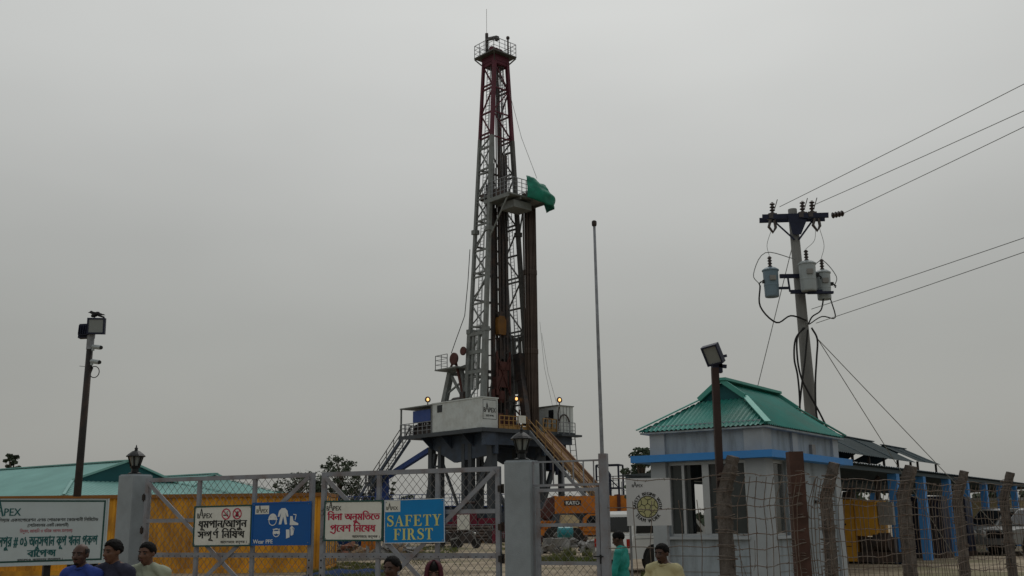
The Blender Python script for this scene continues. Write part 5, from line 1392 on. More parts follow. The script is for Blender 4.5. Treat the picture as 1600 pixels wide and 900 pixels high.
icon(disc(w * .43, h * .29, w * .062, 22, w * .05) + [P((.375, .33), (.485, .33), (.485, .26), (.44, .255), (.43, .28), (.42, .255), (.375, .26))] + stroke([(w * .37, h * .37), (w * .49, h * .37)], h * .02), 'goggles_picture')
icon([P((.595, .36), (.655, .36), (.66, .18), (.60, .15))] + [P((.67, .40), (.70, .43), (.72, .30), (.705, .22), (.675, .22))] + stroke([(w * .66, h * .38), (w * .69, h * .44), (w * .73, h * .38), (w * .715, h * .24)], w * .01), 'glove_picture')
text(t, 'Wear PPE', w * .03, w * .37, h * .04, 'print_white', grow=.03)
# 3 no entry
t, w, h = sign_board('warning_sign', 'white sign with crimson lettering beside the middle of the gate', (506.5, 782, 598, 845), 'white', 'ink_green')
logo(t, .03, h * .76, w * .26); text(t, 'entry1', w * .06, w * .95, h * .52, 'ink_red', grow=.045); text(t, 'entry2', w * .11, w * .88, h * .23, 'ink_red', grow=.045); text(t, 'order', w * .49, w * .95, h * .08, 'ink_black')
# 4 safety first
t, w, h = sign_board('safety_sign', 'cyan blue sign with big yellow capitals on the right gate leaf', (601, 780.5, 695, 849), 'sign_cyan', None)
b = MB(); e = .008
b.box(0, w, -.003, -.0005, 0, e); b.box(0, w, -.003, -.0005, h - e, h); b.box(0, e, -.003, -.0005, e, h - e); b.box(w - e, w, -.003, -.0005, e, h - e); b.build('border', 'print_white', t)
MB().box(w * .015, w * .27, -.0025, -.001, h * .72, h * .98).build('mark_panel', 'white', t); logo(t, w * .03, h * .765, w * .2, y=-.004)
ps, sw = serif_line('SAFETY'); ink('lettering', lambda m: put(m, ps, w * .04, w * .96, h * .385, h * .255, -.004, sw), 'print_yellow', t)
ps2, sw2 = serif_line('FIRST'); ink('lettering', lambda m: put(m, ps2, w * .16, w * .83, h * .075, h * .255, -.004, sw2), 'print_yellow', t)

# project board on posts left of the gate
q1 = at(165, 828, 13.4); q0 = at(-70, 832, 12.35); bd = Vector((q1.x - q0.x, q1.y - q0.y, 0)); BW = bd.length; brz = math.atan2(bd.y, bd.x)
zt_ = at(165, 779, 13.4).z; zb_ = at(165, 877.5, 13.4).z; BH = zt_ - zb_
t = thing('project_board', 'large white project board with green lettering on posts at the left edge', 'board', (q0.x, q0.y, zb_), brz)
MB().box(0, BW, 0, .03, 0, BH).build('panel', 'board_white', t)
b = MB(); e = .03; i_ = .022
for (x0, x1, z0, z1) in ((i_, BW - i_, i_, i_ + .02), (i_, BW - i_, BH - i_ - .02, BH - i_), (i_, i_ + .02, i_ + .02, BH - i_ - .02), (BW - i_ - .02, BW - i_, i_ + .02, BH - i_ - .02)): b.box(x0, x1, -.003, -.0005, z0, z1)
b.build('green_line', 'ink_green', t)
b = MB(); b.box(-.02, BW + .02, -.012, .042, BH, BH + .022); b.build('top_edge', 'container_rust', t)
b = MB(); b.box(BW, BW + .02, -.01, .042, 0, BH); b.box(-.02, 0, -.01, .042, 0, BH); b.box(-.02, BW + .02, -.01, .042, -.02, 0); b.build('edge', 'board_white', t)
for f in (.22, .62, .95): MB().box(BW * f - .04, BW * f + .04, .045, .12, -zb_, BH * .9).build('post', 'dark_metal', t)
def bx(px): # board x of a pixel column
    d = at(px, 830, 10) - Vector((0, 0, CAM_H)); n = Vector((-bd.y, bd.x, 0)).normalized(); k = (Vector((q0.x, q0.y, 0))).dot(n) / Vector((d.x, d.y, 0)).dot(n)
    return (Vector((d.x * k, d.y * k, 0)) - Vector((q0.x, q0.y, 0))).dot(bd.normalized())
logo(t, bx(-19), BH * .735, bx(30) - bx(-19), 'ink_teal', -.004)
text(t, 'small1', bx(-50), bx(152), BH * .645, 'ink_black', -.004, BH * .07, .02); text(t, 'small2', bx(42), bx(106), BH * .565, 'ink_black', -.004, BH * .065, .02)
text(t, 'small3', bx(31), bx(113), BH * .475, 'ink_pink', -.004, BH * .07, .02); text(t, 'big1', bx(-24), bx(153), BH * .27, 'ink_teal', -.004, BH * .225, .05)
text(t, 'big2', bx(46), bx(90), BH * .105, 'ink_teal', -.004, BH * .165, .05); text(t, 'small4', bx(31), bx(101), BH * .045, 'ink_black', -.004, BH * .055, .02)

# ------------------------------------------------------------------ barbed fence from the wicket to the right edge
posts = [(1146, 713, 11.8), (1241, 706, 12.6), (1304, 723, 13.5), (1424, 728, 14.7), (1507, 736, 16.4), (1579, 738, 17.4), (1700, 742, 19.4), (1850, 745, 22)]
t = thing('barbed_fence', 'rusty barbed wire fence on bent brown concrete posts right of the wicket', 'fence', (at(1146, 800, 11.8).x, 11.8, 0)); FO = t.location.copy()
fdir = Vector((.72, .69, 0)); fout = Vector((.69, -.72, 0)); base = []
for k, (px, py, Y) in enumerate(posts):
    if k == 1:
        top = at(px, py, Y); b = MB().box(-.085, .085, -.085, .085, 0, top.z); b.v = [(x + top.x - FO.x, y + top.y - FO.y, z) for x, y, z in b.v]
        o = b.build('post', 'post_rust', t); base.append((Vector((top.x, top.y, 0)), top.z)); continue
    top = at(px, py, Y); lean = .16; bx_ = Vector((top.x, top.y, 0)) - fout * lean; w = .118 if k != 3 else .145
    zk = top.z - .42; pts = [bx_ - FO, bx_ - FO + Vector((0, 0, zk * .5)), bx_ - FO + Vector((0, 0, zk)), Vector((top.x - FO.x, top.y - FO.y, top.z))]
    b = MB(); rings = []
    for i, p in enumerate(pts):
        ww_ = w / 2 * (1.05, 1.02, 1.0, .86)[i]; tilt = .18 if i == 2 else (.3 if i == 3 else 0)
        rings.append([p + fdir * sx * ww_ + fout * sy * ww_ + Vector((0, 0, -tilt * sy * ww_)) for sx, sy in ((-1, -1), (1, -1), (1, 1), (-1, 1))])
    # finer rings so that the rough surface shows in the outline
    fine = []
    for i in range(len(rings) - 1):
        m = 10
        for j in range(m):
            f = j / m; fine.append([a.lerp(c, f) + Vector((random.uniform(-.008, .008), random.uniform(-.008, .008), random.uniform(-.008, .008))) for a, c in zip(rings[i], rings[i + 1])])
    fine.append(rings[-1]); b.ring_tube(fine)
    o = b.build('post', 'post_brown', t)
    base.append((bx_, top.z))
W0 = gl(wx1, .12, 0); W0.z = 0
runs = [(W0, 2.5)] + base
strand = MB(); verts_ = MB(); barb = MB(); rnd = random.Random(9)
zs = [.25, .45, .65, .85, 1.04, 1.22, 1.40, 1.57, 1.73, 1.88, 2.02, 2.15, 2.27, 2.38]
for si in range(len(runs) - 1):
    (a, ha), (c, hc) = runs[si], runs[si + 1]; L = (c - a).length
    sparse = si == 0
    curves = []
    for zi, z in enumerate(zs):
        if sparse and zi % 3 != 1: continue
        n = 10; sag = rnd.uniform(.0, .05); ph = rnd.uniform(0, 6); pts = []
        za = z + rnd.uniform(-.03, .03); zc = z + rnd.uniform(-.03, .03)
        lean_o = max(0, z - 2.15) * .45
        for i in range(n + 1):
            f = i / n; p = a.lerp(c, f); zz = za + (zc - za) * f - sag * 4 * f * (1 - f) + .012 * math.sin(ph + f * 17)
            pts.append(p + fout * (.09 + lean_o + .015 * math.sin(f * 11 + ph)) + Vector((0, 0, zz)))
        strand.tube([p - FO for p in pts], .0054, 4); curves.append(pts)
        for i in range(int(L / .16)):
            f = (i + rnd.random()) / (L / .16); k = min(int(f * n), n - 1); p = pts[k].lerp(pts[k + 1], f * n - k) - FO
            d = Vector((rnd.uniform(-1, 1), rnd.uniform(-1, 1), rnd.uniform(-1, 1))).normalized() * .02; barb.bar(p - d, p + d, .005)
    m = int(L / (.33 if sparse else .115))
    for i in range(1, m):
        f = (i + rnd.uniform(-.25, .25)) / m; p = a.lerp(c, f); j = rnd.uniform(-.04, .04); pts = []
        for q in range(8):
            z = .2 + q * (2.15 if not sparse else 1.9) / 7; pts.append(p + fdir * (j * math.sin(q) + .018 * math.sin(q * 1.9 + i)) + fout * (.095 + max(0, z - 2.15) * .45) + Vector((0, 0, z)) - FO)
        verts_.tube(pts, .0048, 4)
    if si > 0:       # wire lashings round the post
        for z in zs:
            q_ = a - FO + fout * (max(0, z - (ha - .42)) * .38); s_ = .078 + rnd.uniform(0, .006); zz = z + rnd.uniform(-.03, .03)
            for _k in range(rnd.choice((1, 2, 3))):
                zz += .022; dz = rnd.uniform(-.02, .02); strand.tube([q_ + fdir * sx * s_ + fout * sy * s_ + Vector((0, 0, zz + dz * sx)) for sx, sy in ((-1, -1), (-1, 1), (1, 1), (1, -1), (-1, -1))], .0045, 4)
    if not sparse:   # loose diagonal wires
        for _ in range(2):
            f0, f1 = rnd.random(), rnd.random(); z0, z1 = rnd.uniform(.3, 1.4), rnd.uniform(1.2, 2.3); p0 = a.lerp(c, f0); p1 = a.lerp(c, f1)
            strand.tube([p0 + fout * .1 + Vector((0, 0, z0)) - FO, p0.lerp(p1, .5) + fout * .11 + Vector((0, 0, (z0 + z1) / 2 - .06)) - FO, p1 + fout * .1 + Vector((0, 0, z1)) - FO], .003, 4)
strand.build('strand', 'barb', t); o = verts_.build('vertical_wire', 'barb', t); o['kind'] = 'stuff'; o = barb.build('barb', 'barb', t); o['kind'] = 'stuff'

# teamwork sign hung on the fence
pc = at(1013.5, 784, 13.55); w = 68 * 13.55 / FPX; h = 71 * 13.6 / FPX
t = thing('safety_sign', 'pale grey square sign with a round olive emblem ringed by capitals, right of the flagpole', 'sign', (pc.x, 13.55, pc.z), R(4))
MB().box(-w / 2, w / 2, 0, .01, -h / 2, h / 2).build('panel', 'sign_grey', t)
b = MB(); b.box(-w / 2 + .03, -w / 2 + .055, .012, .037, -pc.z, h / 2 - .02); b.box(w / 2 - .055, w / 2 - .03, .012, .037, -pc.z, h / 2 - .02); b.build('post', 'galv', t)
logo(t, -w * .37, h * .31, w * .25, y=-.003)
cx, cz, r = -.015, -h * .105, w * .245
ink('emblem_disc', lambda m: put(m, disc(cx, cz, r, 36), 0, 1, 0, 1, -.002, 1), 'print_olive', t)
def emblem(m):
    polys = disc(cx, cz, r, 40, r * .93); pr = r * .30
    pent = [(cx + pr * math.sin(2 * PI * k / 5), cz + pr * math.cos(2 * PI * k / 5)) for k in range(6)]
    polys += stroke(pent, r * .055)
    for k in range(5):
        a = 2 * PI * k / 5; px, pz = cx + pr * math.sin(a), cz + pr * math.cos(a)
        a2 = a + .42; a3 = a - .25
        polys += stroke([(px, pz), (cx + r * .62 * math.sin(a + .05), cz + r * .62 * math.cos(a + .05)), (cx + r * .78 * math.sin(a2), cz + r * .78 * math.cos(a2)), (cx + r * .95 * math.sin(a2 + .05), cz + r * .95 * math.cos(a2 + .05))], r * .06)
        polys += stroke([(cx + r * .62 * math.sin(a + .05), cz + r * .62 * math.cos(a + .05)), (cx + r * .72 * math.sin(a3), cz + r * .72 * math.cos(a3)), (cx + r * .95 * math.sin(a3 - .12), cz + r * .95 * math.cos(a3 - .12))], r * .05)
    put(m, polys, 0, 1, 0, 1, -.004, 1)
ink('emblem_line', emblem, 'ink_black', t)
def arc_text(m, s, rad, a0, a1, size, under=False):
    adv = []; tot = 0
    for ch in s:
        ps, wd = (([], .45) if ch == ' ' else rect_polys([ch], .055)); adv.append((ps, wd)); tot += wd + .08
    x = 0
    for ps, wd in adv:
        f = (x + wd / 2) / tot; a = a0 + (a1 - a0) * f; sc_ = abs(a1 - a0) * rad / tot
        ux, uz = (math.cos(a), -math.sin(a)) if not under else (-math.cos(a), math.sin(a))
        vx, vz = (math.sin(a), math.cos(a)) if not under else (-math.sin(a), -math.cos(a))
        ox, oz = cx + rad * math.sin(a), cz + rad * math.cos(a)
        for p in ps:
            m.poly([(ox + ux * (u - wd / 2) * sc_ + vx * (v - .36) * size, -.003, oz + uz * (u - wd / 2) * sc_ + vz * (v - .36) * size) for u, v in p])
        x += wd + .08
ink('lettering', lambda m: (arc_text(m, 'SAFETY BEGINS WITH', r * 1.20, R(-100), R(100), r * .40), arc_text(m, 'TEAM WORK', r * 1.24, R(238), R(122), r * .46, True)), 'ink_black', t)

# flagpole
fb = at(944, 812, 13.9); ft = at(928.5, 351, 13.9 + .0)
_bz = ft.z; t = thing('flagpole', 'tall slender grey flagpole without a flag beside the wicket gate', 'flagpole', (at(941.5, 712, 13.9).x, 13.9, 0))
topx = ft.x - t.location.x
b = MB(); b.tube([(0, 0, -.1), (topx * .4, 0, 2.9), (topx * .75, 0, 4.3), (topx, 0, _bz)], .030, 10, .019); b.build('pole', 'galv', t, smooth=True)
b = MB(); b.lathe((topx, 0, _bz), [(.03, -.02), (.036, .0), (.036, .045), (.02, .06)], 10); b.build('pulley_cap', 'dark_metal', t)
b = MB(); b.box(-.06, -.02, -.03, .03, zl1 - .1, zl1 - .04); b.box(-.06, -.02, -.03, .03, 1.3, 1.36); b.build('clamp', 'galv', t)
# ------------------------------------------------------------------ guard house (local x = along the ridge, away; y = to the left)
near = at(1199, 662, 17.7); GL, GW = 3.9, 2.16
gc = Vector((near.x, near.y, 0)) + E1 * 2.1 + E2 * 1.25
t = thing('guard_house', 'small pale blue guard house with a green corrugated roof and a bright blue ledge', 'guard house', (gc.x, gc.y, .1), RZ1)
z_eave = at(1199, 662, 17.7).z - .1; z_band = at(1210, 714, 17.7).z - .1; z_bandt = at(1210, 702.5, 17.7).z - .1; z_sill = at(1120, 838, 18.6).z - .1
z_ridge = 4.40 - .1
hx, hy = GL / 2, GW / 2; th = .2
w = MB()
# left-facing wall (x = -hx) with a wide window; right-facing wall (y = -hy) with a narrow one
wy0, wy1 = -hy + .34, hy - .30; vx0, vx1 = -hx + .28, -hx + 1.05
def wall_x(x0, x1, o0, o1, zo0, zo1):
    w.box(x0, x1, -hy, o0, -.2, z_eave + .1); w.box(x0, x1, o1, hy, -.2, z_eave + .1); w.box(x0, x1, o0, o1, -.2, zo0); w.box(x0, x1, o0, o1, zo1, z_eave + .1)
def wall_y(y0, y1, o0, o1, zo0, zo1):
    a, b_ = -hx + th, hx - th; w.box(a, o0, y0, y1, -.2, z_eave + .1); w.box(o1, b_, y0, y1, -.2, z_eave + .1); w.box(o0, o1, y0, y1, -.2, zo0); w.box(o0, o1, y0, y1, zo1, z_eave + .1)
wall_x(-hx, -hx + th, wy0, wy1, z_sill, z_band - .02); wall_x(hx - th, hx, -.06, .22, z_sill + .1, z_band - .45)
wall_y(-hy, -hy + th, vx0, vx1, z_sill, z_band - .02); wall_y(hy - th, hy, -.6, .5, z_sill - .1, z_band - .3)
wl = w.build('wall', 'wall_blue', t)
# block courses scribed into the lower wall
b = MB(); z = .05
while z < z_sill - .1:
    b.box(-hx - .006, -hx - .001, -hy, hy, z, z + .012); b.box(-hx, hx, -hy - .006, -hy - .001, z, z + .012); z += .27
b.build('course_line', 'panel_grey', wl)
b = MB()
for (x0, x1, y0, y1) in ((-hx - .06, -hx + .3, -hy - .05, -hy - .001), (-hx - .05, -hx - .001, -hy, -hy + .32), (-hx - .05, -hx - .001, hy - .3, hy), (-hx + 1.35, -hx + 1.62, -hy - .05, -hy - .001), (hx - .28, hx + .05, -hy - .05, -hy - .001)):
    MB().box(x0, x1, y0, y1, -.2, z_band - .003).build('pilaster', 'wall_pil', t); MB().box(x0, x1, y0, y1, z_bandt + .003, z_eave - .051).build('pilaster', 'wall_pil', t)
b = MB(); ov = .26
b.box(-hx - ov, hx + .25, -hy - ov, -hy - .001, z_band, z_bandt); b.box(-hx - ov, -hx - .001, -hy, hy + .3, z_band, z_bandt); b.box(-hx, hx + .25, hy + .001, hy + .3, z_band, z_bandt)
b.build('ledge', 'band_blue', t)
rf = gablet_roof(4.2, 2.5, z_ridge - z_eave, (1.05, .5), .46, .092, .014, t, M['roof_green'], M['roof_trim'], M['roof_gable'], z_eave)
b = MB(); b.box(-hx - .13, hx + .13, -hy - .15, hy + .15, z_eave - .05, z_eave - .02); b.build('eave_board', 'wall_blue', t)
# windows: aluminium sliders
def slider_x(x, y0, y1, z0, z1, cuts, name='window'):
    f = MB(); e = .045
    f.box(x, x + .06, y0, y1, z0, z0 + e); f.box(x, x + .06, y0, y1, z1 - e, z1); f.box(x, x + .06, y0, y0 + e, z0 + e, z1 - e); f.box(x, x + .06, y1 - e, y1, z0 + e, z1 - e)
    for c, wd in cuts: f.box(x - .01, x + .05, c - wd / 2, c + wd / 2, z0 + e, z1 - e)
    return f.build(name, 'frame_alu', t)
ym = (wy0 + wy1) / 2
wd = slider_x(-hx + .05, wy0, wy1, z_sill, z_band - .02, ((ym + .02, .13), (wy1 - .30, .05), (wy0 + .55, .04)))
MB().box(-hx + .085, -hx + .093, wy0 + .05, ym - .05, z_sill + .05, z_band - .07).build('pane', 'glass', wd)
MB().box(-hx + .105, -hx + .113, wy1 - .42, wy1 - .05, z_sill + .05, z_band - .07).build('pane', 'glass', wd)
f = MB(); y0 = -hy + .05; e = .045
f.box(vx0, vx1, y0, y0 + .06, z_sill, z_sill + e); f.box(vx0, vx1, y0, y0 + .06, z_band - .02 - e, z_band - .02); f.box(vx0, vx0 + e, y0, y0 + .06, z_sill + e, z_band - .02 - e); f.box(vx1 - e, vx1, y0, y0 + .06, z_sill + e, z_band - .02 - e)
wd = f.build('window', 'frame_alu', t); MB().box(vx0 + .05, vx1 - .05, y0 + .03, y0 + .04, z_sill + .05, z_band - .07).build('pane', 'glass', wd)
b = MB(); b.box(-hx - .07, -hx + .02, wy0 - .04, wy1 + .04, z_sill - .05, z_sill - .002); b.box(vx0 - .04, vx1 + .04, -hy - .07, -hy + .02, z_sill - .05, z_sill - .002); b.build('sill', 'wall_pil', t)
MB().box(-hx + .25, hx - .25, -hy + .25, hy - .25, 0, .02).build('floor', 'interior', t)
b = MB(); b.box(-hx - .02, -hx - .005, hy - .22, hy - .10, 1.15, 1.27) ; b.build('switch_box', 'white', t)
b = MB(); b.box(hx - 1.55, hx - 1.35, -hy - .06, -hy - .001, z_eave - .42, z_eave - .22); b.build('vent_grille', 'panel_grey', t)
b = MB(); b.box(hx - 1.5, hx - 1.3, -hy - .04, -hy - .001, z_band - .75, z_band - .70); b.build('slot', 'cable_black', t)
MB().tube([(-hx + .3, wy1 - .7, z_sill + .05), (-hx + .3, wy1 - .7, z_sill + .22), (-hx + .32, wy1 - .62, z_sill + .3)], .02, 6).build('tap', 'frame_alu', t)

# ------------------------------------------------------------------ open shed on blue columns
n0 = at(1330, 722, 30.7); N0 = Vector((n0.x, n0.y, 0)); zE = n0.z - .3
t = thing('open_shed', 'long open shed with bright blue columns and a dark blue sheet roof on the right', 'shed', (n0.x, n0.y, .3), RZ1)
# local x along the near eave, y to the left-back
SL, SD = 40.0, 6.2
b = MB(); step = .07; prev = None; n = int((SL + 3) / step)
zfar = zE - .28
for i in range(n + 1):
    x = -3 + (SL + 3) * i / n; o = .018 * math.sin(2 * PI * x / .28); pts = [(x, 0, zE + o), (x, SD, zfar + o)]
    if prev: b.quad(prev[0], pts[0], pts[1], prev[1])
    prev = pts
b.build('roof', 'roof_under', t, recalc=False)
b = MB()
for y in (.25, SD / 2, SD - .25):
    zz = zE + (zfar - zE) * y / SD; b.box(-2.9, SL - .1, y - .05, y + .05, zz - .16, zz - .035)
b.build('purlin', 'roof_under', t)
cols = []
for px, w_ in ((1402, .38), (1444, .36), (1484, .36), (1513, .34), (1542, .34), (1567, .34), (1589, .34), (1615, .34)):
    d = at(px, 812, 10); # where the column line meets this pixel column
    k = d.x / d.y; o = N0 - Vector((-E1.y, E1.x, 0)) * -.35
    tt = (k * o.y - o.x) / (E1.x - k * E1.y); cols.append((tt, w_))
for x, w_ in cols:
    c = MB().box(x - w_ / 2, x + w_ / 2, .2, .2 + w_ * .8, -.25, zE - .17).build('column', 'post_blue', t)
for k in range(9):
    x = .6 + k * 3.6; MB().box(x - .16, x + .16, SD - .55, SD - .23, -.1, zfar - .17).build('column', 'post_blue', t)
b = MB(); b.box(-3, SL, .1, SD - .1, -.28, -.02); b.build('floor_slab', 'concrete', t)
# small raised roof on short posts above the shed
c1 = at(1305, 689, 31.5); c2 = at(1408, 696.5, 37); zr = c1.z - .3
def raised_roof(x0, x1, ye, yr, ze, zr_, posts):
    vr = MB(); prev = None; n = int((x1 - x0) / .05)
    for i in range(n + 1):
        x = x0 + (x1 - x0) * i / n; o = .015 * math.sin(2 * PI * x / .2); pts = [(x, ye, zE + ze + o), (x, yr, zE + zr_ + o), (x, yr + 1.2, zE + ze + .1 + o)]
        if prev: vr.quad(prev[0], pts[0], pts[1], prev[1]); vr.quad(prev[1], pts[1], pts[2], prev[2])
        prev = pts
    ro = vr.build('raised_roof', 'roof_dark', t, recalc=False)
    b = MB(); b.bar((x0, yr, zE + zr_ + .03), (x1, yr, zE + zr_ + .03), .14, .03)
    for f in (.3, .68): x = x0 + (x1 - x0) * f; b.bar((x, ye, zE + ze + .035), (x, yr, zE + zr_ + .035), .05, .02)
    b.build('sheet_joint', 'roof_under', ro)
    for k in range(posts):
        x = x0 + .25 + k * (x1 - x0 - .5) / max(1, posts - 1)
        MB().bar((x, ye + .12, zE - .06), (x, ye + .12, zE + ze + .01), .07).build('raised_post', 'dark_metal', ro); MB().bar((x, yr + 1.0, zE - .2), (x, yr + 1.0, zE + ze + .1), .07).build('raised_post', 'dark_metal', ro)
raised_roof(.2, 9.4, .5, 2.0, .36, 1.18, 6); raised_roof(9.5, 12.8, .4, 1.7, .40, 1.05, 2)

def inshed(px, Y): q = at(px, 812, Y); return (q.x, Y, .28)
# generator under the shed
t = thing('generator', 'yellow diesel generator with a grey control box under the blue columned shed', 'generator', inshed(1343, 36.0), RZ1 - R(90))
b = MB(); b.box(-1.0, .02, -.7, .7, .12, 2.15); b.build('canopy', 'gen_yellow', t)
b = MB(); b.box(.04, .75, -.66, .66, .95, 2.12); b.build('radiator_housing', 'gen_yellow', t)
b = MB(); b.box(.78, 1.25, -.5, -.2, 1.3, 2.05); b.build('control_box', 'panel_grey', t)
b = MB(); b.box(-1.1, 1.5, -.6, .6, .1, .42); b.lathe((.6, -.5, .75), [(.3, 0), (.3, .5)], 14, (1, 0, 0)); b.box(.1, 1.2, -.4, .4, .42, .9); b.build('engine_block', 'steel_dark', t)
b = MB(); b.tube([(.7, 0, 2.1), (.7, 0, 2.8), (.78, 0, 2.9)], .09, 8); b.lathe((-.3, 0, 2.15), [(.22, 0), (.24, .1), (.2, .28)], 12); b.build('exhaust', 'steel_dark', t)
b = MB(); b.box(-.75, -.25, -.715, -.701, 1.3, 1.36); b.box(-.95, -.1, -.71, -.701, .6, .62); b.build('vent_slot', 'cable_black', t)
# dark equipment racks under the shed
for px, Y, lbl in ((1440, 40.5, 'dark ribbed cooling unit under the shed right of the generator'), (1478, 42.5, 'dark ribbed cooling unit under the shed left of the grey jeep')):
    t = thing('cooling_unit', lbl, 'machine', inshed(px, Y), RZ1 - R(90), 'cooling units under the shed')
    MB().box(-.9, .9, -.5, .5, .2, 2.3).build('casing', 'navy_metal', t)
    b = MB()
    for k in range(12): b.box(-.85 + k * .15, -.80 + k * .15, -.54, -.5, .3, 2.2)
    b.build('rib', 'steel_dark', t); MB().box(-.95, .95, -.55, .55, 0, .2).build('base', 'steel_dark', t)
# pale cabin behind the shed
p = at(1575, 812, 62); t = thing('site_cabin', 'long beige site cabin seen through the shed columns at the right edge', 'cabin', (p.x + 2, 62, .3), R(8))
MB().box(-6, 6, -1.3, 1.3, .1, 2.35).build('wall', 'beige', t); MB().box(-6.1, 6.1, -1.4, 1.4, 2.35, 2.5).build('roof', 'rig_white', t)
for x in (-3, 1, 4):
    wdw = MB().box(x - .5, x + .5, -1.33, -1.3, 1.1, 1.9).build('window', 'frame_alu', t); MB().box(x - .44, x + .44, -1.345, -1.331, 1.16, 1.84).build('pane', 'glass', wdw)
MB().box(-1.6, -.8, -1.33, -1.3, .15, 2.05).build('door', 'panel_grey', t)
tree_px('dark tree filling the gap behind the beige cabin at the right edge', 1560, 768, 85, 70, 21, lobes=18, n=90, trunk_f=.2, size=.6)
tree_px('dark tree at the far right edge over the shed end', 1612, 762, 88, 60, 22, lobes=16, n=90, trunk_f=.2, size=.6)

# ------------------------------------------------------------------ lamp poles and their gear
def floodlight(mb_body, glass, c, yaw, tilt, w, h, d, roll=0.0):
    m = Matrix.Rotation(yaw, 3, 'Z') @ Matrix.Rotation(tilt, 3, 'X') @ Matrix.Rotation(roll, 3, 'Y'); c = Vector(c)
    def bxx(mb, x0, x1, y0, y1, z0, z1):
        n = len(mb.v); MB.box(mb, x0, x1, y0, y1, z0, z1); mb.v[n:] = [tuple(c + m @ Vector(p)) for p in mb.v[n:]]
    bxx(mb_body, -w / 2, w / 2, 0, d * .55, -h / 2, h / 2); bxx(mb_body, -w * .38, w * .38, d * .55, d, -h * .36, h * .36)
    e = w * .09
    bxx(mb_body, -w / 2, w / 2, -.025, 0, h / 2 - e, h / 2); bxx(mb_body, -w / 2, w / 2, -.025, 0, -h / 2, -h / 2 + e); bxx(mb_body, -w / 2, -w / 2 + e, -.025, 0, -h / 2 + e, h / 2 - e); bxx(mb_body, w / 2 - e, w / 2, -.025, 0, -h / 2 + e, h / 2 - e)
    for k in range(5): bxx(mb_body, -w * .36 + k * w * .16, -w * .33 + k * w * .16, d, d * 1.25, -h * .3, h * .3)
    bxx(glass, -w / 2 + e, w / 2 - e, -.008, -.001, -h / 2 + e, h / 2 - e)
LY = 25.0; lt = at(142.5, 520, LY); lb = at(121, 770, LY); lx = lt.x + (lb.x - lt.x) * .0
kx = (lb.x - lt.x) / (lb.z - lt.z)
t = thing('lamp_pole', 'leaning dark lamp pole with two floodlights and cameras at the left', 'lamp pole', (lb.x - kx * (lb.z - .3), LY, .3)); O = t.location.copy()
def lp(z): return Vector((kx * (z - .3), 0, z - .3))
zt2 = lt.z
MB().tube([lp(.2), lp(zt2 * .5), lp(zt2 + .25)], .10, 10, .075).build('pole', 'dark_metal', t, smooth=True)
MB().tube([lp(zt2 - .42) , lp(zt2 - .05)], .088, 10).build('clamp_band', 'galv', t)
b, g = MB(), MB(); floodlight(b, g, lp(zt2 + .14) + Vector((.17, -.16, 0)), R(8), R(5), .42, .40, .2); hd = b.build('floodlight', 'navy_metal', t); g.build('glass', 'lamp_glass', hd)
b, g = MB(), MB(); floodlight(b, g, lp(zt2 + .05) + Vector((-.13, .12, 0)), R(172), R(5), .38, .36, .2); hd = b.build('floodlight', 'navy_metal', t); g.build('glass', 'lamp_glass', hd)
for dz, yaw in ((-.36, 35), (-.72, 50)):
    c = lp(zt2 + dz) + Vector((.10, -.06, 0)); d = Vector((math.cos(R(yaw)) * .5 + .3, -.25, -.12)).normalized()
    b = MB(); b.bar(lp(zt2 + dz), c, .05); b.tube([c, c + d * .24], .055, 8); b.box(c.x - .02, c.x + .03, c.y - .03, c.y + .03, c.z - .1, c.z)
    cm = b.build('security_camera', 'trafo', t); MB().tube([c + d * .24, c + d * .27], .045, 8).build('lens', 'cable_black', cm)
b = MB(); c = lp(zt2 - .98) + Vector((.16, 0, 0)); b.tube([c + Vector((.12 * math.cos(a), 0, .14 * math.sin(a))) for a in [2 * PI * k / 16 for k in range(17)]], .012, 5); b.tube([lp(zt2 - .7), c + Vector((-.05, 0, .1)), lp(zt2 - 1.2)], .02, 5); b.build('cable_coil', 'cable_black', t)
b = MB(); b.bar(lp(zt2 - .85), lp(zt2 - .85) + Vector((-.22, 0, .02)), .012); b.build('arm', 'galv', t)
# crow on the floodlight
c = O + lp(zt2 + .14) + Vector((.08, -.03, .215))
t = thing('crow', 'black crow perched on top of the left floodlight', 'bird', c, R(170))
b = MB(); rot = Matrix.Rotation(R(22), 3, 'Y')
b.ell((0, 0, .10), (.125, .055, .06), 14, 10, rot); b.ell((.115, 0, .165), (.045, .036, .038), 12, 8); b.caps((.06, 0, .13), (.11, 0, .16), .045, .034, 10); b.caps((-.1, 0, .07), (-.24, 0, .02), .03, .022, 8, .6)
b.caps((.02, .02, .05), (.02, .025, .0), .012, .008, 6); b.caps((.02, -.02, .05), (.02, -.025, .0), .012, .008, 6)
b.lathe((.15, 0, .165), [(.018, 0), (.012, .03), (.002, .06)], 8, (1, 0, -.15))
o = b.build('body', 'feather', t, smooth=True); rm = o.modifiers.new('join', 'REMESH'); rm.mode = 'VOXEL'; rm.voxel_size = .006; rm.use_smooth_shade = True
b = MB(); b.prism([(.06, .02), (.05, .06), (-.2, .0), (-.24, -.03), (-.1, -.02)], lambda u, v, tt: (u, tt, .11 + v), .05, .06); b.prism([(.06, .02), (.05, .06), (-.2, .0), (-.24, -.03), (-.1, -.02)], lambda u, v, tt: (u, tt, .11 + v), -.06, -.05); b.build('wing', 'feather', t)
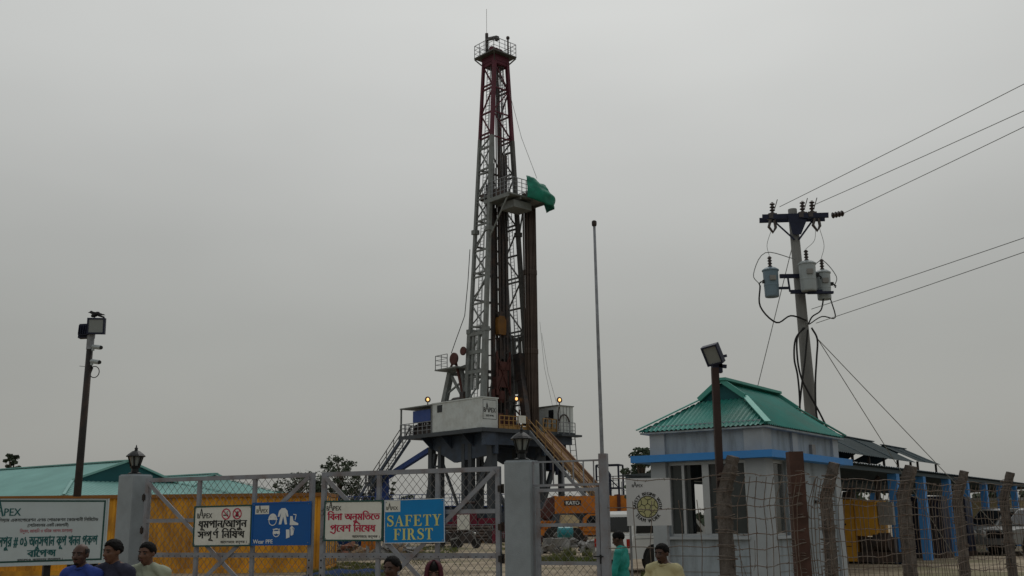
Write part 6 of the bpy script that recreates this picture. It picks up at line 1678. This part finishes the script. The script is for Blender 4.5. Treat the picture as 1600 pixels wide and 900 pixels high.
# dark pole with one floodlight in front of the guard house
p0 = at(1127, 800, 12.0); p1 = at(1117, 575, 12.0)
t = thing('lamp_pole', 'rusty brown square lamp pole with one tilted floodlight in front of the guard house', 'lamp pole', (p0.x, 12.0, 0)); dx = (p1.x - p0.x) / (p1.z - p0.z)
b = MB(); b.bar((-dx * p0.z, 0, -.1), (dx * (p1.z - p0.z), 0, p1.z), .080); b.build('pole', 'pole_rust', t)
hz = at(1109, 556, 12.0).z; hxx = at(1109, 556, 12.0).x - p0.x
b, g = MB(), MB(); floodlight(b, g, (hxx + .02, -.06, hz), R(-34), R(26), .205, .24, .11, R(-9))
hd = b.build('floodlight', 'navy_metal', t); g.build('glass', 'lamp_glass', hd)
b = MB(); b.box(hxx + .02, hxx + .14, -.02, .07, hz - .2, hz + .02); b.bar((hxx + .1, 0, hz - .02), (hxx + .2, 0, hz - .0), .03); b.bar((hxx + .1, 0, hz - .12), (hxx + .19, 0, hz - .13), .04); b.build('bracket', 'navy_metal', t)

# ------------------------------------------------------------------ utility pole with transformers
UY = 26.0; ut = at(1238, 327, UY); ub = at(1272, 650, UY); k = (ub.x - ut.x) / (ub.z - ut.z); k = k * .55
t = thing('utility_pole', 'tall tapered concrete utility pole with a steel cross arm behind the guard house', 'utility pole', (ut.x - k * (ut.z - .3), UY, .3)); UO = t.location.copy(); topz = ut.z - .3
def up(z): return Vector((k * z, 0, z))
MB().tube([up(-.3), up(topz * .5), up(topz)], .185, 10, .115).build('shaft', 'pole_conc', t, smooth=True)
za = at(1238, 341, UY).z - .3
arm = Vector((math.cos(R(-4)), math.sin(R(-4)) - .15, -.035)).normalized()
b = MB()
for s in (-.16, .16): b.bar(up(za) - arm * .83 + Vector((0, s, .02)), up(za) + arm * .85 + Vector((0, s, 0)), .06, .13)
for s in (-.55, .55): b.bar(up(za) + arm * s, up(za - .62) + Vector((.06 * (1 if s > 0 else -1), -.14, 0)), .045)
b.prism([(-.2, .05), (.35, 0), (.12, -.5), (-.1, -.5)], lambda u, v, tt: (k * za + u, tt, za + v), -.20, -.19)
b.build('cross_arm', 'navy_metal', t)
def insulator(mb, c, ax, n=4, r=.075, l=.34):
    prof = [(.03, 0)]
    for i in range(n): prof += [(.035, l * (i + .1) / n), (r, l * (i + .35) / n), (r * .9, l * (i + .55) / n), (.035, l * (i + .8) / n)]
    mb.lathe(c, prof + [(.03, l)], 10, ax)
for s in (-.55, .22, .46):
    b = MB(); c = up(za) + arm * s + Vector((0, -.1, .09)); insulator(b, c, (.05, 0, 1)); b.box(c.x - .12, c.x + .1, c.y - .09, c.y + .1, c.z - .12, c.z + .02); b.bar(c + Vector((.05, 0, .1)), c + Vector((.16, 0, .42)), .02); b.build('insulator', 'porcelain', t)
for s in (-.62, .5):
    b = MB(); c = up(za) + arm * s + Vector((0, -.16, -.08)); b.tube([c, c + Vector((-.06, 0, -.18)), c + Vector((.04, 0, -.33)), c + Vector((.12, 0, -.2)), c + Vector((.1, 0, 0))], .04, 7); b.build('cutout_fuse', 'porcelain', t)
b = MB(); c = up(za) + arm * .95 + Vector((0, -.1, .0)); insulator(b, c, (1, .2, .25), 4, .085, .36); b.build('strain_insulator', 'porcelain', t)
# transformers
zb1 = at(1238, 433, UY).z - .3; zb2 = at(1238, 459, UY).z - .3
b = MB(); b.box(k * zb1 - .52, k * zb1 + .62, -.16, -.08, zb1 - .05, zb1 + .05); b.box(k * zb1 - .3, k * zb1 + .5, -.3, -.2, zb2 - .05, zb2 + .04); b.box(k * zb1 + .1, k * zb1 + .75, -.42, -.32, zb2 - .09, zb2 - .03); b.bar((k * zb1 - .34, -.2, zb1), (k * zb1 - .32, -.25, zb2), .04); b.bar((k * zb1 - .34, -.25, zb2 + .1), (k * zb1 - .6, -.25, zb2 + .1), .06)
b.build('transformer_bracket', 'navy_metal', t)
def trafo(label, px, py0, py1, dy, m, wpx):
    a = at(px, py0, UY + dy); c = at(px + 1, py1, UY + dy); h = a.z - c.z; r = wpx * .54 * (UY + dy) / FPX
    q = thing('transformer', label, 'transformer', c, 0, 'can transformers on the utility pole')
    MB().lathe((0, 0, 0), [(r * .86, 0), (r * .9, .03), (r * .98, h), (r * 1.08, h + .005), (r * 1.08, h + .035), (r * .7, h + .09), (.05, h + .11)], 20).build('tank', m, q, smooth=False)
    b = MB(); insulator(b, (0, 0, h + .10), (0, 0, 1), 4, .062, .30); b.build('bushing', 'porcelain', q)
    b = MB(); sx = -1 if px < 1240 else 1
    MB().box(-.08, .08, -r - .03, -r + .02, h * .6, h * .78).build('rating_plate', 'panel_grey', q)
    b.box(sx * r - .02, sx * r + .06, -.06, .06, h * .55, h * .66); b.tube([(sx * (r + .05), -.02, h * .6), (sx * (r + .12), -.02, h * .52), (sx * (r + .1), -.02, h * .45)], .02, 6); b.build('terminal', 'iron', q)
    b = MB(); b.lathe((0, 0, h * .42), [(r * .945, 0), (r * .96, .02), (r * .945, .04)], 20); b.build('seam', m, q)
    return c, h, r
tf = [trafo('blue grey can transformer hanging left of the utility pole', 1205.5, 424, 464, -.25, 'trafo_blue', 23), trafo('highest pale can transformer, just right of the utility pole', 1263, 414, 455, -.42, 'trafo', 25), trafo('lowest pale can transformer, outermost right of the utility pole', 1287.5, 428, 468, -.1, 'trafo', 22)]
def U(z, dx=0, dy=0): return UO + up(z) + Vector((dx, dy, 0))
# drop wires and service cables (each hangs on the pole)
lines = MB()
for (c, h, r), s in zip(tf, (-.62, .5, .6)):
    p_ = U(za) + arm * s + Vector((0, -.16, -.35)); q_ = Vector(c) + Vector((0, 0, h + .42)); lines.cable([p_, p_.lerp(q_, .5) + Vector((.09 * (1 if s > 0 else -1), 0, -.05)), q_], .007, 5)
c, h, r = tf[0]; lines.cable([Vector(c) + Vector((-r - .1, 0, h * .5)), Vector(c) + Vector((-r - .24, 0, h * .9)), Vector(c) + Vector((-.1, 0, h + .5)), U(zb1 + .45, -.1, -.15)], .012, 5)
c, h, r = tf[2]; lines.cable([Vector(c) + Vector((r + .08, 0, h * .5)), Vector(c) + Vector((r + .16, 0, h * .9)), Vector(c) + Vector((.05, 0, h + .35)), Vector(c) + Vector((-.2, 0, h + .25))], .012, 5)
tag(lines.build('drop_wire', 'rail_wire'), 'thin grey drop wires looping round the transformers of the utility pole', 'wire')
b = MB(); c, h, r = tf[0]; zt3 = zb2 - .75
b.cable([Vector(c) + Vector((-r - .09, 0, h * .45)), Vector(c) + Vector((-r - .12, 0, -.25)), Vector(c) + Vector((.05, -.05, -.68)), U(zb2 - .62, -.35, -.2), U(zt3, .05, -.2)], .022, 6)
c, h, r = tf[2]; b.cable([Vector(c) + Vector((-.05, -.1, .05)), Vector(c) + Vector((-.15, -.1, -.3)), U(zt3 + .1, .2, -.2), U(zt3 - .1, .08, -.2)], .02, 6)
b.cable([Vector(c) + Vector((.12, -.1, 0)), Vector(c) + Vector((.2, -.1, -.5)), U(zt3 + .1, .45, -.2), U(zt3 - .1, .1, -.2)], .016, 6)
for pts in ([(1256, 512), (1243, 530), (1241, 560), (1246, 585), (1249, 615), (1250, 645)], [(1258, 512), (1246, 526), (1246, 560), (1252, 590), (1264, 615), (1278, 640), (1292, 668)], [(1268, 512), (1277, 530), (1276, 560), (1274, 600), (1276, 650), (1286, 664)], [(1262, 515), (1258, 560), (1253, 600), (1249, 640)]):
    b.cable([at(x, y, UY - .28) for x, y in pts], .024, 6)
tag(b.build('service_cable', 'cable_black'), 'black service cables looping down the utility pole behind the green roof', 'cable')
def wire(label, p, q, sag, r=.009, m='rail_wire', grp='power lines to the right of the utility pole'):
    p = Vector(p); q = Vector(q); q = p + (q - p) * 3.2; pts = [p.lerp(q, i / 12) - Vector((0, 0, sag * 4 * (i / 12) * (1 - i / 12))) for i in range(13)]
    tag(MB().tube(pts, r, 5).build('power_line', m), label, 'power line', grp)
WY = 19.0
wire('topmost power line climbing to the right edge from the left end of the cross arm', U(za) + arm * -.35 + Vector((0, -.1, .3)), at(1640, 103, WY), .12)
wire('second highest power line climbing right from the cross arm', U(za) + arm * .5 + Vector((0, -.1, .3)), at(1640, 147, WY), .12)
wire('third power line climbing right from the strain insulator at the arm end', U(za) + arm * 1.3 + Vector((0, .0, .09)), at(1640, 172, WY), .10)
wire('upper of the two low power lines leaving the pole under the transformers', at(1268, 483, UY - .1), at(1640, 351, WY), .10)
wire('lower of the two low power lines leaving the pole under the transformers', at(1275, 505, UY - .1), at(1640, 373, WY), .10)
def guy(label, p, q): tag(MB().tube([p, q], .011, 5).build('guy_wire', 'rail_wire'), label, 'guy wire', 'guy wires of the utility pole')
_g = at(1183, 607, UY + 1.0); _s = U(za - .55, 0, .1); _d = (_g - _s); guy('guy wire slanting down left from the top of the utility pole', _s, _s + _d * ((.3 - _s.z) / _d.z))
for (xx, yy, lbl) in ((1380, 692, 'steeper of two guy wires slanting down right of the utility pole'), (1440, 700, 'flatter of two guy wires slanting down right of the utility pole')):
    s_ = at(1278, 530, UY); e_ = at(xx, yy, UY + 2.5); d_ = e_ - s_; guy(lbl, s_, s_ + d_ * ((.3 - s_.z) / d_.z))
b = MB(); b.box(-.1, .1, -.02, .02, 0, .05)
# ------------------------------------------------------------------ people
def grow_mesh(mb, name, material, parent, voxel, smooth_it=4):
    """joins overlapping closed shapes into one continuous skin"""
    o = mb.build(name, material, None)
    rm = o.modifiers.new('join', 'REMESH'); rm.mode = 'VOXEL'; rm.voxel_size = voxel
    sm = o.modifiers.new('smooth', 'SMOOTH'); sm.iterations = smooth_it; sm.factor = .5
    dg = bpy.context.evaluated_depsgraph_get(); m = bpy.data.meshes.new_from_object(o.evaluated_get(dg)); m.name = name
    bpy.data.objects.remove(o)
    for p in m.polygons: p.use_smooth = True
    if not m.materials: m.materials.append(M[material])
    r = bpy.data.objects.new(name, m); C.objects.link(r); r.parent = parent
    return r
def person(label, feet, rz, H, skin='skin', top='shirt_navy', sleeve='short', hair='short', hair_m='hair', head_yaw=0.0, head_pitch=0.0, woman=False, bottom='cloth_dark', arms=((0, 0), (0, 0)), group='people outside the gate', print_m=None, collar=True, voxel=.011, beard=False):
    t = thing('person', label, 'person', feet, rz, group)
    k = H / 1.7; sw = (.165 if woman else .195) * k; hw = .085 * k
    def V(x, y, z): return Vector((x * k, y * k, z * k))
    Hc = V(0, -.025, 1.565); rotm = Matrix.Rotation(head_yaw, 3, 'Z') @ Matrix.Rotation(head_pitch, 3, 'X')
    def hp(x, y, z): return Hc + rotm @ (Vector((x, y, z)) * k)
    b = MB()
    # head: skull, face, jaw, nose, brow, ears (faces -y)
    b.ell(hp(0, .012, .028), (.073 * k, .092 * k, .083 * k), 20, 14, rotm); b.ell(hp(0, -.022, -.025), (.061 * k, .066 * k, .085 * k), 18, 12, rotm)
    b.ell(hp(0, -.045, -.085), (.034 * k, .034 * k, .026 * k), 12, 8, rotm)
    b.caps(hp(0, -.082, .012), hp(0, -.104, -.026), .010 * k, .017 * k, 10); b.ell(hp(.013, -.092, -.031), (.010 * k, .012 * k, .009 * k), 8, 6); b.ell(hp(-.013, -.092, -.031), (.010 * k, .012 * k, .009 * k), 8, 6)
    b.caps(hp(-.048, -.066, .024), hp(.048, -.066, .024), .013 * k, .013 * k, 8); b.ell(hp(.04, -.062, -.022), (.022 * k, .02 * k, .02 * k), 8, 6); b.ell(hp(-.04, -.062, -.022), (.022 * k, .02 * k, .02 * k), 8, 6)
    b.ell(hp(0, -.078, -.062), (.024 * k, .014 * k, .013 * k), 10, 6)
    for s in (-1, 1): b.ell(hp(s * .076, .015, -.008), (.010 * k, .021 * k, .033 * k), 10, 8, rotm)
    # neck, trunk
    b.caps(V(0, .02, 1.40), Hc + rotm @ (Vector((0, .012, -.06)) * k), .058 * k, .054 * k, 14)
    b.ell(V(0, .012, 1.22), (.168 * k * (.9 if woman else 1), .108 * k, .20 * k), 18, 12); b.ell(V(0, .01, 1.03), (.138 * k, .098 * k, .16 * k), 16, 10); b.ell(V(0, .015, .92), (.162 * k, .112 * k, .13 * k), 16, 10)
    b.caps(V(-.06, .02, 1.41), Vector((-sw, .015 * k, 1.37 * k)), .062 * k, .058 * k, 12); b.caps(V(.06, .02, 1.41), Vector((sw, .015 * k, 1.37 * k)), .062 * k, .058 * k, 12)
    b.caps(V(0, .02, 1.36), V(0, .02, 1.43), .09 * k, .066 * k, 12)
    J = {}
    for s, (out, fwd) in ((-1, arms[0]), (1, arms[1])):
        sh = Vector((s * sw, .015 * k, 1.37 * k)); el = sh + V(s * (.05 + out * .1), -.06 * fwd, -.30); wr = el + V(s * .015, -.05 - .12 * fwd, -.245)
        J[s] = (sh, el, wr)
        b.caps(sh, el, .050 * k, .037 * k, 12); b.caps(el, wr, .038 * k, .026 * k, 12)
        d = (wr - el).normalized(); pm = wr + d * .055 * k; fw = Vector((0, -1, 0)); sd = fw
        b.caps(wr, pm, .026 * k, .034 * k, 10, .45, (1, 0, 0))
        for fi, (off, ln) in enumerate(((.027, .068), (.010, .078), (-.008, .072), (-.025, .056))):
            r0 = pm + sd * off * k + d * .02 * k; m1 = r0 + d * ln * .55 * k + Vector((-s * .006 * k, 0, 0)); tip = m1 + (d * .8 + Vector((-s * .55, 0, 0))).normalized() * ln * .5 * k
            b.caps(r0, m1, .0088 * k, .0082 * k, 7); b.caps(m1, tip, .0082 * k, .0070 * k, 7)
        r0 = wr + sd * .022 * k + d * .02 * k; m1 = r0 + (sd * .8 + d * .7).normalized() * .036 * k; b.caps(r0, m1, .011 * k, .0095 * k, 7); b.caps(m1, m1 + (sd * .3 + d).normalized() * .03 * k, .0095 * k, .008 * k, 7)
        hip = Vector((s * hw, .02 * k, .90 * k)); kn = V(s * .095, .0, .49); an = V(s * .10, .035, .08)
        b.caps(hip, kn, .088 * k, .056 * k, 14); b.caps(kn, an, .056 * k, .036 * k, 12); b.caps(an - V(0, -.01, .035), an + V(s * .015, -.16, -.05), .036 * k, .030 * k, 10)
        J[s] += (hip, kn, an)
    grow_mesh(b, 'body', skin, t, voxel, 3)
    # eyes, brows, mouth
    e = MB(); br = MB()
    for s in (-1, 1):
        e.ell(hp(s * .032, -.0765, .003), (.015 * k, .008 * k, .0075 * k), 10, 6, rotm); br.caps(hp(s * .014, -.0835, .024), hp(s * .052, -.073, .025), .0055 * k, .0038 * k, 6)
    e.build('eye', 'eye', t, smooth=True); br.build('eyebrow', 'hair', t, smooth=True)
    l = MB(); l.ell(hp(0, -.0905, -.060), (.024 * k, .007 * k, .0085 * k), 10, 6, rotm); l.build('lips', 'lip', t, smooth=True)
    if beard:
        q = MB(); q.ell(hp(0, -.0885, -.046), (.026 * k, .007 * k, .0065 * k), 12, 6, rotm); q.ell(hp(0, -.068, -.092), (.028 * k, .018 * k, .012 * k), 12, 6, rotm); q.build('moustache', 'hair', t, smooth=True)
    # shirt
    c = MB(); g = 1.10
    c.ell(V(0, .012, 1.22), (.183 * k * (.92 if woman else 1), .124 * k, .205 * k), 18, 12); c.ell(V(0, .01, 1.03), (.165 * k, .122 * k, .17 * k), 16, 10); c.ell(V(0, .015, .90), (.180 * k, .13 * k, .12 * k), 16, 10)
    c.caps(V(-.065, .02, 1.405), Vector((-sw, .015 * k, 1.37 * k)), .072 * k, .072 * k, 12); c.caps(V(.065, .02, 1.405), Vector((sw, .015 * k, 1.37 * k)), .072 * k, .072 * k, 12); c.caps(V(0, .02, 1.34), V(0, .022, 1.40), .11 * k, .086 * k, 14)
    for s in (-1, 1):
        sh, el, wr = J[s][:3]
        if sleeve == 'short': c.caps(sh, sh.lerp(el, .72), .066 * k, .064 * k, 12)
        else: c.caps(sh, el, .064 * k, .052 * k, 12); c.caps(el, el.lerp(wr, .86), .052 * k, .042 * k, 12)
    if woman: c.caps(V(0, .02, .9), V(0, .02, .35), .19 * k, .26 * k, 18, .8)
    top_o = grow_mesh(c, 'shirt' if not woman else 'dress', top, t, .014, 3)
    # soft folds
    m = top_o.data
    for v in m.vertices:
        f = mnoise.noise(Vector(v.co) * 9 + Vector((rz, H, 0))) * .010 + mnoise.noise(Vector((v.co.x * 6, v.co.y * 6, v.co.z * 16 + v.co.x * 20))) * .011
        v.co += v.normal * f
    if collar:
        cl = MB(); n = 16; pr = []
        for j in range(n + 1):
            a = 2 * PI * j / n; pr.append(V(.068 * math.cos(a), .012 + .070 * math.sin(a), 1.448 - .022 * (1 - math.sin(a)) * .5))
        cl.tube(pr, .013 * k, 6); cl.build('collar', top, top_o, smooth=True)
    if print_m:
        pm_ = MB()
        for (u0, u1, v0, v1) in ((-.02, .03, 1.225, 1.255), (-.075, -.035, 1.18, 1.205), (-.02, .0, 1.175, 1.215), (.01, .035, 1.175, 1.205), (.045, .075, 1.18, 1.21)):
            pm_.prism([(u0, v0), (u1, v0), (u1 - .008, v1), (u0 + .012, v1)], lambda u, v, tt: V(u, -.121 - .0 * tt + tt + abs(u) * .12, v), -.004, .012)
        pm_.build('chest_print', print_m, top_o)
    # trousers
    if not woman:
        c = MB(); c.ell(V(0, .015, .93), (.172 * k, .122 * k, .10 * k), 16, 10)
        for s in (-1, 1):
            hip, kn, an = J[s][3:]; c.caps(hip, kn, .10 * k, .074 * k, 14); c.caps(kn, an + V(0, 0, .02), .074 * k, .062 * k, 12)
        grow_mesh(c, 'trousers', bottom, t, .016, 3)
    # hair
    if hair in ('short', 'thick', 'crop', 'bun', 'bald'):
        thick = dict(short=.010, thick=.014, crop=.006, bun=.012, bald=.005)[hair]; hb = MB(); n, mm = 64, 40; vid = {}
        rr = (.073 + thick, .092 + thick, .083 + thick)
        for i in range(mm + 1):
            el_ = -PI / 2 + PI * i / mm
            for j in range(n):
                a = 2 * PI * j / n; dx_, dy_, dz_ = math.cos(el_) * math.cos(a), math.cos(el_) * math.sin(a), math.sin(el_)
                front = -dy_                                       # 1 towards the face
                az = abs(math.degrees(math.atan2(dx_, -dy_)))      # 0 at the face, 180 at the nape
                if woman: kn_ = ((0, .60), (28, .50), (55, .05), (75, -.30), (180, -.62))
                else: kn_ = ((0, .40), (40, .36), (56, -.02), (70, -.34), (86, -.28), (104, -.48), (180, -.80))
                line_ = kn_[-1][1]
                for (a0_, l0_), (a1_, l1_) in zip(kn_, kn_[1:]):
                    if a0_ <= az <= a1_: line_ = l0_ + (l1_ - l0_) * (az - a0_) / (a1_ - a0_); break
                line_ += .10 * mnoise.noise(Vector((dx_ * 7, dy_ * 7, H))) + .05 * mnoise.noise(Vector((dx_ * 19, dy_ * 19, H)))
                if hair == 'bald': ok = dz_ > (line_ - .05) and dz_ < .40 and az > 62
                else: ok = dz_ > line_
                nn = 1 + (.06 if hair == 'thick' else .035) * mnoise.noise(Vector((dx_ * 4, dy_ * 4, dz_ * 4 + H))) + .05 * mnoise.noise(Vector((dx_ * 13, dy_ * 13, dz_ * 9 + H)))
                if not ok: continue
                ed_ = min(1, max(0, (dz_ - line_) / .28)) if hair != 'bald' else .6
                nn *= 1 - thick * 8 * (1 - ed_)
                p_ = hp(dx_ * rr[0] * nn, .012 + dy_ * rr[1] * nn, .028 + dz_ * rr[2] * nn); q_ = hp(dx_ * .066, .012 + dy_ * .085, .028 + dz_ * .076)
                vid[i, j] = (len(hb.v), len(hb.v) + 1); hb.v += [tuple(p_), tuple(q_)]
        for i in range(mm):
            for j in range(n):
                ks = [(i, j), (i, (j + 1) % n), (i + 1, (j + 1) % n), (i + 1, j)]
                if all(x in vid for x in ks):
                    hb.f.append(tuple(vid[x][0] for x in ks)); hb.f.append(tuple(reversed([vid[x][1] for x in ks])))
        ec = {}
        for f in list(hb.f):
            for u, v in zip(f, f[1:] + f[:1]): ec[tuple(sorted((u, v)))] = ec.get(tuple(sorted((u, v))), 0) + 1
        for f in [f for f in hb.f if f[0] % 2 == 0]:
            for u, v in zip(f, f[1:] + f[:1]):
                if ec[tuple(sorted((u, v)))] == 1: hb.f.append((v, u, u + 1, v + 1))
        ho = hb.build('hair', hair_m, t, smooth=True)
        if hair == 'bun':
            q = MB(); q.ell(hp(0, .12, -.01), (.045 * k, .035 * k, .045 * k), 12, 8); q.build('hair_bun', hair_m, ho, smooth=True)
    if hair == 'scarf':
        hb = MB(); n, mm = 40, 24; vid = {}
        for i in range(mm + 1):
            f = i / mm; z = .135 - f * .36
            for j in range(n + 1):
                a = R(-52) + (2 * PI - R(76)) * j / n                # opening faces -y
                a = -PI / 2 + R(38) + (2 * PI - R(76)) * j / n
                up_ = max(0.02, 1 - max(0, (z - .03) / .108) ** 2) ** .5 if z > .03 else 1 + (.03 - z) * 1.3
                fold = 1 + .05 * math.sin(j * 1.3 + f * 4) * f + .02 * math.sin(j * 2.9)
                p_ = hp(math.cos(a) * .094 * up_ * fold, .010 + math.sin(a) * .110 * up_ * fold, z)
                vid[i, j] = len(hb.v); hb.v.append(tuple(p_))
        for i in range(mm):
            for j in range(n): hb.f.append((vid[i, j], vid[i, j + 1], vid[i + 1, j + 1], vid[i + 1, j]))
        so = hb.build('headscarf', 'cloth_maroon', t, smooth=True, recalc=False); sd = so.modifiers.new('thickness', 'SOLIDIFY'); sd.thickness = .012; sd.offset = 1
        q = MB(); q.ell(hp(0, .012, .040), (.076 * k, .094 * k, .082 * k), 16, 10, rotm); q.build('hair', 'hair', t, smooth=True)
    return t
def feet_at(px, top_py, Y):
    p = at(px, top_py, Y); return (p.x, Y, ground_z(Y) if Y > 15 else 0), p.z - (ground_z(Y) if Y > 15 else 0)
def pp(label, px, top_py, Y, rz, **kw):
    f, H = feet_at(px, top_py, Y); return person(label, f, rz, H * 1.7 / 1.69, **kw)
pp('balding man in a royal blue shirt in front of the project board', 130, 847.5, 11.2, R(-22), skin='skin_dark', top='shirt_blue', hair='bald', hair_m='hair_grey', head_yaw=R(14), arms=((.3, .2), (.3, .2)), beard=True)
pp('man with thick black hair in a navy shirt by the left pillar', 180, 842, 11.2, R(-24), top='shirt_navy', hair='thick', head_yaw=R(-6), head_pitch=R(4), print_m='print_white', collar=False)
pp('man with cropped black hair in a pale sage shirt right of the left pillar', 233, 845.5, 11.4, R(-14), top='shirt_sage', hair='short', head_yaw=R(-4), head_pitch=R(3), collar=False)
pp('woman with black hair tied back below the red lettered sign', 614, 868, 10.3, R(-20), skin='skin_dark', top='cloth_white', sleeve='short', hair='bun', woman=True, head_yaw=R(-8), head_pitch=R(8), collar=False)
pp('woman in a maroon headscarf below the cyan safety sign', 678, 876.5, 10.0, R(4), skin='skin', top='cloth_maroon', sleeve='long', hair='scarf', woman=True, head_pitch=R(8), collar=False)
pp('man in a pale yellow shirt standing before the guard house', 1035, 848, 12.4, R(-40), skin='skin_dark', top='shirt_cream', sleeve='long', hair='short', head_yaw=R(-4), head_pitch=R(8), arms=((.5, .5), (.5, .2)), beard=True)
pp('person in a teal satin shirt bending forward next to the flagpole', 968, 829, 16.2, R(-110), skin='skin_dark', top='shirt_teal', sleeve='long', hair='short', head_yaw=R(-10), head_pitch=R(20), arms=((.1, .9), (.1, .9)))
